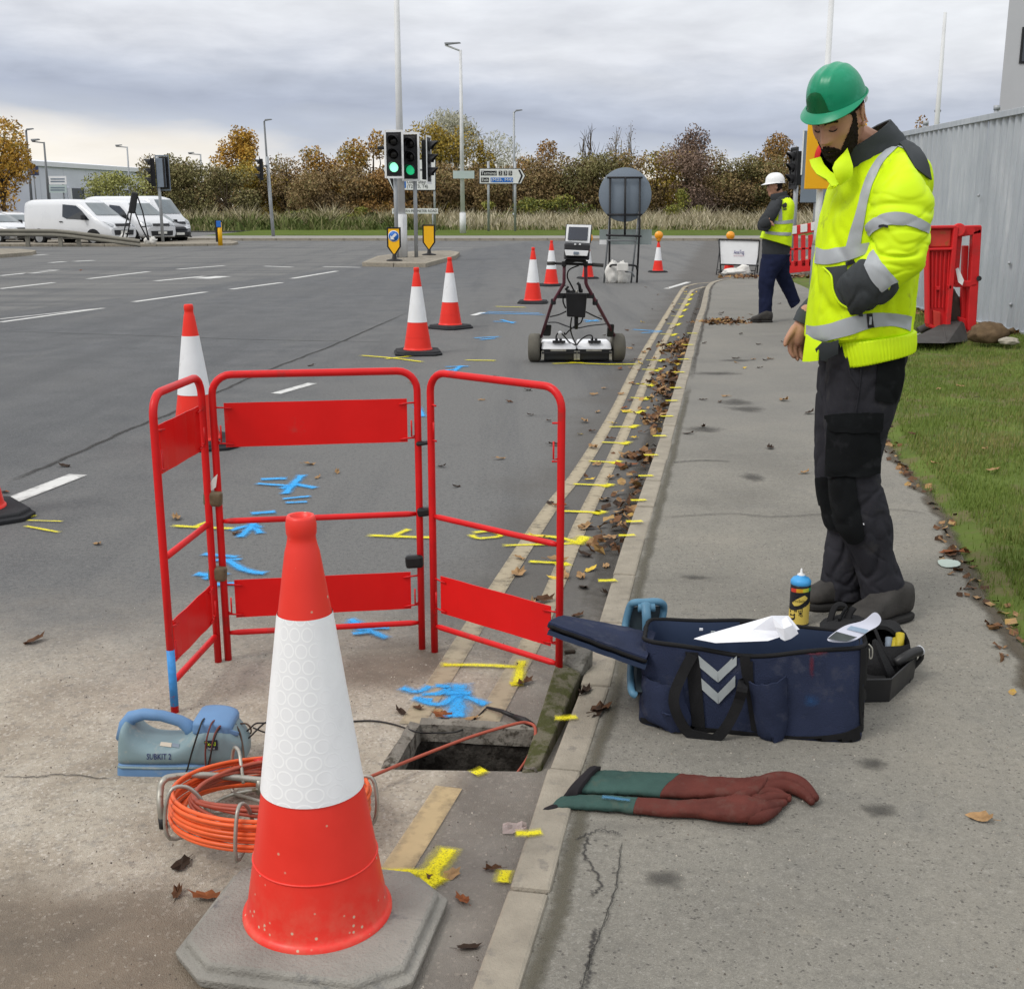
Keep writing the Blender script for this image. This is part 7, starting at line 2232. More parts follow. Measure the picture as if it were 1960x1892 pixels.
# side pockets
def pouch(pts_l, pts_r, depth, nm='pocket'):
 k = len(pts_l)
 rows = []
 nu = 12
 for i in range(k * 3 - 2):
  tt = i / 3
  l, r = crom([(*p, 0) for p in pts_l], tt), crom([(*p, 0) for p in pts_r], tt)
  rr_ = []
  for j in range(nu + 1):
   u = j / nu
   p = onto(bv, l[0] + (r[0] - l[0]) * u, l[1] + (r[1] - l[1]) * u, 0.003, YB_)
   d = depth[0] + (depth[1] - depth[0]) * tt / (k - 1)
   rr_.append(p - BY_ * (d * math.sin(math.pi * u) ** 0.6) + V(0,0,0.006 * noise.noise(V(j * .6, i * .6, l[0]))))
  rows.append(rr_)
 MB().grid(rows).build(nm, MT_NAVY, t, solid=0.004, offset=0)
pouch([(1232,1290),(1230,1330),(1234,1370),(1262,1385)], [(1306,1308),(1310,1340),(1322,1370),(1322,1388)], (0.035,0.03))
pouch([(1433,1302),(1440,1340),(1448,1390),(1456,1420)], [(1504,1292),(1506,1330),(1506,1380),(1498,1418)], (0.045,0.032))
pouch([(1262,1352),(1264,1368),(1268,1390)], [(1300,1352),(1316,1370),(1320,1392)], (0.050,0.03))
# hanging carry loop
def bp(px, py, off): return onto(bv, px, py, off, YB_)
cl = curve([bp(1326,1250,0.008), bp(1308,1285,0.03), bp(1293,1320,0.05), bp(1300,1350,0.055), bp(1318,1385,0.05), bp(1345,1400,0.05) + V(0,0,-0.006), bp(1370,1398,0.05), bp(1395,1375,0.045), bp(1414,1335,0.035), bp(1422,1300,0.022), bp(1428,1252,0.008)], 50)
rows = []
for i, p in enumerate(cl):
 d = (cl[min(i + 1,49)] - cl[max(i - 1,0)]).normalized()
 w = d.cross(BY_).normalized() * 0.015
 rows.append([p - w, p, p + w])
MB().grid(rows, 0, False).build('carry_loop', MT_WEB, t, solid=0.003, offset=0)
MB().tube(curve([bp(1661,1232,0.006), bp(1664,1240,0.016), bp(1663,1256,0.016), bp(1659,1258,0.010), bp(1658,1240,0.008)], 16),0.0022,6).build('metal_clip', MT_STEEL, t)
MT_REDSP = M_spray('red_overspray', (0.16,0.008,0.02),0.9,90,0.55)
MT_BLUSP = M_spray('blue_overspray', (0.02,0.10,0.28),0.9,90,0.45)
def sprayon(pts, mat):
 (x0, y0),(x1, y1) = pts
 rows, uv = [], []
 for i in range(7):
  for j in range(7):
   rows.append(bp(lerp(x0, x1, j / 6), lerp(y0, y1, i / 6),0.0022)); uv.append((0.5,0.5 + 0.5 * min(1, math.hypot(j / 3 - 1, i / 3 - 1))))
 MB().add(rows, [(i * 7 + j, i * 7 + j + 1,(i + 1) * 7 + j + 1,(i + 1) * 7 + j) for i in range(6) for j in range(6)], 0, True).build('overspray', mat, t, uv=uv)
sprayon([(1545,1238),(1562,1310)], MT_REDSP)
sprayon([(1525,1240),(1600,1258)], MT_REDSP)
sprayon([(1462,1236),(1475,1262)], MT_REDSP)
sprayon([(1525,1318),(1580,1362)], MT_BLUSP)
# lid, folded out to the left
def lp_(px, py, Y): return P(px, py, Y)
la = [lp_(1050,1190,3.10), lp_(1112,1212,3.10), lp_(1175,1236,3.10), lp_(1238,1258,3.09)]
lb = [lp_(1078,1177,3.33), lp_(1140,1188,3.33), lp_(1200,1199,3.33), lp_(1254,1212,3.32)]
rows = []
for i in range(13):
 a_, b__ = Vector(crom(la, 3 * i / 12)), Vector(crom(lb, 3 * i / 12))
 rows.append([a_.lerp(b__, j / 6) + V(0,0,0.004 * math.sin(math.pi * j / 6) + 0.003 * noise.noise(V(i * .7, j * .7,3))) for j in range(7)])
MB().grid(rows, 0, False).build('lid', MT_NAVY, t, solid=0.014, offset=1)
rows2 = [[p - V(0,0,0.024) for p in r] for r in rows]
MB().grid(rows2,0, False).build('lid_lining', MT_NAVYIN, t, solid=0.014, offset=1)
MB().tube([r[0] - V(0,0.0,0.012) for r in rows], 0.006,6).build('zip_edge', MT_WEB, t)
hng = [[rows[-1][j] for j in range(7)], [rows[-1][j].lerp(bagpt(math.pi + 0.35 - 0.7 * j / 6,0.24,0.0,0.252),0.6) - V(0,0,0.01) for j in range(7)], [bagpt(math.pi + 0.35 - 0.7 * j / 6,0.24,0.0,0.252) for j in range(7)]]
MB().grid(hng).build('lid_hinge', MT_NAVY, t, solid=0.006, offset=0)
# back inside: velcro tab and white patches
for (x, y, w, h, m) in ((1425,1198,20,20, MT_WEB),(1404,1206,10,8, MT_PAPER),(1342,1204,7,5, MT_PAPER),(1365,1210,9,6, MT_CHEV),(1550,1206,60,6, MT_WEB)):
 q = P(x, y, 3.30)
 MB().box(q, (w / 660,0.004, h / 660)).build('inner_tab', m, t, bevel=0.001)

# papers: rolled sheets and a leaflet
def sheet(nm, label, cat, rows, mat, group=None, solid=0.0012, sub=2):
 c = sum((sum((Vector(p) for p in r), V(0,0,0)) / len(r) for r in rows), V(0,0,0)) / len(rows)
 t = thing(nm, label, cat, c, world=True, group=group)
 MB().grid([[Vector(p) for p in r] for r in rows], 0, sub > 0).build('sheet', mat, t, solid=solid, offset=0, sub=sub)
 return t
y0 = 3.06
sheet('survey_drawing', 'large folded white paper drawing sticking out of the navy bag', 'paper', [
 [P(1328,1222, y0), P(1370,1230, y0 - .01), P(1420,1228, y0 - .01), P(1470,1226, y0)],
 [P(1345,1216, y0 + .04), P(1390,1206, y0 + .03), P(1440,1205, y0 + .02), P(1492,1219, y0 + .02)],
 [P(1380,1208, y0 + .07), P(1430,1192, y0 + .06), P(1478,1178, y0 + .05), P(1515,1208, y0 + .05)],
 [P(1400,1206, y0 + .11), P(1450,1190, y0 + .10), P(1509,1178, y0 + .09), P(1530,1204, y0 + .08)]], MT_PAPER, sub=0)
t2 = thing('survey_drawing', 'crumpled white paper roll end at the right of the folded drawing in the bag', 'paper', P(1505,1205, y0), world=True)
MB().grid([[P(1478,1180, y0), P(1484,1200, y0 - .01), P(1494,1222, y0 - .02)], [P(1496,1186, y0 + .02), P(1500,1203, y0 - .01), P(1502,1226, y0 - .01)], [P(1505,1180, y0 + .03), P(1516,1196, y0 + .01), P(1514,1222, y0)], [P(1512,1191, y0 + .05), P(1521,1199, y0 + .04), P(1528,1212, y0 + .02)]], 0, False).build('sheet', MT_PAPER, t2, solid=0.0012, offset=0)
MT_LEAFL = M('leaflet_print', (0.56,0.57,0.66),0.4,0.1,8)
t2 = sheet('leaflet', 'glossy leaflet with a curled end leaning on the right end of the navy bag', 'leaflet', [
 [P(1575,1226,3.0), P(1600,1229,3.0), P(1625,1229,3.0)], [P(1600,1207,3.03), P(1625,1213,3.03), P(1645,1222,3.03)],
 [P(1622,1193,3.06), P(1643,1200,3.06), P(1662,1206,3.06)], [P(1655,1190,3.08), P(1666,1196,3.08), P(1680,1200,3.08)], [P(1672,1168,3.10), P(1682,1174,3.10), P(1689,1186,3.10)]], MT_LEAFL)
MB().grid([[P(1620,1204,3.045) + V(0,-.004, .002), P(1656,1212,3.045) + V(0,-.004, .002)], [P(1628,1198,3.05) + V(0,-.004, .003), P(1662,1206,3.05) + V(0,-.004, .003)]]).build('printed_band', M('blue_grey_print', (0.27,0.36,0.47),0.4), t2, solid=0.0008)
MB().grid([[P(1583,1222,3.0) + V(0,-.004, .002), P(1620,1227,3.0) + V(0,-.004, .002)], [P(1600,1209,3.02) + V(0,-.004, .003), P(1640,1220,3.02) + V(0,-.004, .003)]]).build('printed_photo', M('dark_print', (0.05,0.06,0.06),0.4,0.3,30), t2, solid=0.0008)

# ------------------------------------------------------------------ cable locator standing behind the bag
MT_LOC = M('locator_blue', (0.085,0.20,0.30),0.5,0.12,6)
MT_LOCD = M('locator_dark', (0.035,0.05,0.06),0.5,0.12,6)
YL = 3.42
t = thing('cable_locator', 'blue handheld cable locator with a looped head standing behind the left end of the bag', 'cable locator', G(1215,1330, PZ), world=True)
def lq(px, py, dy=0.0): return P(px, py, YL + dy)
loop = [lq(1232,1152), lq(1257,1151), lq(1269,1156, .01), lq(1270,1170, .02), lq(1263,1205, .0), lq(1258,1216,-.02), lq(1230,1220,-.02), lq(1204,1220,-.02), lq(1196,1212,-.01), lq(1198,1190, .01), lq(1206,1160, .01), lq(1214,1153, .0), lq(1232,1152)]
MB().tube(curve(loop, 60),0.0115,10, cap=False).build('head_loop', MT_LOC, t)
MB().grid([[lq(1208,1160, .03), lq(1264,1158, .03)], [lq(1202,1214, .02), lq(1258,1214, .02)]]).build('display_back', MT_LOCD, t, solid=0.01)
MB().tube(curve([lq(1236,1156,-.01), lq(1237,1172,-.035), lq(1238,1195,-.045), lq(1239,1240,-.04)], 16), [0.018] * 3 + [0.014] * 13,12, flat=0.7).build('grip', MT_LOC, t)
MB().tube([lq(1221,1163,-.012), lq(1254,1162,-.012)], 0.014,10).build('grip_top', MT_LOC, t, bevel=0.003)
MB().hexa([lq(1213,1215,-.03), lq(1250,1215,-.03), lq(1235,1325,-.30), lq(1211,1325,-.30)], [lq(1213,1215, .06), lq(1250,1215, .06), lq(1235,1325, .0), lq(1211,1325, .0)]).build('blade', MT_LOCD, t, bevel=0.01)
MB().tube(curve([lq(1210,1250,-.1), lq(1207,1290,-.2), lq(1209,1322,-.30), lq(1217,1330,-.31)], 14),0.011,8).build('blade_edge', MT_LOC, t)

# ------------------------------------------------------------------ spray can
MT_CANB = M('can_black', (0.016,0.017,0.022),0.28,0.1,6)
MT_CANY = M('can_yellow', (0.62,0.47,0.10),0.3,0.06,6)
MT_CAPB = M('cap_blue', (0.06,0.33,0.68),0.4,0.06,8)
cb = G(1528,1192, PZ)
t = thing('spray_can', 'yellow and black aerosol of line marking paint with a blue top, standing behind the bag', 'spray can', cb, world=True)
def cz(py): return P(1528, py, cb.y).z
zb0, zsh, zcap = PZ, cz(1117), cz(1106)
rad = 0.0355
can = MB().lathe([(rad * 0.94, zb0),(rad, zb0 + 0.004),(rad, zb0 + 0.006),(rad, zsh - 0.004),(rad * 0.97, zsh)], 40,(cb.x, cb.y, 0))
can.build('can_body', MT_CANB, t)
# yellow lower part with a slanting edge
rows = []
for i in range(6):
 rr_ = []
 for j in range(41):
  a = 2 * math.pi * j / 40
  zt_ = lerp(cz(1164), cz(1146),0.5 + 0.5 * math.sin(a + R(70)))
  z = lerp(zb0 + 0.006, zt_, i / 5)
  rr_.append(V(cb.x + (rad + 0.0006) * math.cos(a), cb.y + (rad + 0.0006) * math.sin(a), z))
 rows.append(rr_)
MB().grid(rows).build('yellow_wrap', MT_CANY, t)
for k, c in enumerate([(0.55,0.05,0.03),(0.6,0.3,0.02),(0.5,0.5,0.05),(0.05,0.35,0.12)]):
 a0 = R(-165 + 38 * k)
 MB().grid([[V(cb.x + (rad + 0.0007) * math.cos(a0 + R(38) * j / 6), cb.y + (rad + 0.0007) * math.sin(a0 + R(38) * j / 6), lerp(cz(1128), cz(1121), i) + 0.003 * (k + j / 6 - 2) / 2) for j in range(7)] for i in (0,1)]).build('colour_band', M('colour_band', c, 0.35,0.2,40), t)
MB().lathe([(rad * 0.97, zsh),(rad * 1.02, zsh + 0.002),(rad * 1.02, zsh + 0.014),(rad * 0.80, zsh + 0.024),(rad * 0.45, zsh + 0.028),(rad * 0.42, zsh + 0.034)], 32,(cb.x, cb.y, 0)).build('blue_shoulder', MT_CAPB, t)
MB().lathe([(rad * 0.40, zsh + 0.030),(rad * 0.40, zsh + 0.037),(rad * 0.13, zsh + 0.042),(rad * 0.11, zsh + 0.054),(rad * 0.05, zsh + 0.058)], 20,(cb.x, cb.y, 0)).build('nozzle', MT_WHITE, t)
bc = bvh_of(can)
applique('oval_badge', bc, [[(1521,1149),(1528,1145),(1540,1139)], [(1517,1153),(1528,1151),(1545,1144)], [(1521,1159),(1530,1158),(1541,1150)]], 0.0018, MT_CANY, t, 8,8,0.0004, cb.y)
text_on(bc, 'badge_lettering', 'ProSolve', 1519,1543,1149.5,5.5, MT_INK, 0.0030, t, cb.y)
def text_down(bv_, nm, s, x0, x1, y0_, y1_, mat, off, parent, Yd, bold=0.0):
 cu = text(nm, s, 1.0, mat, Matrix.Identity(4), None, 'LEFT', 0.0, bold=bold)
 xs = [v.co.x for v in cu.data.vertices]; ys = [v.co.y for v in cu.data.vertices]
 for v in cu.data.vertices:
  px = x1 - (x1 - x0) * (1 - (v.co.y - min(ys)) / (max(ys) - min(ys)))
  py = y0_ + (y1_ - y0_) * (v.co.x - min(xs)) / (max(xs) - min(xs))
  v.co = onto(bv_, px, py, off, Yd)
 put(cu, parent)
 return cu
text_down(bc, 'large_lettering', 'lin', 1513,1526,1160,1186, MT_INK, 0.0016, t, cb.y, 0.03)
text_down(bc, 'small_lettering', 'TEMP', 1528,1536,1163,1180, MT_INK, 0.0016, t, cb.y, 0.01)

# ------------------------------------------------------------------ black tool holdall in its moulded tray
MT_HOLD = M('black_holdall', (0.018,0.018,0.019),0.75,0.25,8, bump=0.4, bscale=180)
MT_TRAY = M('black_tray', (0.020,0.020,0.021),0.45,0.2,8)
MT_YTOOL = M('yellow_tool', (0.42,0.33,0.02),0.5,0.15,12)
t = thing('holdall', 'black open tool holdall in a moulded tray, yellow tools inside, behind the navy bag', 'tool bag', G(1680,1330, PZ), world=True)
tb = [G(1630,1345, PZ), G(1702,1343, PZ), G(1749,1298, PZ), G(1690,1270, PZ), G(1600,1290, PZ)]
tt_ = [p + V(0,0,0.078) + (p - sum(tb, V(0,0,0)) / 5) * 0.05 for p in tb]
mb = MB().grid([tb, tt_, [p.lerp(sum(tt_, V(0,0,0)) / 5,0.06) for p in tt_], [p.lerp(sum(tt_, V(0,0,0)) / 5,0.08) - V(0,0,0.05) for p in tt_]], 0, False, True)
mb.f += [tuple(range(5))[::-1], tuple(range(15,20))]; mb.m += [0,0]; mb.s += [False, False]
mb.build('tray', MT_TRAY, t, bevel=0.008)
MB().tube(curve([P(1716,1268,3.42), P(1728,1260,3.42), P(1745,1250,3.44), P(1760,1245,3.46)], 10), [0.016] * 10,12).build('tray_handle', MT_TRAY, t)
MB().tube([P(1758,1246,3.46), P(1763,1243,3.465)], 0.0165,12).build('handle_end', MT_CONCW, t)
MB().tube(curve([P(1762,1247,3.46), P(1764,1258,3.47), P(1750,1275,3.48), P(1735,1290,3.5)], 10),0.008,8).build('handle_arm', MT_TRAY, t)
hb = Loft([pring((1640,1330),(1725,1325),0.12,3.55,4), pring((1632,1290),(1728,1282),0.13,3.55,4), pring((1625,1245),(1728,1240),0.125,3.56,4), pring((1620,1215),(1728,1208),0.12,3.58,4)], lambda a, th, p: 0.008 * noise.noise(p * 14))
mb = MB(); hb.into(mb, 18,40, cap1=False)
mb.build('holdall_body', MT_HOLD, t)
MB().grid([[P(1728,1200,3.62), P(1716,1186,3.65), P(1690,1184,3.7), P(1650,1192,3.7), P(1625,1205,3.66)], [P(1722,1222,3.55), P(1708,1200,3.56), P(1685,1194,3.58), P(1650,1204,3.56), P(1630,1218,3.55)]], 0).build('holdall_flap', MT_HOLD, t, solid=0.012, sub=1)
rows = [[P(1666,1225,3.40), P(1672,1222,3.42)], [P(1680,1262,3.36), P(1690,1256,3.38)], [P(1700,1305,3.36), P(1712,1292,3.38)], [P(1708,1325,3.4), P(1722,1312,3.42)]]
MB().grid(rows).build('front_flap', MT_HOLD, t, solid=0.012, sub=1)
for pts, r in (([(1718,1250,3.5),(1722,1230,3.52),(1723,1212,3.54)], 0.014),([(1709,1252,3.5),(1712,1236,3.52),(1714,1222,3.54)], 0.010)):
 MB().tube([P(*p) for p in pts], r, 10).build('yellow_tool', MT_YTOOL, t)
MB().tube([P(1700,1250,3.52), P(1702,1220,3.55)], 0.012,10).build('grey_tool', MT_CONCW if False else MT_SIGNBK, t)
for pts in ([(1588,1192,3.72),(1594,1170,3.74),(1602,1158,3.75),(1612,1156,3.75),(1620,1162,3.75),(1612,1175,3.73),(1606,1188,3.7)], [(1622,1192,3.72),(1626,1175,3.74),(1634,1163,3.75),(1620,1180,3.75),(1610,1195,3.7)]):
 cl = curve([P(*p) for p in pts], 24)
 MB().tube(cl, 0.011,6, flat=0.35).build('strap', MT_WEB, t)
MB().grid([[P(1565,1196,3.75), P(1590,1182,3.78), P(1625,1178,3.8), P(1660,1186,3.8)], [P(1575,1215,3.62), P(1600,1205,3.62), P(1630,1200,3.62), P(1660,1210,3.62)], [P(1580,1240,3.6), P(1605,1240,3.6), P(1635,1240,3.58), P(1660,1245,3.58)]]).build('end_pocket', MT_HOLD, t, solid=0.01, sub=1)
MB().tube(curve([P(1666,1190,3.6), P(1675,1205,3.52), P(1690,1240,3.46), P(1712,1275,3.42)], 16),0.006,6).build('strap', MT_WEB, t)

# ------------------------------------------------------------------ rubber gauntlets
MT_GLG = M('glove_green', (0.038,0.078,0.068),0.7,0.22,9, bump=0.25, bscale=60, c2=(0.055,0.085,0.07), thr=0.6)
MT_GLR = M('glove_red', (0.098,0.027,0.021),0.65,0.26,9, bump=0.25, bscale=60, c2=(0.10,0.038,0.03), thr=0.58)
MT_GLK = M('glove_rim', (0.018,0.016,0.018),0.7,0.2,9)
def gl(px, py, h): return G(px, py, PZ) + V(0,0, h)
def gring(ax, ay, bx_, by, h, e=2.6):
 a, c = G(ax, ay, PZ), G(bx_, by, PZ)
 m_ = (a + c) / 2
 return (m_ + V(0,0, h + 0.001),(c - a) / 2, V(0,0, h), e)
def seg(t, nm, rings, mat, nt=16, cap0=True, cap1=True):
 mb = MB()
 Loft(rings, lambda a, th, p: 0.0035 * noise.noise(p * 22) + 0.0028 * (0.5 - abs(noise.noise(p * 46)) * 2)).into(mb, nt * 3,32,0, cap0, cap1)
 return mb.build(nm, mat, t)
t = thing('rubber_glove', 'upper of two long rubber gauntlets, green cuff with a rolled black rim', 'glove', gl(1300,1520,0), world=True)
seg(t, 'green_cuff', [gring(1096,1522,1140,1484,0.009), gring(1122,1524,1165,1484,0.012), gring(1192,1527,1215,1489,0.014), gring(1264,1532,1305,1494,0.015)], MT_GLG)
seg(t, 'red_hand', [gring(1264,1532,1305,1494,0.015), gring(1330,1535,1350,1500,0.016), gring(1390,1537,1410,1506,0.018), gring(1440,1540,1448,1508,0.022), gring(1462,1530,1472,1506,0.022)], MT_GLR)
seg(t, 'black_rim', [gring(1078,1533,1126,1488,0.010), gring(1086,1535,1136,1484,0.019), gring(1104,1535,1150,1482,0.018)], MT_GLK, 6)
for pts, r in (([(1440,1522, .022),(1475,1512, .026),(1505,1510, .028),(1535,1520, .026),(1558,1538, .018)], [.020, .022, .020, .018, .012]),([(1440,1528, .020),(1475,1522, .022),(1510,1520, .022),(1540,1532, .018),(1552,1543, .014)], [.018, .020, .018, .015, .010]),
               ([(1445,1534, .018),(1470,1530, .02),(1490,1532, .018),(1508,1538, .014)], [.015, .016, .014, .009]),([(1420,1536, .016),(1450,1540, .016),(1478,1544, .014),(1496,1545, .012)], [.014, .014, .012, .008])):
 c = curve([gl(*p) for p in pts], 20)
 MB().tube(c, [crom([(x,) for x in r], (len(r) - 1) * i / 19)[0] for i in range(20)], 12).build('finger', MT_GLR, t)
 MB().ball(c[-1], r[-1] * 1.02,10).build('finger_tip', MT_GLR, t)
t = thing('rubber_glove', 'lower of two long rubber gauntlets, blue paint smear on its green cuff', 'glove', gl(1280,1565,0), world=True)
seg(t, 'green_cuff', [gring(1056,1550,1076,1531,0.007), gring(1090,1553,1104,1531,0.010), gring(1150,1557,1160,1534,0.012), gring(1212,1563,1222,1540,0.014)], MT_GLG)
seg(t, 'red_hand', [gring(1212,1563,1222,1540,0.014), gring(1280,1569,1290,1545,0.015), gring(1340,1573,1350,1547,0.017), gring(1392,1580,1404,1543,0.021), gring(1430,1583,1444,1548,0.022), gring(1452,1580,1470,1552,0.018)], MT_GLR)
MB().tube(curve([gl(1076,1543, .012), gl(1060,1550, .010), gl(1042,1555, .006), gl(1027,1559, .004)], 10),0.010,8, flat=0.45).build('black_strap', MT_GLK, t)
for pts, r in (([(1395,1556, .02),(1420,1540, .024),(1440,1534, .024),(1452,1534, .020)], [.018, .017, .016, .010]),([(1430,1560, .02),(1460,1548, .022),(1485,1540, .022),(1508,1536, .016)], [.018, .018, .015, .009]),([(1440,1570, .02),(1465,1562, .022),(1485,1552, .018),(1500,1545, .014)], [.020, .018, .014, .009]),([(1430,1576, .018),(1455,1576, .018),(1475,1566, .016),(1490,1555, .012)], [.018, .016, .013, .008])):
 c = curve([gl(*p) for p in pts], 20)
 MB().tube(c, [crom([(x,) for x in r], (len(r) - 1) * i / 19)[0] for i in range(20)], 12).build('finger', MT_GLR, t)
 MB().ball(c[-1], r[-1] * 1.02,10).build('finger_tip', MT_GLR, t)
MT_BLUSM = M_spray('blue_smear', (0.05,0.22,0.42),0.9,60,0.7)
a, b_ = gl(1150,1547, .026), gl(1208,1554, .028)
ribbon('paint_smear', [a, a.lerp(b_, .5), b_], 0.03, MT_BLUSM, PZ + 0.0335, t, n=10)
bpy.data.objects[t.children[-1].name].matrix_parent_inverse = Matrix.Translation(-t.location)

# ------------------------------------------------------------------ litter: paper slip and leaves
MT_SLIP = M('grey_green_slip', (0.40,0.47,0.42),0.6,0.08,9)
q = [G(1789,1072, PZ), G(1800,1087, PZ), G(1842,1089, PZ), G(1836,1076, PZ)]
t = thing('paper_slip', 'pale green slip of paper lying on the pavement by the grass edge', 'paper', sum(q, V(0,0,0)) / 4, world=True)
MB().grid([[q[0] + V(0,0, .006), q[1] + V(0,0, .004)], [(q[0] + q[3]) / 2 + V(0,0, .012),(q[1] + q[2]) / 2 + V(0,0, .006)], [q[3] + V(0,0, .010), q[2] + V(0,0, .016)]]).build('slip', MT_SLIP, t, solid=0.001, sub=1)
q = G(985,1588,0)
t = thing('plastic_scrap', 'crumpled clear plastic scrap against the kerb', 'litter', q)
MB().grid([[V(-0.03 + 0.012 * i, -0.025 + 0.012 * j, 0.004 + 0.022 * abs(noise.noise(V(i * .9, j * .8,2)))) for j in range(5)] for i in range(6)], 0, False).build('scrap', M('plastic_scrap', (0.45,0.36,0.34),0.3,0.2,30, alpha=0.6), t)

LEAFCOL = {'brown': (0.085,0.042,0.022), 'dark': (0.035,0.022,0.015), 'tan': (0.30,0.185,0.09), 'yellow': (0.60,0.42,0.06), 'rust': (0.19,0.065,0.025)}
MLEAF = {k: M('leaf_' + k, c, 0.7,0.3,30) for k, c in LEAFCOL.items()}
def leaf_mesh(kind, seed):
 rr = random.Random(seed)
 k = 14
 mb = MB()
 vs = [V(0,0,0.006)]
 for i in range(k):
  a = 2 * math.pi * i / k
  lob = 0.62 + 0.38 * (1 if i % 2 == 0 else 0.35) * (0.75 + 0.25 * math.cos(a))
  x, y = math.cos(a) * 0.05 * lob * 1.25, math.sin(a) * 0.036 * lob
  vs.append(V(x, y, 0.003 + 6.5 * abs(y) * abs(y) * rr.uniform(0.6,2.6) + 4.0 * x * x * rr.uniform(0.2,1.8)))
 mb.add(vs, [(0,1 + i, 1 + (i + 1) % k) for i in range(k)])
 mb.tube([V(-0.045,0,0.004), V(-0.075,0.006,0.006)], 0.0012,3, cap=False)
 o = mb.build('fallen_leaf', MLEAF[kind])
 return o
LEAFP = {k: [leaf_mesh(k, i * 5 + hash_) for i in range(3)] for hash_, k in enumerate(LEAFCOL)}
used = set()
def put_leaf(kind, p, size, lb, grp, rr):
 src = LEAFP[kind][rr.randrange(3)]
 o = src if src.name not in used else src.copy()
 if src.name in used:
  COL.objects.link(o)
 used.add(src.name)
 o.location = (p.x, p.y, p.z + 0.001)
 o.scale = (size, size * rr.uniform(0.7,1.1), size * rr.uniform(0.8,1.8))
 o.rotation_euler = (rr.uniform(-.2, .2), rr.uniform(-.2, .2), rr.uniform(0,6.28))
 tag(o, lb, 'leaf', grp)
rl_ = random.Random(8)
ROADG, PAVG, GRASSG, MARGIN = 'fallen leaves on the road', 'fallen leaves on the pavement', 'fallen leaves on the grass', 'fallen leaves by the chamber'
KN = {'brown': 'dry brown', 'dark': 'dark wet', 'tan': 'pale tan', 'yellow': 'bright yellow', 'rust': 'rusty red'}
# placed where the photograph shows them
spec = [(66,1229, 'brown', 1.1, 'r'),(395,1720, 'rust', 0.95, 'r'),(348,1657, 'dark', 0.8, 'r'),(340,1712, 'brown', 0.6, 'r'),(440,1725, 'brown', 0.6, 'r'),(835,1388, 'dark', 0.6, 'c'),(838,1362, 'tan', 0.6, 'c'),(800,1358, 'brown', 0.6, 'c'),
  (768,1365, 'dark', 0.7, 'c'),(847,1372, 'rust', 0.9, 'c'),(905,1378, 'tan', 0.6, 'c'),(1000,1275, 'brown', 0.6, 'c'),(1003,1310, 'brown', 0.9, 'c'),(862,1676, 'tan', 0.7, 'c'),(832,1686, 'brown', 0.6, 'c'),
  (895,1815, 'dark', 0.7, 'c'),(945,1664, 'brown', 0.6, 'c'),(888,1725, 'rust', 0.7, 'c'),(590,890, 'tan', 1.0, 'r'),(645,905, 'tan', 0.9, 'r'),(608,915, 'tan', 0.8, 'r'),(874,932, 'dark', 0.7, 'r'),(845,894, 'dark', 0.8, 'r'),
  (124,893, 'dark', 1.1, 'r'),(596,700, 'dark', 1.2, 'r'),(338,993, 'tan', 1.1, 'r'),(455,1022, 'brown', 0.8, 'r'),(8,943, 'rust', 1.0, 'r'),(187,1042, 'tan', 0.9, 'r'),(155,518, 'rust', 1.6, 'r'),(922,766, 'tan', 0.9, 'r'),(945,722, 'dark', 1.0, 'r'),
  (1010,748, 'dark', 0.9, 'r'),(975,770, 'brown', 0.9, 'r'),(790,735, 'tan', 0.9, 'r'),(1878,1568, 'tan', 0.85, 'p'),(1160,1085, 'tan', 0.9, 'k'),(1130,1092, 'yellow', 0.9, 'k'),(1112,1105, 'tan', 0.9, 'k'),(1060,1108, 'yellow', 0.8, 'k'),(1165,1140, 'dark', 1.0, 'k'),
  (1195,1098, 'brown', 0.8, 'k'),(1116,1125, 'dark', 0.9, 'k'),(1105,1180, 'brown', 0.8, 'k'),(1150,1360, 'brown', 1.2, 'p'),(1138,1368, 'dark', 1.0, 'p'),(1120,1328, 'dark', 1.0, 'p'),(1825,1060, 'rust', 1.4, 'p'),(1820,1063, 'brown', 1.2, 'p'),
  (1900,900, 'tan', 1.0, 'g'),(1796,745, 'tan', 1.0, 'g'),(1790,885, 'tan', 0.7, 'g'),(1745,828, 'brown', 0.8, 'g'),(1885,860, 'tan', 0.7, 'g'),(1838,740, 'tan', 0.9, 'g'),(1872,760, 'dark', 0.8, 'g'),(1700,788, 'dark', 0.8, 'p'),
  (1442,688, 'tan', 1.0, 'p'),(1475,688, 'tan', 1.0, 'p'),(1425,705, 'yellow', 0.9, 'p'),(1453,660, 'dark', 1.0, 'p'),(1418,640, 'dark', 1.0, 'p'),(1500,655, 'dark', 1.0, 'p'),(1352,617, 'dark', 1.1, 'p'),(1390,760, 'tan', 0.9, 'p'),(1455,705, 'dark', 0.8, 'p'),(1410,695, 'tan', 0.7, 'p')]
lbl = {'r': (ROADG, 'leaf lying flat on the grey road'), 'c': (MARGIN, 'leaf lying near the open chamber and yellow lines'), 'p': (PAVG, 'leaf lying on the asphalt pavement'), 'g': (GRASSG, 'leaf resting on the mown grass'), 'k': (ROADG, 'leaf lying among the double yellow lines')}
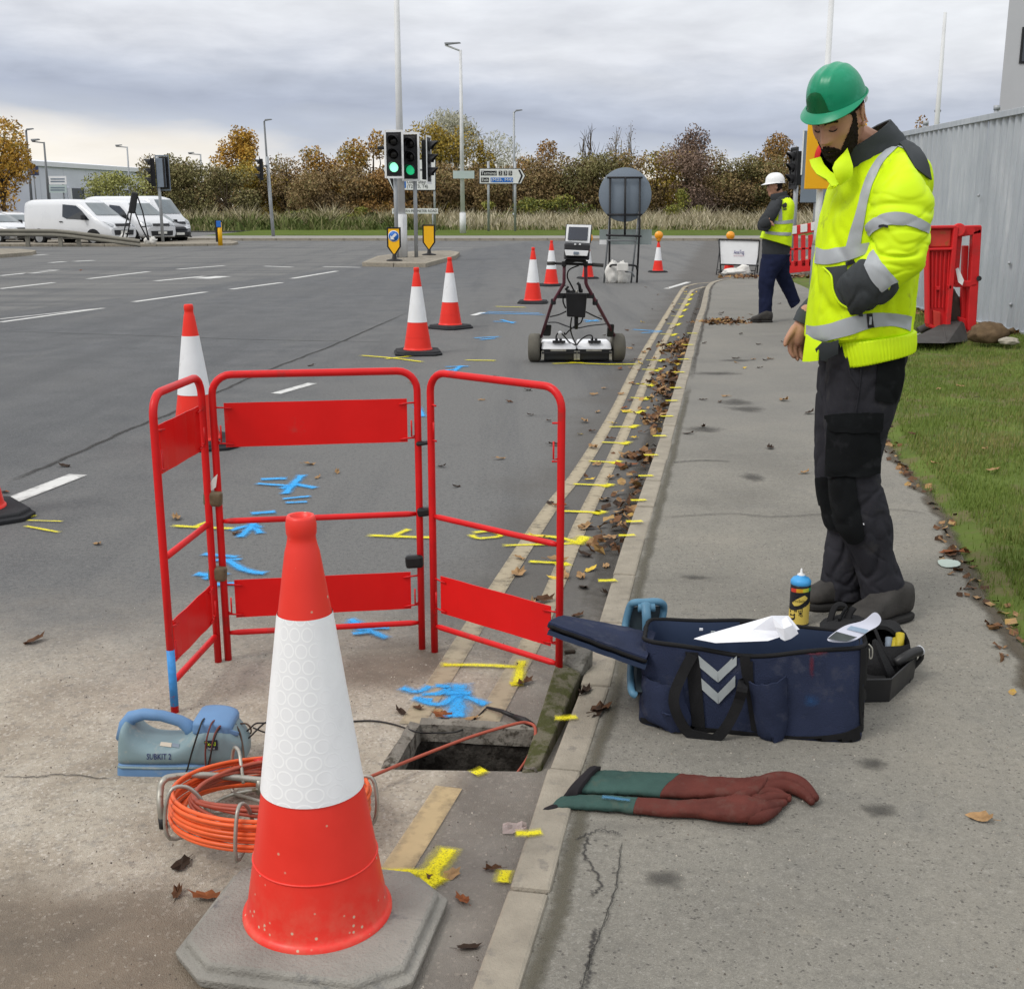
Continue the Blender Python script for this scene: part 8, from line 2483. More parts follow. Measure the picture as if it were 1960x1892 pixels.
def where(w, p):
 if w == 'r':
  side = 'left of the red barriers' if p.x < -1.05 else ('behind the back barrier panel' if p.x < -0.25 else 'behind the right barrier panel')
  if p.y < 3.6:
   side = 'in front of the cable reel' if p.y < 2.6 else 'left of the transmitter case'
  elif p.y > 9.5:
   side = 'far up, left of the survey cart'
  return 'leaf lying flat on the road ' + side
 if w == 'c':
  return 'leaf lying ' + ('just behind the open chamber' if p.y > 3.25 else 'on the damp road in front of the open chamber')
 if w == 'g':
  return 'leaf resting on the mown grass ' + ('near the rubber wedge' if p.y > 8 else 'beside the man in the green helmet')
 if w == 'k':
  return 'leaf lying by the double yellow lines ' + ('beside the chamber cover' if p.y < 4.6 else 'beside the right barrier panel' if p.y < 6.3 else 'short of the survey cart' if p.y < 11 else 'level with the survey cart' if p.y < 14 else 'beyond the survey cart')
 e = by_y(GLC, p.y).x - by_y(KB, p.y).x
 u = (p.x - by_y(KB, p.y).x) / e
 s_ = 'near the kerb' if u < 0.4 else 'mid path' if u < 0.75 else 'by the grass edge'
 return 'leaf on the pavement ' + s_ + (' in the foreground' if p.y < 3.6 else ' before the second worker' if p.y < 11 else ' near the second worker' if p.y < 16.5 else ' beyond the second worker')
for x, y, k, s, w in spec:
 z = PZ if w == 'p' else 0.0
 if w == 'g':
  p = G(x, y, PZ + 0.05); p.z = verge_z(p.x, p.y) + 0.02
 else:
  p = G(x, y, z)
 put_leaf(k, p, s * 0.72, KN[k] + ' ' + where(w, p), lbl[w][0], rl_)
for i in range(95):
 s_ = kerb_s(rl_.uniform(4.2,13) if i < 60 else rl_.uniform(6,24))
 p, d, n_ = on_kerb(s_)
 off = abs(rl_.gauss(0,0.5)) + 0.03
 k = rl_.choice(['brown', 'dark', 'tan', 'tan', 'rust', 'brown', 'yellow'])
 q = p - n_ * off
 put_leaf(k, V(q.x, q.y, 0.004), rl_.uniform(0.5,0.95), KN[k] + ' ' + where('k', q), ROADG, rl_)
for i in range(26):
 y = rl_.uniform(6,20)
 a, b_ = by_y(KB, y), by_y(GLC, y)
 k = rl_.choice(['brown', 'dark', 'tan', 'dark', 'dark'])
 q = V(lerp(a.x, b_.x, rl_.uniform(0.05,0.95)), y, PZ)
 put_leaf(k, q, rl_.uniform(0.5,0.9), KN[k] + ' ' + where('p', q), PAVG, rl_)
for k in LEAFP:
 for o in LEAFP[k]:
  if o.name not in used:
   bpy.data.objects.remove(o)
# the leaf drift in the channel: too many to count
vs_, fs_, tn_ = [], [], []
def drift(p, size, rr):
 o = len(vs_)
 a = rr.uniform(0,6.28)
 m_ = Matrix.Rotation(a, 3, 'Z') @ Matrix.Rotation(rr.gauss(0,0.5),3, 'X') @ Matrix.Rotation(rr.gauss(0,0.5),3, 'Y')
 for q in ((0,0, .012),(.05,0, .02),(.028, .03, .008),(-.015, .034, .018),(-.05, .004, .0),(-.02,-.032, .016),(.03,-.03, .004)):
  vs_.append(p + m_ @ (V(*q) * size))
 t_ = min(1, max(0, rr.betavariate(2,2.2)))
 for i in range(6):
  fs_.append((o, o + 1 + i, o + 1 + (i + 1) % 6)); tn_.append(min(1, max(0, t_ + rr.uniform(-.08, .08))))
rd = random.Random(99)
for i in range(1500):
 y = rd.choice([rd.uniform(5.0,8.5), rd.uniform(7,11), rd.uniform(9.5,14.5), rd.gauss(13.0,0.5)])
 cl_ = noise.noise(V(y * 1.4,3.3,0)) + 0.45 + (0.25 if 11 < y < 14 else 0)
 if rd.random() > cl_ * 0.5:
  continue
 p, d, n_ = on_kerb(kerb_s(y))
 off = abs(rd.gauss(0,0.045 + 0.0075 * y)) + 0.008
 drift(V(p.x, p.y, 0.004 + max(0,0.03 - off * 0.15)) - n_ * off, rd.uniform(0.35,0.8), rd)
for i in range(220):     # the swept bar of leaves across the path
 p = G(rd.gauss(1385,26), rd.gauss(616,2.5), PZ)
 drift(p, rd.uniform(0.5,1.0), rd)
for i in range(260):     # against the foot of the hoarding and far barrier
 y = rd.uniform(13.5,19)
 p = V(FX - 0.1 - abs(rd.gauss(0,0.12)), y, 0)
 p.z = verge_z(p.x, p.y) + 0.02
 drift(p, rd.uniform(0.6,1.1), rd)
for i in range(120):
 x = rd.uniform(4.6,7.0)
 drift(V(x, 26.5 + rd.gauss(0,0.25),0.09), rd.uniform(0.8,1.4), rd)
for i in range(160):     # along the edge of the grass
 y = rd.uniform(2.8,9)
 e = by_y(GLC, y)
 drift(V(e.x - 0.02 + rd.gauss(0,0.04), y, PZ + 0.004), rd.uniform(0.25,0.6), rd)
MAT_DRIFT = M_leafy('leaf_litter', [(0.022,0.014,0.010),(0.07,0.036,0.018),(0.15,0.07,0.03),(0.32,0.20,0.095),(0.42,0.27,0.05)], 0.75)
tag(tinted('leaf_litter', vs_, fs_, tn_, MAT_DRIFT), 'drift of brown autumn leaves in the channel along the kerb', 'leaves')
# grit on the dusty road and the pavement
vs_, fs_, tn_ = [], [], []
for i in range(2600):
 if i < 1700:
  x, y, z = rd.uniform(-1.6,0.3),1.75 + 2.6 * rd.random() ** 1.3,0.0
  if PIT[0].x - 0.05 < x < PIT[2].x + 0.1 and 2.9 < y < 3.3:
   continue
 else:
  y = rd.uniform(1.8,5)
  x = rd.uniform(by_y(KB, y).x + 0.12, by_y(GLC, y).x)
  z = PZ
 s_ = rd.uniform(0.0012,0.0034)
 o = len(vs_)
 vs_ += [(x - s_, y, z),(x + s_ * .6, y - s_, z),(x + s_ * .5, y + s_, z),(x, y, z + s_ * 1.1)]
 fs_ += [(o, o + 1, o + 3),(o + 1, o + 2, o + 3),(o + 2, o, o + 3)]
 v = rd.random(); tn_ += [v, v, v]
tag(tinted('grit', vs_, fs_, tn_, M_leafy('grit_stones', [(0.06,0.05,0.045),(0.2,0.17,0.14),(0.5,0.46,0.4)], 0.9)), 'loose grit and small stones scattered over road and pavement', 'grit')
# ================================================================== PEOPLE
MT_SKIN = M('skin', (0.44,0.235,0.155),0.5,0.10,14, bump=0.08, bscale=220)
MT_HIVIS = M('hivis_yellow', (0.62,0.86,0.004),0.6,0.06,3, bump=0.10, bscale=400)
MT_HIVISD = M('hivis_worn', (0.58,0.79,0.006),0.65,0.12,7, bump=0.10, bscale=400, c2=(0.38,0.48,0.03), thr=0.64)
MT_JGREY = M('jacket_grey', (0.048,0.054,0.059),0.75,0.2,7, bump=0.15, bscale=300)
MT_TAPE = M('reflective_tape', (0.36,0.385,0.41),0.42,0.10,5)
MT_TRO = M('work_trousers', (0.027,0.027,0.033),0.9,0.25,5, bump=0.25, bscale=500, c2=(0.040,0.039,0.042), thr=0.62)
MT_TROK = M('trouser_black', (0.007,0.008,0.009),0.9,0.3,7, bump=0.25, bscale=500, c2=(0.014,0.015,0.017), thr=0.62)
MT_BOOT = M('work_boot', (0.050,0.047,0.044),0.75,0.25,12, bump=0.3, bscale=120)
MT_SOLE = M('boot_sole', (0.030,0.029,0.028),0.85,0.2,12)
MT_HELG = M('green_helmet', (0.006,0.235,0.120),0.30,0.10,5, c2=(0.02,0.29,0.165), thr=0.60, bump=0.05, bscale=25)
MT_HELGD = M('green_helmet_dark', (0.003,0.105,0.035),0.28,0.08,5)
MT_HELW = M('white_helmet', (0.78,0.79,0.80),0.35,0.03,5)
MT_HAIR = M('dark_hair', (0.020,0.014,0.011),0.8,0.35,60, bump=0.6, bscale=260)
MT_EYE = M('eyelid', (0.34,0.165,0.115),0.55,0.1,20)  # skin tone darkened to paint in the shade of the eye sockets
MT_LASH = M('lash_dark', (0.018,0.012,0.010),0.6)
MT_LIP = M('lip', (0.33,0.14,0.115),0.5)
MT_GREYKNIT = M('grey_shirt', (0.12,0.13,0.145),0.8,0.12,10)

def fold(amp, freq, seed=0.0, sq=(1,1,1)):
 """cloth: soft swells with narrow pulled creases running through them"""
 def f(t, th, p):
  q = V(p.x * sq[0], p.y * sq[1], p.z * sq[2]) * freq + V(seed, seed * 0.7,0)
  w = V(noise.noise(q * 0.7), noise.noise(q * 0.7 + V(9,0,0)), noise.noise(q * 0.7 + V(0,9,0))) * 0.6
  r = abs(noise.noise(q + w))
  r2 = abs(noise.noise(q * 1.9 + w + V(5,2,1)))
  return amp * (0.75 * noise.noise(q * 0.8) + 0.35 - 0.95 * math.exp(-(r / 0.10) ** 2) - 0.35 * math.exp(-(r2 / 0.09) ** 2))
 return f

def head_point(ph, z, k=1.0):
 """skull and face in head axes: x forward, y left, z up (metres); ph 0 is the nose"""
 tab = [(-0.122,0.050,0.012,-0.030),(-0.116,0.074,0.030,-0.010),(-0.100,0.088,0.046,0.016),(-0.078,0.091,0.057,0.042),(-0.050,0.092,0.065,0.068),(-0.020,0.092,0.071,0.086),
           (0.015,0.092,0.0745,0.095),(0.045,0.094,0.0745,0.097),(0.075,0.084,0.068,0.090),(0.100,0.058,0.050,0.066),(0.115,0.020,0.018,0.024)]
 for a, b in zip(tab, tab[1:]):
  if z <= b[0]:
   break
 u = min(1, max(0,(z - a[0]) / (b[0] - a[0])))
 u = u * u * (3 - 2 * u) * 0.4 + u * 0.6
 f, s, bk = (lerp(a[i], b[i], u) for i in (1,2,3))
 x_c = (f - bk) / 2 if bk < 0 else 0.0
 co, si = math.cos(ph), math.sin(ph)
 ax = (f if co > 0 else bk) if bk > 0.01 else (f - x_c if co > 0 else f - x_c)
 e = 2.35
 q = (abs(co) ** e + abs(si) ** e) ** (-1 / e)
 x, y = co * q * ax + (x_c if bk <= 0.01 else 0), si * q * s
 a = abs(ph)
 g = lambda c, w: math.exp(-((a - c) / w) ** 2)
 gz = lambda c, w: math.exp(-((z - c) / w) ** 2)
 d = 0.0
 # nose
 nz = max(0.0, min(1.0,(0.030 - z) / 0.060)) if z > -0.030 else max(0.0,1 - (-0.030 - z) / 0.010)
 d += (0.004 + 0.026 * nz) * (1 if -0.042 < z < 0.032 else 0) * g(0,0.135 + 0.05 * nz)
 d += 0.008 * g(0.17,0.07) * gz(-0.030,0.010)
 # brow, sockets, lids, cheek bones, lips, chin
 d += 0.006 * g(0.33,0.30) * gz(0.036,0.011)
 d -= 0.013 * g(0.40,0.17) * gz(0.014,0.014)
 d += 0.007 * g(0.40,0.13) * gz(0.010,0.010)
 d += 0.005 * g(0.75,0.25) * gz(-0.012,0.020)
 d -= 0.004 * g(0.80,0.25) * gz(-0.055,0.022)
 d += 0.006 * g(0,0.26) * gz(-0.061,0.008)
 d -= 0.005 * g(0,0.30) * gz(-0.068,0.0035)
 d += 0.006 * g(0,0.22) * gz(-0.076,0.007)
 d -= 0.004 * g(0,0.3) * gz(-0.088,0.006)
 d += 0.007 * g(0,0.25) * gz(-0.108,0.012)
 v = V(x, y, 0)
 v = v + v.normalized() * d if v.length > 1e-6 else v
 return V(v.x, v.y, z) * k

def head_rows(nz=56, nphi=88, k=1.0):
 zs = [lerp(-0.122,0.115, i / nz) for i in range(nz + 1)]
 return zs, [[head_point(-math.pi + 2 * math.pi * j / nphi, z, k) for j in range(nphi)] for z in zs]

def ear_into(mb, M4, side, k=1.0):
 pts = []
 for i in range(11):
  a = R(-80) + R(290) * i / 10
  pts.append(M4 @ (V(-0.012 - 0.018 * math.cos(a) * (0.9), side * (0.079 + 0.010 * (1 - abs(math.cos(a))) + 0.006 * math.cos(a) * -1),0.006 + 0.031 * math.sin(a)) * k))
 mb.tube(pts, [0.0045 * k] * 3 + [0.0055 * k] * 8,8)
 rows = []
 for q in (0.0,0.5,0.85):
  rows.append([M4 @ (V(-0.012 - 0.018 * math.cos(a) * q, side * (0.0755 + 0.005 * q),0.004 + 0.030 * math.sin(a) * q) * k) for a in (2 * math.pi * j / 14 for j in range(14))])
 mb.grid(rows, 0, True, True)
 mb.ball(M4 @ (V(-0.004, side * 0.0775,-0.024) * k),0.0085 * k, 8)

def remeshed(mb, name, mat, vox, parent=None, smooth=2):
 """one continuous skin out of overlapping pieces"""
 me = bpy.data.meshes.new(name)
 me.from_pydata(mb.v, [], mb.f)
 o = bpy.data.objects.new(name, me)
 COL.objects.link(o)
 m = o.modifiers.new('r', 'REMESH'); m.mode = 'VOXEL'; m.voxel_size = vox
 if smooth:
  m2 = o.modifiers.new('s', 'SMOOTH'); m2.iterations = smooth; m2.factor = 0.5
 dg = bpy.context.evaluated_depsgraph_get()
 me2 = bpy.data.meshes.new_from_object(o.evaluated_get(dg))
 bpy.data.objects.remove(o)
 me2.materials.clear(); me2.materials.append(mat)
 me2.polygons.foreach_set('use_smooth', [True] * len(me2.polygons))
 o = bpy.data.objects.new(name, me2)
 COL.objects.link(o)
 if parent is not None:
  put(o, parent)
 return o

def limb(mb, pts, rs, n=12):
 c = curve([Vector(p) for p in pts], 6 * (len(pts) - 1) + 1)
 mb.tube(c, [crom([(x,) for x in rs], (len(rs) - 1) * i / (len(c) - 1))[0] for i in range(len(c))], n)
 mb.ball(c[0], rs[0] * 0.98, n).ball(c[-1], rs[-1] * 0.98, n)

def loft_obj(rings, name, mat, parent, nt=40, nth=48, disp=None, cap0=True, cap1=True, solid=0.0):
 mb = MB()
 Loft(rings, disp).into(mb, nt, nth, 0, cap0, cap1)
 o = mb.build(name, mat, parent, solid=solid)
 return o, mb

# ------------------------------------------------------------------ man in the green helmet
YM = 4.10
def mp(px, py, dy=0.0): return P(px, py, YM + dy)
def mr(L, Rr, b, dy=0.0, e=2.3, tilt=0.0): return pring(L, Rr, b, YM + dy, e, tilt)
base = V(mp(1640,1180).x, YM, PZ)
man = thing('person', 'bearded man in a green helmet and bulky yellow jacket, looking down, hand in pocket', 'person', base, world=True)

# head frame
yaw, pit = R(44), R(31)
f0 = V(-math.cos(yaw) * math.cos(pit), -math.sin(yaw) * math.cos(pit), -math.sin(pit))
l0 = V(math.sin(yaw), -math.cos(yaw),0)
u0 = f0.cross(l0) * 1.0
if u0.z < 0:
 u0 = -u0
HK = 1.0
ear_l = mp(1647,222,-0.13)
h0 = ear_l - l0 * 0.074 - f0 * (-0.012)
HM = Matrix((f0, l0, u0)).transposed().to_4x4()
HM.translation = h0
roll = Matrix.Rotation(R(0),4, 'X')
HM = HM @ roll
zs, rows = head_rows()
hb_ = MB()
hb_.grid([[HM @ p for p in r] for r in rows], 0, True, True)
hb_.f += [tuple(range(88))[::-1], tuple(range(56 * 88,57 * 88))]; hb_.m += [0,0]; hb_.s += [True, True]
ear_into(hb_, HM, 1,1.06); ear_into(hb_, HM, -1,1.06)
# neck, trunk and limbs of the one body
neck_b = mp(1680,290,0.0)
limb(hb_, [HM @ V(-0.035,0,-0.03), HM @ V(-0.05,0,-0.09), neck_b], [0.060,0.056,0.058])
limb(hb_, [neck_b, mp(1678,340), mp(1682,400), mp(1665,520), mp(1655,640), mp(1655,720)], [0.056,0.09,0.115,0.11,0.11,0.105])
limb(hb_, [mp(1700,340,-0.08), mp(1722,370,-0.18), mp(1718,440,-0.20), mp(1708,495,-0.23), mp(1660,532,-0.22), mp(1625,556,-0.16)], [0.055,0.05,0.045,0.040,0.034,0.028])
limb(hb_, [mp(1680,345,0.08), mp(1660,380,0.20), mp(1634,470,0.24), mp(1592,550,0.21), mp(1545,600,0.14)], [0.045,0.042,0.034,0.026,0.023])
limb(hb_, [mp(1655,715,-0.05), mp(1640,860,-0.07), mp(1645,960,-0.08), mp(1664,1050,-0.07), mp(1690,1140,-0.05)], [0.085,0.065,0.050,0.044,0.034])
limb(hb_, [mp(1635,715,0.06), mp(1612,860,0.085), mp(1614,960,0.085), mp(1622,1040,0.085), mp(1612,1130,0.085)], [0.085,0.062,0.046,0.038,0.034])
# right hand hanging relaxed: palm, thumb and four fingers
HY = 0.12
def hp(px, py, dy=0.0): return mp(px, py, HY + dy)
limb(hb_, [hp(1545,598,0.02), hp(1535,618,0.01), hp(1529,634,0.0), hp(1527,650,0.0)], [0.031,0.026,0.030,0.027])
limb(hb_, [hp(1536,622,0.012), hp(1538,640,0.014), hp(1536,652,0.012)], [0.020,0.024,0.022])
limb(hb_, [hp(1521,628,-0.01), hp(1512,640,-0.02), hp(1506,650,-0.024), hp(1503,660,-0.026)], [0.0155,0.0125,0.0105,0.0080], 10)
for a in ([(1517,645,-.012),(1512,660,-.014),(1513,672,-.016),(1519,683,-.018)], [(1524,650,-.004),(1521,666,-.006),(1523,678,-.010),(1527,688,-.014)], [(1532,652, .006),(1531,667, .004),(1533,678, .0),(1536,687,-.006)], [(1539,650, .016),(1540,664, .014),(1541,673, .010),(1543,681, .006)]):
 limb(hb_, [hp(*p) for p in a], [0.0110,0.0098,0.0088,0.0072], 10)
body = remeshed(hb_, 'body', MT_SKIN, 0.0042, man, 2)

# face details
def hface(ph0, ph1, z0, z1, off, name, mat, nph=24, nzz=12, mask=None, thick=0.004, bumpy=0.0, par=None):
 """patch of the head lifted off it; mask(ph, z) says where it grows"""
 vs, idx, fs = [], {}, []
 for i in range(nzz + 1):
  for j in range(nph + 1):
   z, ph = lerp(z0, z1, i / nzz), lerp(ph0, ph1, j / nph)
   p = head_point(ph, z)
   rad = V(p.x, p.y, p.z * 0.35).normalized()
   o = off + bumpy * noise.noise(p * 160)
   idx[i, j] = len(vs)
   vs.append(HM @ (p + rad * o))
 for i in range(nzz):
  for j in range(nph):
   z, ph = lerp(z0, z1,(i + .5) / nzz), lerp(ph0, ph1,(j + .5) / nph)
   if mask is None or mask(ph, z):
    fs.append((idx[i, j], idx[i, j + 1], idx[i + 1, j + 1], idx[i + 1, j]))
 mb = MB().add(vs, fs, 0, True)
 return mb.build(name, mat, par or man, solid=thick)
def beard_mask(ph, z):
 a = abs(ph)
 n_ = 0.006 * noise.noise(V(ph * 9, z * 120,1)) + 0.004 * noise.noise(V(ph * 30, z * 300,4))
 if a > 1.78:
  return False
 if a > 1.22:                     # sideburn in front of the ear
  return z < 0.034 + n_ and a < 1.43 + 4 * n_
 if a < 0.42:
  top = -0.047 - 0.012 * (a / 0.42) ** 2
 elif a < 0.62:
  top = -0.059 - 0.012 * (a - 0.42) / 0.2
 else:
  top = -0.070 + 0.078 * ((a - 0.62) / 0.6) ** 1.0
 return z < top + n_ * 0.6
hface(-1.8,1.8,-0.1215,0.045,0.0035, 'beard', MT_HAIR, 96,60, beard_mask, 0.004,0.004)
hface(1.55,4.73,-0.035,0.06,0.004, 'hair', MT_HAIR, 70,28, lambda ph, z: z > -0.030 + 0.02 * noise.noise(V(ph * 6,0,0)) + (0.06 if abs(abs(ph - math.pi) - 1.45) < 0.22 else 0),0.004,0.002)
hface(-1.6,1.6,0.040,0.066,0.003, 'hair', MT_HAIR, 60,8, lambda ph, z: abs(ph) > 0.62 and z > 0.052 - 0.02 * (abs(ph) - 0.62) , 0.003,0.002)
for s in (-1,1):
 hface(s * 1.48 - 0.42, s * 1.48 + 0.42,0.018,0.075,0.0045, 'hair', MT_HAIR, 24,16, lambda ph, z: z > 0.030 + 0.05 * max(0,1.22 - abs(ph)) + 0.003 * noise.noise(V(ph * 20, z * 100,2)),0.004,0.002)
 hface(s * 0.40 - 0.27, s * 0.40 + 0.27,0.027,0.041,0.0025, 'eyebrow', MT_HAIR, 18,7, lambda ph, z: abs(z - (0.034 + 0.006 * (1 - ((abs(ph) - 0.38) / 0.27) ** 2) - 0.004)) < 0.0042,0.003,0.001)
 hface(s * 0.40 - 0.16, s * 0.40 + 0.16,0.001,0.018,0.0012, 'eyelid', MT_EYE, 14,8, lambda ph, z: ((abs(ph) - 0.40) / 0.15) ** 2 + ((z - 0.0095) / 0.0075) ** 2 < 1,0.001)
 hface(s * 0.40 - 0.17, s * 0.40 + 0.17,-0.002,0.008,0.0026, 'eyelash', MT_LASH, 16,10, lambda ph, z: abs(z - (0.0015 + 0.0045 * ((abs(ph) - 0.40) / 0.15) ** 2)) < 0.0019,0.001)

# helmet: shell with ridges, peak, harness
hel = thing('helmet', 'green safety helmet', 'helmet') if False else None
def hel_pt(ph, v, off=0.0):
 """v 0 at the rim, 1 at the crown; ph 0 forward"""
 co, si = math.cos(ph), math.sin(ph)
 th = v * math.pi / 2
 a = 0.118 if co > 0 else 0.112
 r = math.cos(th) ** 0.72
 x, y = a * co * r, 0.100 * si * r
 zz = 0.040 + 0.118 * math.sin(th) ** 0.95 - 0.010 * (1 - co) * (1 - v) * 0.4
 ridge = 0.0035 * math.exp(-((y) / 0.012) ** 2) * (1 if v > 0.25 else 0) + 0.002 * math.exp(-((abs(y) - 0.035) / 0.008) ** 2) * (v > 0.3)
 flare = 0.003 * math.exp(-(v / 0.06) ** 2)
 p = V(x, y, zz)
 nrm = V(x / a ** 2, y / 0.01, max(0.0, zz - 0.04) / 0.014).normalized()
 p = p + nrm * (ridge + off) + V(co, si, 0) * flare
 return p + V(-0.006,0,0.006)
TILT = Matrix.Translation(V(-0.010,0,0.016)) @ Matrix.Rotation(R(0),4, 'Y') @ Matrix.Diagonal((0.90,0.92,0.96,1))
HH = HM @ TILT
nph, nv = 72,26
rows = [[HH @ hel_pt(2 * math.pi * j / nph, i / nv) for j in range(nph)] for i in range(nv)]
hmb = MB().grid(rows, 0, True, True)
top_i = len(hmb.v)
hmb.v.append(tuple(HH @ hel_pt(0,0.999)))
for j in range(nph):
 hmb.f.append((top_i - nph + j, top_i - nph + (j + 1) % nph, top_i)); hmb.m.append(0); hmb.s.append(True)
ho = hmb.build('helmet', MT_HELG, man, solid=0.003)
# brim all round with the long peak in front
rows = []
for i in range(5):
 w = i / 4
 rr_ = []
 for j in range(nph):
  ph = 2 * math.pi * j / nph
  co = math.cos(ph)
  ln = 0.0015 + 0.036 * max(0,(co + 0.1) / 1.1) ** 1.3 + 0.001 * max(0,-co)
  p = hel_pt(ph, 0.02)
  d = V(co, math.sin(ph),0).normalized()
  rr_.append(HH @ (p + d * ln * w + V(0,0,-0.015 * max(0, co) * w ** 1.4 - 0.004 * w)))
 rows.append(rr_)
MB().grid(rows, 0, True, True).build('helmet_peak', MT_HELG, ho, solid=0.004)
# darker oval where a badge has been, and the darker band to its side
bh = bvh_of(hmb)
applique('dark_badge', bh, [[(1552,179),(1562,177),(1571,180)], [(1545,190),(1561,190),(1578,192)], [(1543,206),(1562,208),(1584,206)], [(1544,220),(1562,222),(1588,216)], [(1547,229),(1564,229),(1588,222)]], 0.0012, MT_HELGD, ho, 10,12,0.0008, YM)
applique('dark_badge', bh, [[(1586,213),(1605,212),(1622,211)], [(1588,226),(1605,220),(1620,212)]], 0.0012, MT_HELGD, ho, 10,4,0.0008, YM)
for k in range(3):
 c = onto(bh, 1655 + k * 3.2,199 - k * 4 + (k % 2) * 3,0.002, YM)
 MB().ball(c, 0.006,8).build('harness_lug', MT_HELG, ho)
MB().grid([[HH @ (hel_pt(ph, 0.0) + V(-0.004 * math.cos(ph), -0.006 * math.sin(ph), dz)) for ph in (R(100) + R(160) * j / 20 for j in range(21))] for dz in (0.0,-0.022)]).build('harness_band', MT_CONCW, ho, solid=0.002)
MB().tube([HH @ V(-0.112,0.02,0.018), HH @ V(-0.120,0.0,0.012), HH @ V(-0.112,-0.02,0.018)], 0.007,8).build('adjuster', MT_BLACK, ho)
# jacket trunk
jr = [mr((1552,652),(1735,634),0.165,0,2.4), mr((1545,648),(1741,628),0.187,0,2.4), mr((1545,632),(1742,618),0.195,0,2.4), mr((1550,590),(1746,580),0.200,0,2.4), mr((1557,540),(1750,530),0.205,0,2.4), mr((1564,480),(1756,470),0.21,0,2.4),
      mr((1576,415),(1766,405),0.215,0,2.4), mr((1592,362),(1776,350),0.215,0,2.4), mr((1610,325),(1770,308),0.195,0,2.3), mr((1622,312),(1750,284),0.155,0,2.2), mr((1630,308),(1732,270),0.120,0,2.1), mr((1640,306),(1716,266),0.09,0,2.1)]
fj = fold(0.009,5.0,1.3,(1.8,1.0,0.8))
def jdisp(t, th, p):
 k = 1.0 if t > 1.2 else 0.4
 return fj(t, th, p) * k - 0.004
jo, jm = loft_obj(jr, 'jacket', MT_HIVISD, man, 150,170, jdisp)
bj = bvh_of(jm)
_fs = fold(0.0085,5.2,4.1,(0.9,1.0,1.9))
def fs_sl(t, th, p):
 return _fs(t, th, p) * (0.35 + 0.9 * min(1, t / 4.5)) - 0.004
sr = [mr((1694,300),(1732,290),0.070,-0.10), mr((1676,332),(1740,306),0.095,-0.145), mr((1664,366),(1760,338),0.110,-0.18), mr((1660,404),(1786,384),0.112,-0.20), mr((1660,432),(1780,428),0.106,-0.215), mr((1670,458),(1775,470),0.098,-0.23),
      mr((1668,474),(1764,512),0.088,-0.24), mr((1662,488),(1735,538),0.078,-0.245), mr((1648,500),(1702,568),0.070,-0.24), mr((1630,515),(1672,588),0.064,-0.225), mr((1612,534),(1645,598),0.056,-0.20), mr((1602,552),(1624,602),0.042,-0.165)]
slo, slm = loft_obj(sr[:9], 'sleeve', MT_HIVIS, man, 120,100, fs_sl)
cfo, cfm = loft_obj([mr((1657,496),(1716,548),0.076,-0.243)] + sr[8:], 'sleeve_cuff', MT_JGREY, man, 44,56, lambda t, th, p: 0.004 + fold(0.009,9.0,2.0,(1.2,1,0.8))(t, th, p) * min(1, t))
bs = bvh_of(slm)
bjs = bvh_of(jm, slm)
bc_ = bvh_of(slm, cfm)
# far sleeve and its grey cuff
loft_obj([mr((1640,318),(1720,300),0.08,0.13), mr((1610,380),(1710,380),0.09,0.20), mr((1590,470),(1680,480),0.085,0.24), mr((1568,530),(1640,556),0.07,0.22)], 'sleeve', MT_HIVISD, man, 24,36, fold(0.006,7,8))
loft_obj([mr((1572,520),(1650,550),0.066,0.23), mr((1556,560),(1606,592),0.056,0.19), mr((1530,590),(1566,614),0.047,0.15), mr((1518,611),(1546,624),0.040,0.13)], 'sleeve_cuff', MT_JGREY, man, 28,36, fold(0.004,12,5))

# reflective tapes, laid on the built cloth
def tape(nm, rows, off=0.003, mat=MT_TAPE, bvh=None, nu=10, nv=14, solid=0.002):
 return applique(nm, bvh or bj, rows, off, mat, man, nu, nv, solid, YM)
MIDX = [1548,1560,1580,1605,1640,1680,1710,1730,1742]
tape('reflective_band', [[(1545,622),(1560,624),(1590,619),(1630,606),(1668,599),(1705,599),(1735,603),(1744,606)], [(1544,650),(1560,655),(1590,650),(1630,640),(1668,627),(1705,624),(1730,629),(1741,634)]], nu=40, nv=6)
tape('reflective_band', [[(1564,473),(1580,478),(1605,474),(1635,469),(1664,464)], [(1560,504),(1580,506),(1602,503),(1628,497),(1662,484)]], nu=24, nv=6)
tape('reflective_band', [[(1702,283),(1718,282)], [(1681,302),(1694,307)], [(1663,330),(1677,337)], [(1650,365),(1664,372)], [(1638,410),(1656,415)], [(1627,445),(1650,450)], [(1620,473),(1648,470)]], nu=6, nv=30)
tape('reflective_band', [[(1655,436),(1666,424),(1690,410),(1718,406),(1745,411),(1770,424),(1779,430)], [(1662,458),(1672,445),(1694,433),(1718,430),(1745,434),(1766,442),(1776,448)]], 0.004, MT_TAPE, bs, 34,8)
tape('reflective_band', [[(1660,494),(1690,522),(1716,545)], [(1652,510),(1676,536),(1696,556)], [(1646,520),(1662,545),(1672,570)]][:2] if False else [[(1672,479),(1690,505),(1719,538)], [(1663,490),(1680,520),(1704,546)], [(1655,508),(1668,535),(1688,558)]], 0.0045, MT_TAPE, bc_, 16,10)
tape('reflective_band', [[(1712,279),(1726,283)], [(1730,286),(1742,294)], [(1752,300),(1760,312)]], 0.004, MT_TAPE, bjs, 4,12)
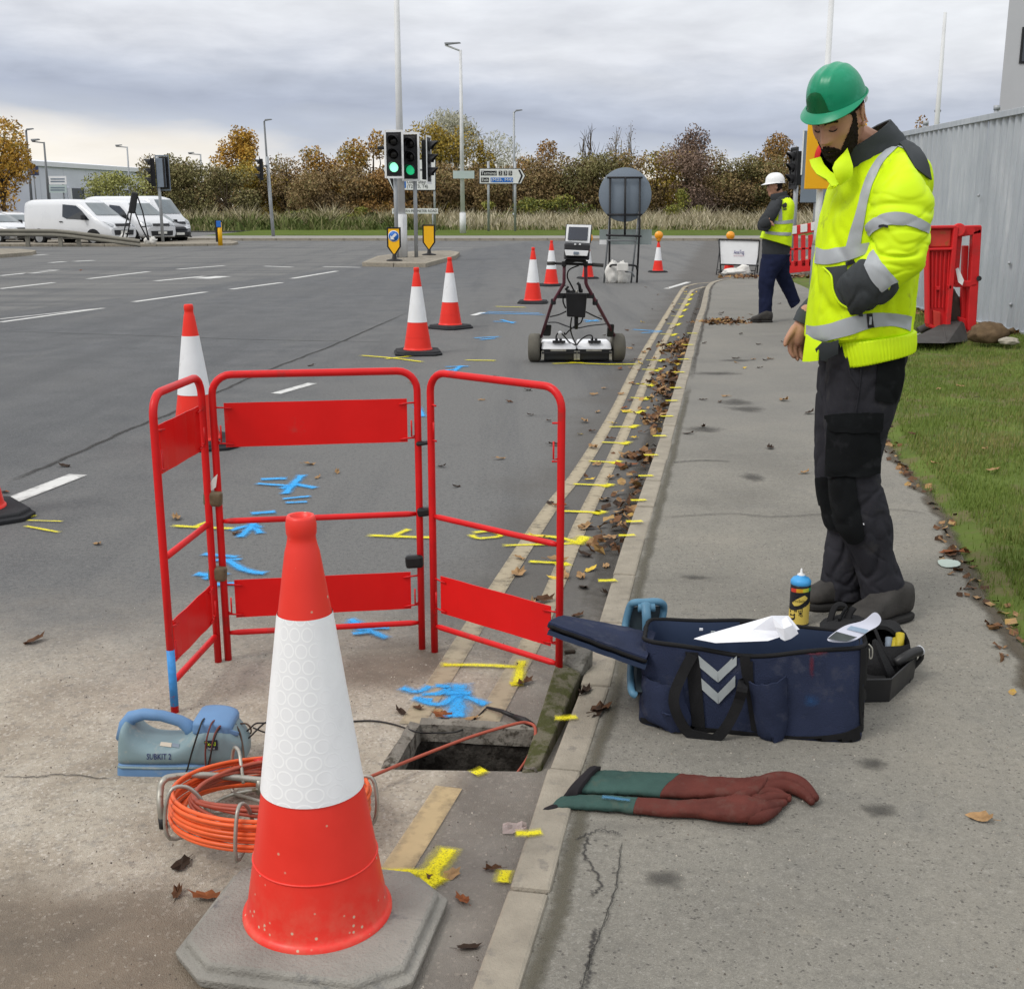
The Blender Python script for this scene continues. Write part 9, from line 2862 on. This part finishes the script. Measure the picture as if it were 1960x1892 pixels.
# grey yoke at the back of the shoulder
tape('grey_yoke', [[(1712,266),(1744,272)], [(1724,280),(1760,290)], [(1736,298),(1772,312)], [(1748,322),(1779,345)]], 0.006, MT_JGREY, bj, 6,18,0.006)
tape('dark_panel', [[(1776,328),(1786,340)], [(1775,345),(1789,358)]], 0.004, M('khaki_patch', (0.075,0.065,0.05),0.8), bs, 4,6,0.003)
tape('sleeve_patch', [[(1684,431),(1692,430),(1700,432)], [(1684,435),(1692,434),(1700,436)]], 0.007, MT_BLACK, bs, 6,3,0.001)
tape('hem_label', [[(1658,600),(1669,599)], [(1659,612),(1670,611)], [(1661,627),(1672,626)]], 0.006, MT_BLACK, bj, 4,6,0.001)
MB().box(onto(bj, 1665,613,0.0085, YM),(0.008,0.001,0.026)).build('label_print', MT_TAPE, man)
# pocket mouth, grey lining, zip tags
tape('pocket_lining', [[(1578,512),(1600,510),(1620,508)], [(1590,524),(1604,528),(1622,526)], [(1598,536),(1608,545),(1622,548)]], 0.004, MT_JGREY, bj, 8,8,0.003)
tape('pocket_lining', [[(1596,532),(1612,540)], [(1597,556),(1620,560)], [(1606,578),(1640,584)], [(1620,588),(1660,588)]], 0.004, MT_JGREY, bj, 8,10,0.003)
MB().tube(curve([onto(bj, 1579,512, .006, YM), onto(bj, 1594,528, .007, YM), onto(bj, 1598,556, .008, YM), onto(bj, 1608,578, .008, YM), onto(bj, 1626,590, .006, YM)], 24),0.0035,6).build('pocket_edge', MT_HIVIS, man)
MB().tube([onto(bj, 1650,582,0.010, YM), onto(bj, 1648,596,0.012, YM), onto(bj, 1647,604,0.012, YM)], [0.0025,0.006,0.007], 8).build('zip_tag', MT_JGREY, man)
tape('zip_flap', [[(1618,502),(1635,496)], [(1619,510),(1638,503)]], 0.006, MT_BLACK, bj, 6,3,0.003)
# ribbed waistband, front hem flap and grey lower lining
rr_ = []
hemr = [mr((1592,696),(1736,662),0.190,-0.008,3.2), mr((1586,673),(1739,648),0.192,-0.008,3.0), mr((1580,648),(1740,628),0.190,-0.005,2.8)]
loft_obj(hemr, 'ribbed_hem', MT_HIVIS, man, 8,240, lambda t, th, p: 0.0026 * math.sin(th * 84))
loft_obj([mr((1574,690),(1722,662),0.142,0.0,2.4), mr((1566,660),(1730,640),0.155,0.0,2.4)], 'grey_lining', MT_JGREY, man, 8,60, fold(0.003,9,3))
q = [[mp(1545,640,-0.085), mp(1556,648,-0.12), mp(1575,655,-0.15)], [mp(1541,668,-0.085), mp(1552,672,-0.12), mp(1568,672,-0.155)], [mp(1538,692,-0.08), mp(1551,692,-0.12), mp(1567,690,-0.15)]]
MB().grid(q).build('front_flap', MT_HIVIS, man, solid=0.005)
q = [[mp(1573,655,-0.155), mp(1590,655,-0.165), mp(1605,650,-0.170)], [mp(1560,668,-0.15), mp(1585,672,-0.16), mp(1604,668,-0.165)], [mp(1572,690,-0.145), mp(1588,684,-0.15), mp(1604,676,-0.155)]]
MB().grid(q).build('hem_panel', MT_JGREY, man, solid=0.004)
# collar: tall grey back, open yellow fronts
cr = Loft([mr((1612,348),(1734,278),0.125,0,2.2), mr((1604,322),(1720,256),0.108,-0.01,2.2), mr((1598,300),(1699,231),0.098,-0.02,2.2)], fold(0.004,14,6))
vs_rows = []
for i in range(11):
 vs_rows.append([cr.at(2 * i / 10, math.pi * 1.20 + 2 * math.pi * 0.88 * j / 44) for j in range(45)])
MB().grid(vs_rows).build('collar', MT_JGREY, man, solid=0.008, offset=0)
q = [[mp(1622,283,-0.150), mp(1616,291,-0.158), mp(1608,299,-0.150)], [mp(1627,298,-0.165), mp(1612,306,-0.178), mp(1598,310,-0.165)], [mp(1633,318,-0.178), mp(1614,322,-0.195), mp(1593,322,-0.180)], [mp(1632,337,-0.180), mp(1616,341,-0.195), mp(1599,341,-0.185)], [mp(1612,352,-0.180), mp(1610,354,-0.182), mp(1607,354,-0.180)]]
MB().grid(q).build('collar_front', MT_HIVIS, man, solid=0.007)
q = [[mp(1550,308,-0.070), mp(1560,305,-0.075), mp(1571,302,-0.080)], [mp(1554,321,-0.085), mp(1563,317,-0.09), mp(1577,317,-0.095)], [mp(1564,335,-0.11), mp(1576,332,-0.118), mp(1589,331,-0.12)], [mp(1582,345,-0.145), mp(1594,342,-0.15), mp(1607,341,-0.155)], [mp(1592,358,-0.16), mp(1600,357,-0.165), mp(1607,354,-0.17)]]
MB().grid(q).build('collar_front', MT_HIVIS, man, solid=0.007)
q = [[mp(1584,362,-0.13), mp(1596,352,-0.16)], [mp(1590,364,-0.145), mp(1607,356,-0.185)]]
MB().grid(q).build('storm_flap', MT_HIVISD, man, solid=0.006, sub=1)
MB().tube(curve([mp(1727,268,-0.06), mp(1724,264,-0.02), mp(1720,262,0.03), mp(1716,262,0.07)], 12), [0.006,0.010,0.011,0.011,0.011,0.011,0.011,0.011,0.011,0.010,0.009,0.006], 10).build('hood_roll', MT_HIVIS, man)

# trousers
ft = fold(0.012,7.0,2.2,(1.5,1.3,1.0))
def tdisp(t, th, p):
 k = 0.5 + 0.3 * min(1, max(0,(0.62 - p.z) / 0.3))
 return ft(t, th, p) * k
near = [mr((1592,640),(1728,625),0.10,-0.045,2.4), mr((1586,655),(1733,640),0.110,-0.055,2.4), mr((1585,700),(1732,690),0.112,-0.06,2.4), mr((1580,760),(1722,745),0.108,-0.065,2.4), mr((1580,810),(1705,800),0.100,-0.07,2.4), mr((1582,860),(1687,858),0.092,-0.07,2.4), mr((1586,905),(1682,904),0.088,-0.075,2.4), mr((1594,955),(1692,950),0.086,-0.08,2.4), mr((1604,1008),(1703,1000),0.086,-0.08,2.4),
  mr((1622,1045),(1706,1050),0.084,-0.07,2.4), mr((1638,1085),(1718,1085),0.083,-0.06,2.4), mr((1648,1120),(1727,1118),0.084,-0.055,2.4), mr((1654,1150),(1728,1148),0.082,-0.05,2.4)]
no, nm_ = loft_obj(near, 'trouser_leg', MT_TRO, man, 170,90, tdisp)
farl = [mr((1572,655),(1690,650),0.105,0.075,2.4), mr((1568,720),(1685,720),0.108,0.08,2.4), mr((1563,800),(1668,800),0.100,0.085,2.4), mr((1562,880),(1655,880),0.09,0.085,2.4), mr((1567,940),(1655,945),0.085,0.085,2.4), mr((1580,1000),(1655,1000),0.082,0.085,2.4), mr((1588,1024),(1652,1024),0.08,0.085,2.4),
  mr((1580,1070),(1650,1070),0.080,0.085,2.4), mr((1573,1110),(1648,1110),0.082,0.085,2.4), mr((1571,1138),(1648,1138),0.080,0.085,2.4)]
fo, fm = loft_obj(farl, 'trouser_leg', MT_TRO, man, 140,80, tdisp)
bn, bf = bvh_of(nm_), bvh_of(fm)
def tp(nm, bvh, rows, off=0.004, mat=MT_TROK, nu=10, nv=16, solid=0.004):
 return applique(nm, bvh, rows, off, mat, man, nu, nv, solid, YM)
tp('cargo_pocket', bn, [[(1590,800),(1640,794),(1683,790)], [(1588,860),(1640,862),(1680,858)], [(1587,908),(1640,912),(1678,905)]], 0.012, nu=12, nv=18, solid=0.010)
tp('pocket_flap', bn, [[(1588,792),(1640,788),(1686,788)], [(1590,808),(1640,812),(1685,808)], [(1592,822),(1640,826),(1684,822)]], 0.019, nu=12, nv=8, solid=0.005)
tp('back_pocket', bn, [[(1682,680),(1705,680),(1729,684)], [(1676,730),(1700,735),(1726,735)], [(1674,765),(1695,770),(1712,772)]], 0.005, nu=10, nv=14)
tp('knee_panel', bn, [[(1584,915),(1610,912),(1636,903)], [(1588,960),(1615,960),(1642,955)], [(1602,1008),(1625,1010),(1652,1005)], [(1626,1038),(1640,1040),(1655,1030)]], 0.005, nu=10, nv=22)
tp('knee_panel', bf, [[(1563,915),(1575,912),(1586,912)], [(1567,950),(1580,950),(1592,950)], [(1580,1000),(1592,1005),(1606,1005)], [(1590,1012),(1600,1016),(1610,1014)]], 0.006, nu=8, nv=16)
tp('pocket_seam', bn, [[(1664,688),(1667,688)], [(1668,712),(1671,711)], [(1684,738),(1686,735)]] if False else [[(1622,685),(1624,684)], [(1626,715),(1629,714)], [(1642,742),(1644,739)]], 0.004, MT_TRO, 2,12,0.004)
tp('side_seam', bn, [[(1648,690),(1650,690)], [(1644,740),(1646,740)], [(1636,790),(1638,790)]], 0.003, MT_TRO, 2,12,0.004)
tp('loose_thread', bn, [[(1651,1000),(1653,1000)], [(1652,1003),(1654,1003)]], 0.007, MT_PAPER, 2,2,0.001)
MB().grid([[onto(bn, 1675,690, .006, YM)] * 1 + [onto(bn, 1660,690, .006, YM)], [onto(bn, 1675,691, .006, YM), onto(bn, 1660,691, .006, YM)]]).build('waist_stitch', MT_TRO, man, solid=0.001)

def boot(heel, toe, ankle, w, label=None, par=None):
 """work boot: sole and upper from heel point to toe point on the ground"""
 heel, toe, ankle = Vector(heel), Vector(toe), Vector(ankle)
 d = (toe - heel); L = d.length; d.normalize()
 s = V(-d.y, d.x, 0)
 prof = [(0.0,0.72),(0.12,0.86),(0.3,0.82),(0.55,0.88),(0.75,1.0),(0.9,0.86),(0.985,0.5)]
 up, so = [], []
 for u, k in prof:
  h = (0.115,0.125,0.13,0.098,0.072,0.058,0.034)[prof.index((u, k))]
  c = heel + d * (L * u)
  up.append((c + V(0,0,0.022 + h / 2), s * (w * k / 2), V(0,0, h / 2),2.6))
  so.append((c + V(0,0,0.015), s * (w * k * 0.54), V(0,0,0.0145),5))
 mb = MB(); Loft(up, lambda t, th, p: 0.004 * noise.noise(p * 26)).into(mb, 28,28)
 sh = heel + d * (L * 0.24)
 mb.tube([sh + V(0,0,0.09), sh.lerp(ankle, 0.6) + V(0,0,0.05), V(ankle.x, ankle.y, ankle.z)], [w * 0.42, w * 0.44, w * 0.44], 16)
 b = mb.build('boot', MT_BOOT, par)
 mb = MB(); Loft(so).into(mb, 20,28)
 mb.build('boot_sole', MT_SOLE, b)
 for k in range(4):
  c = heel + d * (L * (0.42 + 0.085 * k)) + V(0,0,0.125 - 0.013 * k)
  MB().tube([c - s * w * 0.26, c + V(0,0,0.006), c + s * w * 0.26], 0.0035,6).build('lace', MT_WEB, b)
 return b
hq, tq = G(1731,1180, PZ), G(1606,1218, PZ)
boot(hq, hq + (tq - hq).normalized() * 0.30, mp(1688,1140,-0.05),0.112, par=man)
hq, tq = G(1655,1162, PZ), G(1548,1168, PZ)
boot(hq + V(0,0.02,0), hq + V(0,0.02,0) + V(-0.235,-0.03,0), mp(1615,1130,0.085),0.112, par=man)

# ------------------------------------------------------------------ worker in the white helmet
YW = 15.95
def wp(px, py, dy=0.0): return P(px, py, YW + dy)
def wr_(L, Rr, b, dy=0.0, e=2.3): return pring(L, Rr, b, YW + dy, e)
MT_DGREY = M('charcoal_fleece', (0.040,0.043,0.047),0.85,0.2,6)
MT_NAVYTR = M('navy_trousers', (0.012,0.016,0.042),0.85,0.2,5)
w = thing('person', 'worker in a white helmet and sleeveless yellow vest walking along the pavement with folded arms', 'person', V(wp(1480,612).x, YW, PZ), world=True)
yaw, pit = R(8), R(8)
f1 = V(-math.cos(yaw) * math.cos(pit), math.sin(yaw) * math.cos(pit), -math.sin(pit))
l1 = V(-math.sin(yaw), -math.cos(yaw),0)
u1 = f1.cross(l1)
if u1.z < 0:
 u1 = -u1
HM2 = Matrix((f1, l1, u1)).transposed().to_4x4()
HM2.translation = wp(1484,358,0.0) + l1 * -0.07 + V(0,0,0)
bb = MB()
_, rows = head_rows(30,44,1.0)
bb.grid([[HM2 @ p for p in r] for r in rows], 0, True, True)
bb.f += [tuple(range(44))[::-1], tuple(range(30 * 44,31 * 44))]; bb.m += [0,0]; bb.s += [True, True]
ear_into(bb, HM2,1); ear_into(bb, HM2,-1)
limb(bb, [HM2 @ V(-0.03,0,-0.05), HM2 @ V(-0.05,0,-0.12), wp(1494,392)], [0.06,0.058,0.07])
limb(bb, [wp(1494,394), wp(1492,420), wp(1486,455), wp(1484,488)], [0.08,0.12,0.12,0.115])
limb(bb, [wp(1484,396,-0.16), wp(1464,425,-0.20), wp(1458,436,-0.2), wp(1470,425,-0.28)], [0.06,0.05,0.045,0.035])
limb(bb, [wp(1500,396,0.16), wp(1490,430,0.22), wp(1470,432,0.1)], [0.06,0.05,0.04])
limb(bb, [wp(1478,490,-0.07), wp(1468,545,-0.085), wp(1464,598,-0.09)], [0.08,0.055,0.04])
limb(bb, [wp(1490,490,0.06), wp(1500,535,0.095), wp(1519,572,0.12)], [0.08,0.05,0.035])
for k in range(4):
 limb(bb, [wp(1470 + k * 1.2,424 + k * 2.2,-0.28), wp(1475 + k * 1.2,424 + k * 2.2,-0.30), wp(1479 + k, 426 + k * 2.2,-0.29)], [0.012,0.011,0.009], 8)
limb(bb, [wp(1469,421,-0.28), wp(1473,418,-0.30)], [0.013,0.009], 8)
remeshed(bb, 'body', MT_SKIN, 0.0085, w, 1)
# hair at the back under the helmet
vs, fs, idx = [], [], {}
for i in range(9):
 for j in range(29):
  ph, z = lerp(1.75,4.53, j / 28), lerp(-0.055,0.05, i / 8)
  p = head_point(ph, z); idx[i, j] = len(vs); vs.append(HM2 @ (p + V(p.x, p.y, 0).normalized() * 0.006))
for i in range(8):
 for j in range(28):
  fs.append((idx[i, j], idx[i, j + 1], idx[i + 1, j + 1], idx[i + 1, j]))
MB().add(vs, fs, 0, True).build('hair', MT_HAIR, w, solid=0.008)
def wface(ph0, ph1, z0, z1, off, nm, mat, mask):
 vs, idx, fs = [], {}, []
 for i in range(7):
  for j in range(13):
   z, ph = lerp(z0, z1, i / 6), lerp(ph0, ph1, j / 12)
   p = head_point(ph, z); idx[i, j] = len(vs); vs.append(HM2 @ (p + V(p.x, p.y, 0).normalized() * off))
 for i in range(6):
  for j in range(12):
   if mask(lerp(ph0, ph1,(j + .5) / 12), lerp(z0, z1,(i + .5) / 6)):
    fs.append((idx[i, j], idx[i, j + 1], idx[i + 1, j + 1], idx[i + 1, j]))
 MB().add(vs, fs, 0, True).build(nm, mat, w, solid=0.002)
for s in (-1,1):
 wface(s * 0.4 - 0.26, s * 0.4 + 0.26,0.028,0.040,0.003, 'eyebrow', MT_HAIR, lambda a, b: True)
 wface(s * 0.4 - 0.14, s * 0.4 + 0.14,0.006,0.015,0.002, 'eye', MT_LASH, lambda a, b: True)
wface(-0.26,0.26,-0.072,-0.060,0.0015, 'lips', MT_LIP, lambda a, b: True)
HH2 = HM2 @ Matrix.Rotation(R(-4),4, 'Y')
rows = [[HH2 @ (hel_pt(2 * math.pi * j / 48, i / 18) * 1.12) for j in range(48)] for i in range(18)]
hm2 = MB().grid(rows, 0, True, True)
ti_ = len(hm2.v)
hm2.v.append(tuple(HH2 @ (hel_pt(0,0.999) * 1.12)))
for j in range(48):
 hm2.f.append((ti_ - 48 + j, ti_ - 48 + (j + 1) % 48, ti_)); hm2.m.append(0); hm2.s.append(True)
ho2 = hm2.build('helmet', MT_HELW, w, solid=0.004)
rows = []
for i in range(4):
 q = i / 3
 rr_ = []
 for j in range(48):
  ph = 2 * math.pi * j / 48
  co = math.cos(ph)
  ln = 0.010 + 0.045 * max(0,(co - 0.2) / 0.8) ** 1.2
  p = hel_pt(ph, 0.02) * 1.12
  rr_.append(HH2 @ (p + V(co, math.sin(ph),0) * ln * q + V(0,0,-0.016 * max(0, co) * q - 0.005 * q)))
 rows.append(rr_)
MB().grid(rows, 0, True, True).build('helmet_peak', MT_HELW, ho2, solid=0.004)
bh2 = bvh_of(hm2)
applique('helmet_badge', bh2, [[(1493,347),(1499,348)], [(1493,352),(1499,353)]], 0.003, MT_CONCW, ho2,3,3,0.002, YW)
MB().ball(onto(bh2,1503,354,0.0, YW),0.014,8).build('harness_lug', MT_BLACK, ho2)
# clothes
loft_obj([wr_((1461,492),(1511,490),0.15), wr_((1459,480),(1512,478),0.165), wr_((1462,440),(1514,440),0.18), wr_((1474,400),(1517,398),0.18), wr_((1480,384),(1512,382),0.13), wr_((1482,376),(1508,374),0.09)], 'fleece', MT_DGREY, w, 30,40, fold(0.006,5,2))
loft_obj([wr_((1477,388),(1509,384),0.10), wr_((1475,379),(1507,374),0.088), wr_((1476,372),(1506,366),0.082)], 'fleece_collar', MT_DGREY, w, 10,30, None)
loft_obj([wr_((1460,488),(1511,490),0.155), wr_((1461,476),(1511,476),0.16)], 'shirt_hem', MT_GREYKNIT, w, 6,36, None)
vr = [wr_((1455,455),(1514,473),0.205), wr_((1460,440),(1515,448),0.205), wr_((1467,422),(1517,424),0.20), wr_((1475,402),(1519,400),0.195), wr_((1478,390),(1517,386),0.165), wr_((1484,382),(1508,376),0.10)]
vo, vm = loft_obj(vr, 'vest', MT_HIVIS, w, 40,56, fold(0.008,5,7))
bv2 = bvh_of(vm)
def vt(rows, mat=MT_TAPE, nm='reflective_band', off=0.006, nu=14, nv=6):
 return applique(nm, bv2, rows, off, mat, w, nu, nv, 0.003, YW)
vt([[(1466,441),(1485,444),(1514,445)], [(1465,447),(1485,450),(1514,451)]])
vt([[(1473,421),(1492,423),(1517,420)], [(1471,428),(1492,429),(1517,427)]])
vt([[(1484,383),(1489,381)], [(1489,392),(1495,391)], [(1491,405),(1497,405)], [(1490,422),(1497,422)]], nu=4, nv=14)
vt([[(1500,390),(1503,388),(1506,390)], [(1497,393),(1501,392),(1506,393)], [(1499,398),(1502,398),(1505,397)]], MT_BLACK, 'back_emblem', 0.005,6,6)
vt([[(1498,399.5),(1506,399)], [(1499,402),(1505,401.5)]], MT_BLACK, 'back_emblem', 0.005,4,3)
loft_obj([wr_((1476,384),(1497,382),0.09,-0.13), wr_((1468,398),(1494,400),0.10,-0.17), wr_((1455,417),(1482,424),0.092,-0.20), wr_((1450,430),(1472,440),0.08,-0.21), wr_((1452,440),(1468,444),0.06,-0.22)], 'sleeve', MT_DGREY, w, 26,30, fold(0.008,8,3))
loft_obj([wr_((1451,425),(1456,440),0.07,-0.22), wr_((1460,418),(1468,436),0.065,-0.27), wr_((1468,414),(1476,430),0.05,-0.30)], 'sleeve', MT_DGREY, w, 14,26, None)
loft_obj([wr_((1490,388),(1512,388),0.09,0.14), wr_((1470,420),(1495,424),0.08,0.22), wr_((1462,430),(1478,438),0.06,0.15)], 'sleeve', MT_DGREY, w, 16,26, None)
fnav = fold(0.010,5,9,(1,1,1.3))
loft_obj([wr_((1459,486),(1512,487),0.14,-0.03), wr_((1456,505),(1500,508),0.12,-0.06), wr_((1452,530),(1484,532),0.10,-0.085), wr_((1452,560),(1480,560),0.09,-0.09), wr_((1453,588),(1477,588),0.085,-0.09), wr_((1452,603),(1475,606),0.085,-0.09)], 'trouser_leg', MT_NAVYTR, w, 40,36, fnav)
loft_obj([wr_((1470,486),(1512,487),0.13,0.05), wr_((1476,505),(1511,506),0.12,0.07), wr_((1482,525),(1511,522),0.105,0.09), wr_((1494,550),(1518,540),0.09,0.10), wr_((1506,572),(1525,560),0.082,0.12), wr_((1514,590),(1531,576),0.075,0.13)], 'trouser_leg', MT_NAVYTR, w, 40,36, fnav)
hq = G(1472,616, PZ)
boot(V(hq.x + 0.02, hq.y - 0.06, PZ), V(hq.x - 0.27, hq.y - 0.10, PZ), wp(1464,603,-0.09),0.11, par=w)
b2 = boot(V(0,0,0), V(0.27,0,0), V(0.07,0,0.11),0.11, par=None)
put(b2, w)
tq_, hq_ = wp(1515,611,0.13), wp(1539,578,0.14)
dirv = (tq_ - hq_).normalized()
zax = V(-0.80,0,0.6); zax = (zax - dirv * zax.dot(dirv)).normalized()
zax = -zax if False else zax
m_ = Matrix((dirv, zax.cross(dirv), zax)).transposed().to_4x4()
m_.translation = hq_
b2.matrix_local = Matrix.Translation(-w.location) @ m_ if False else m_
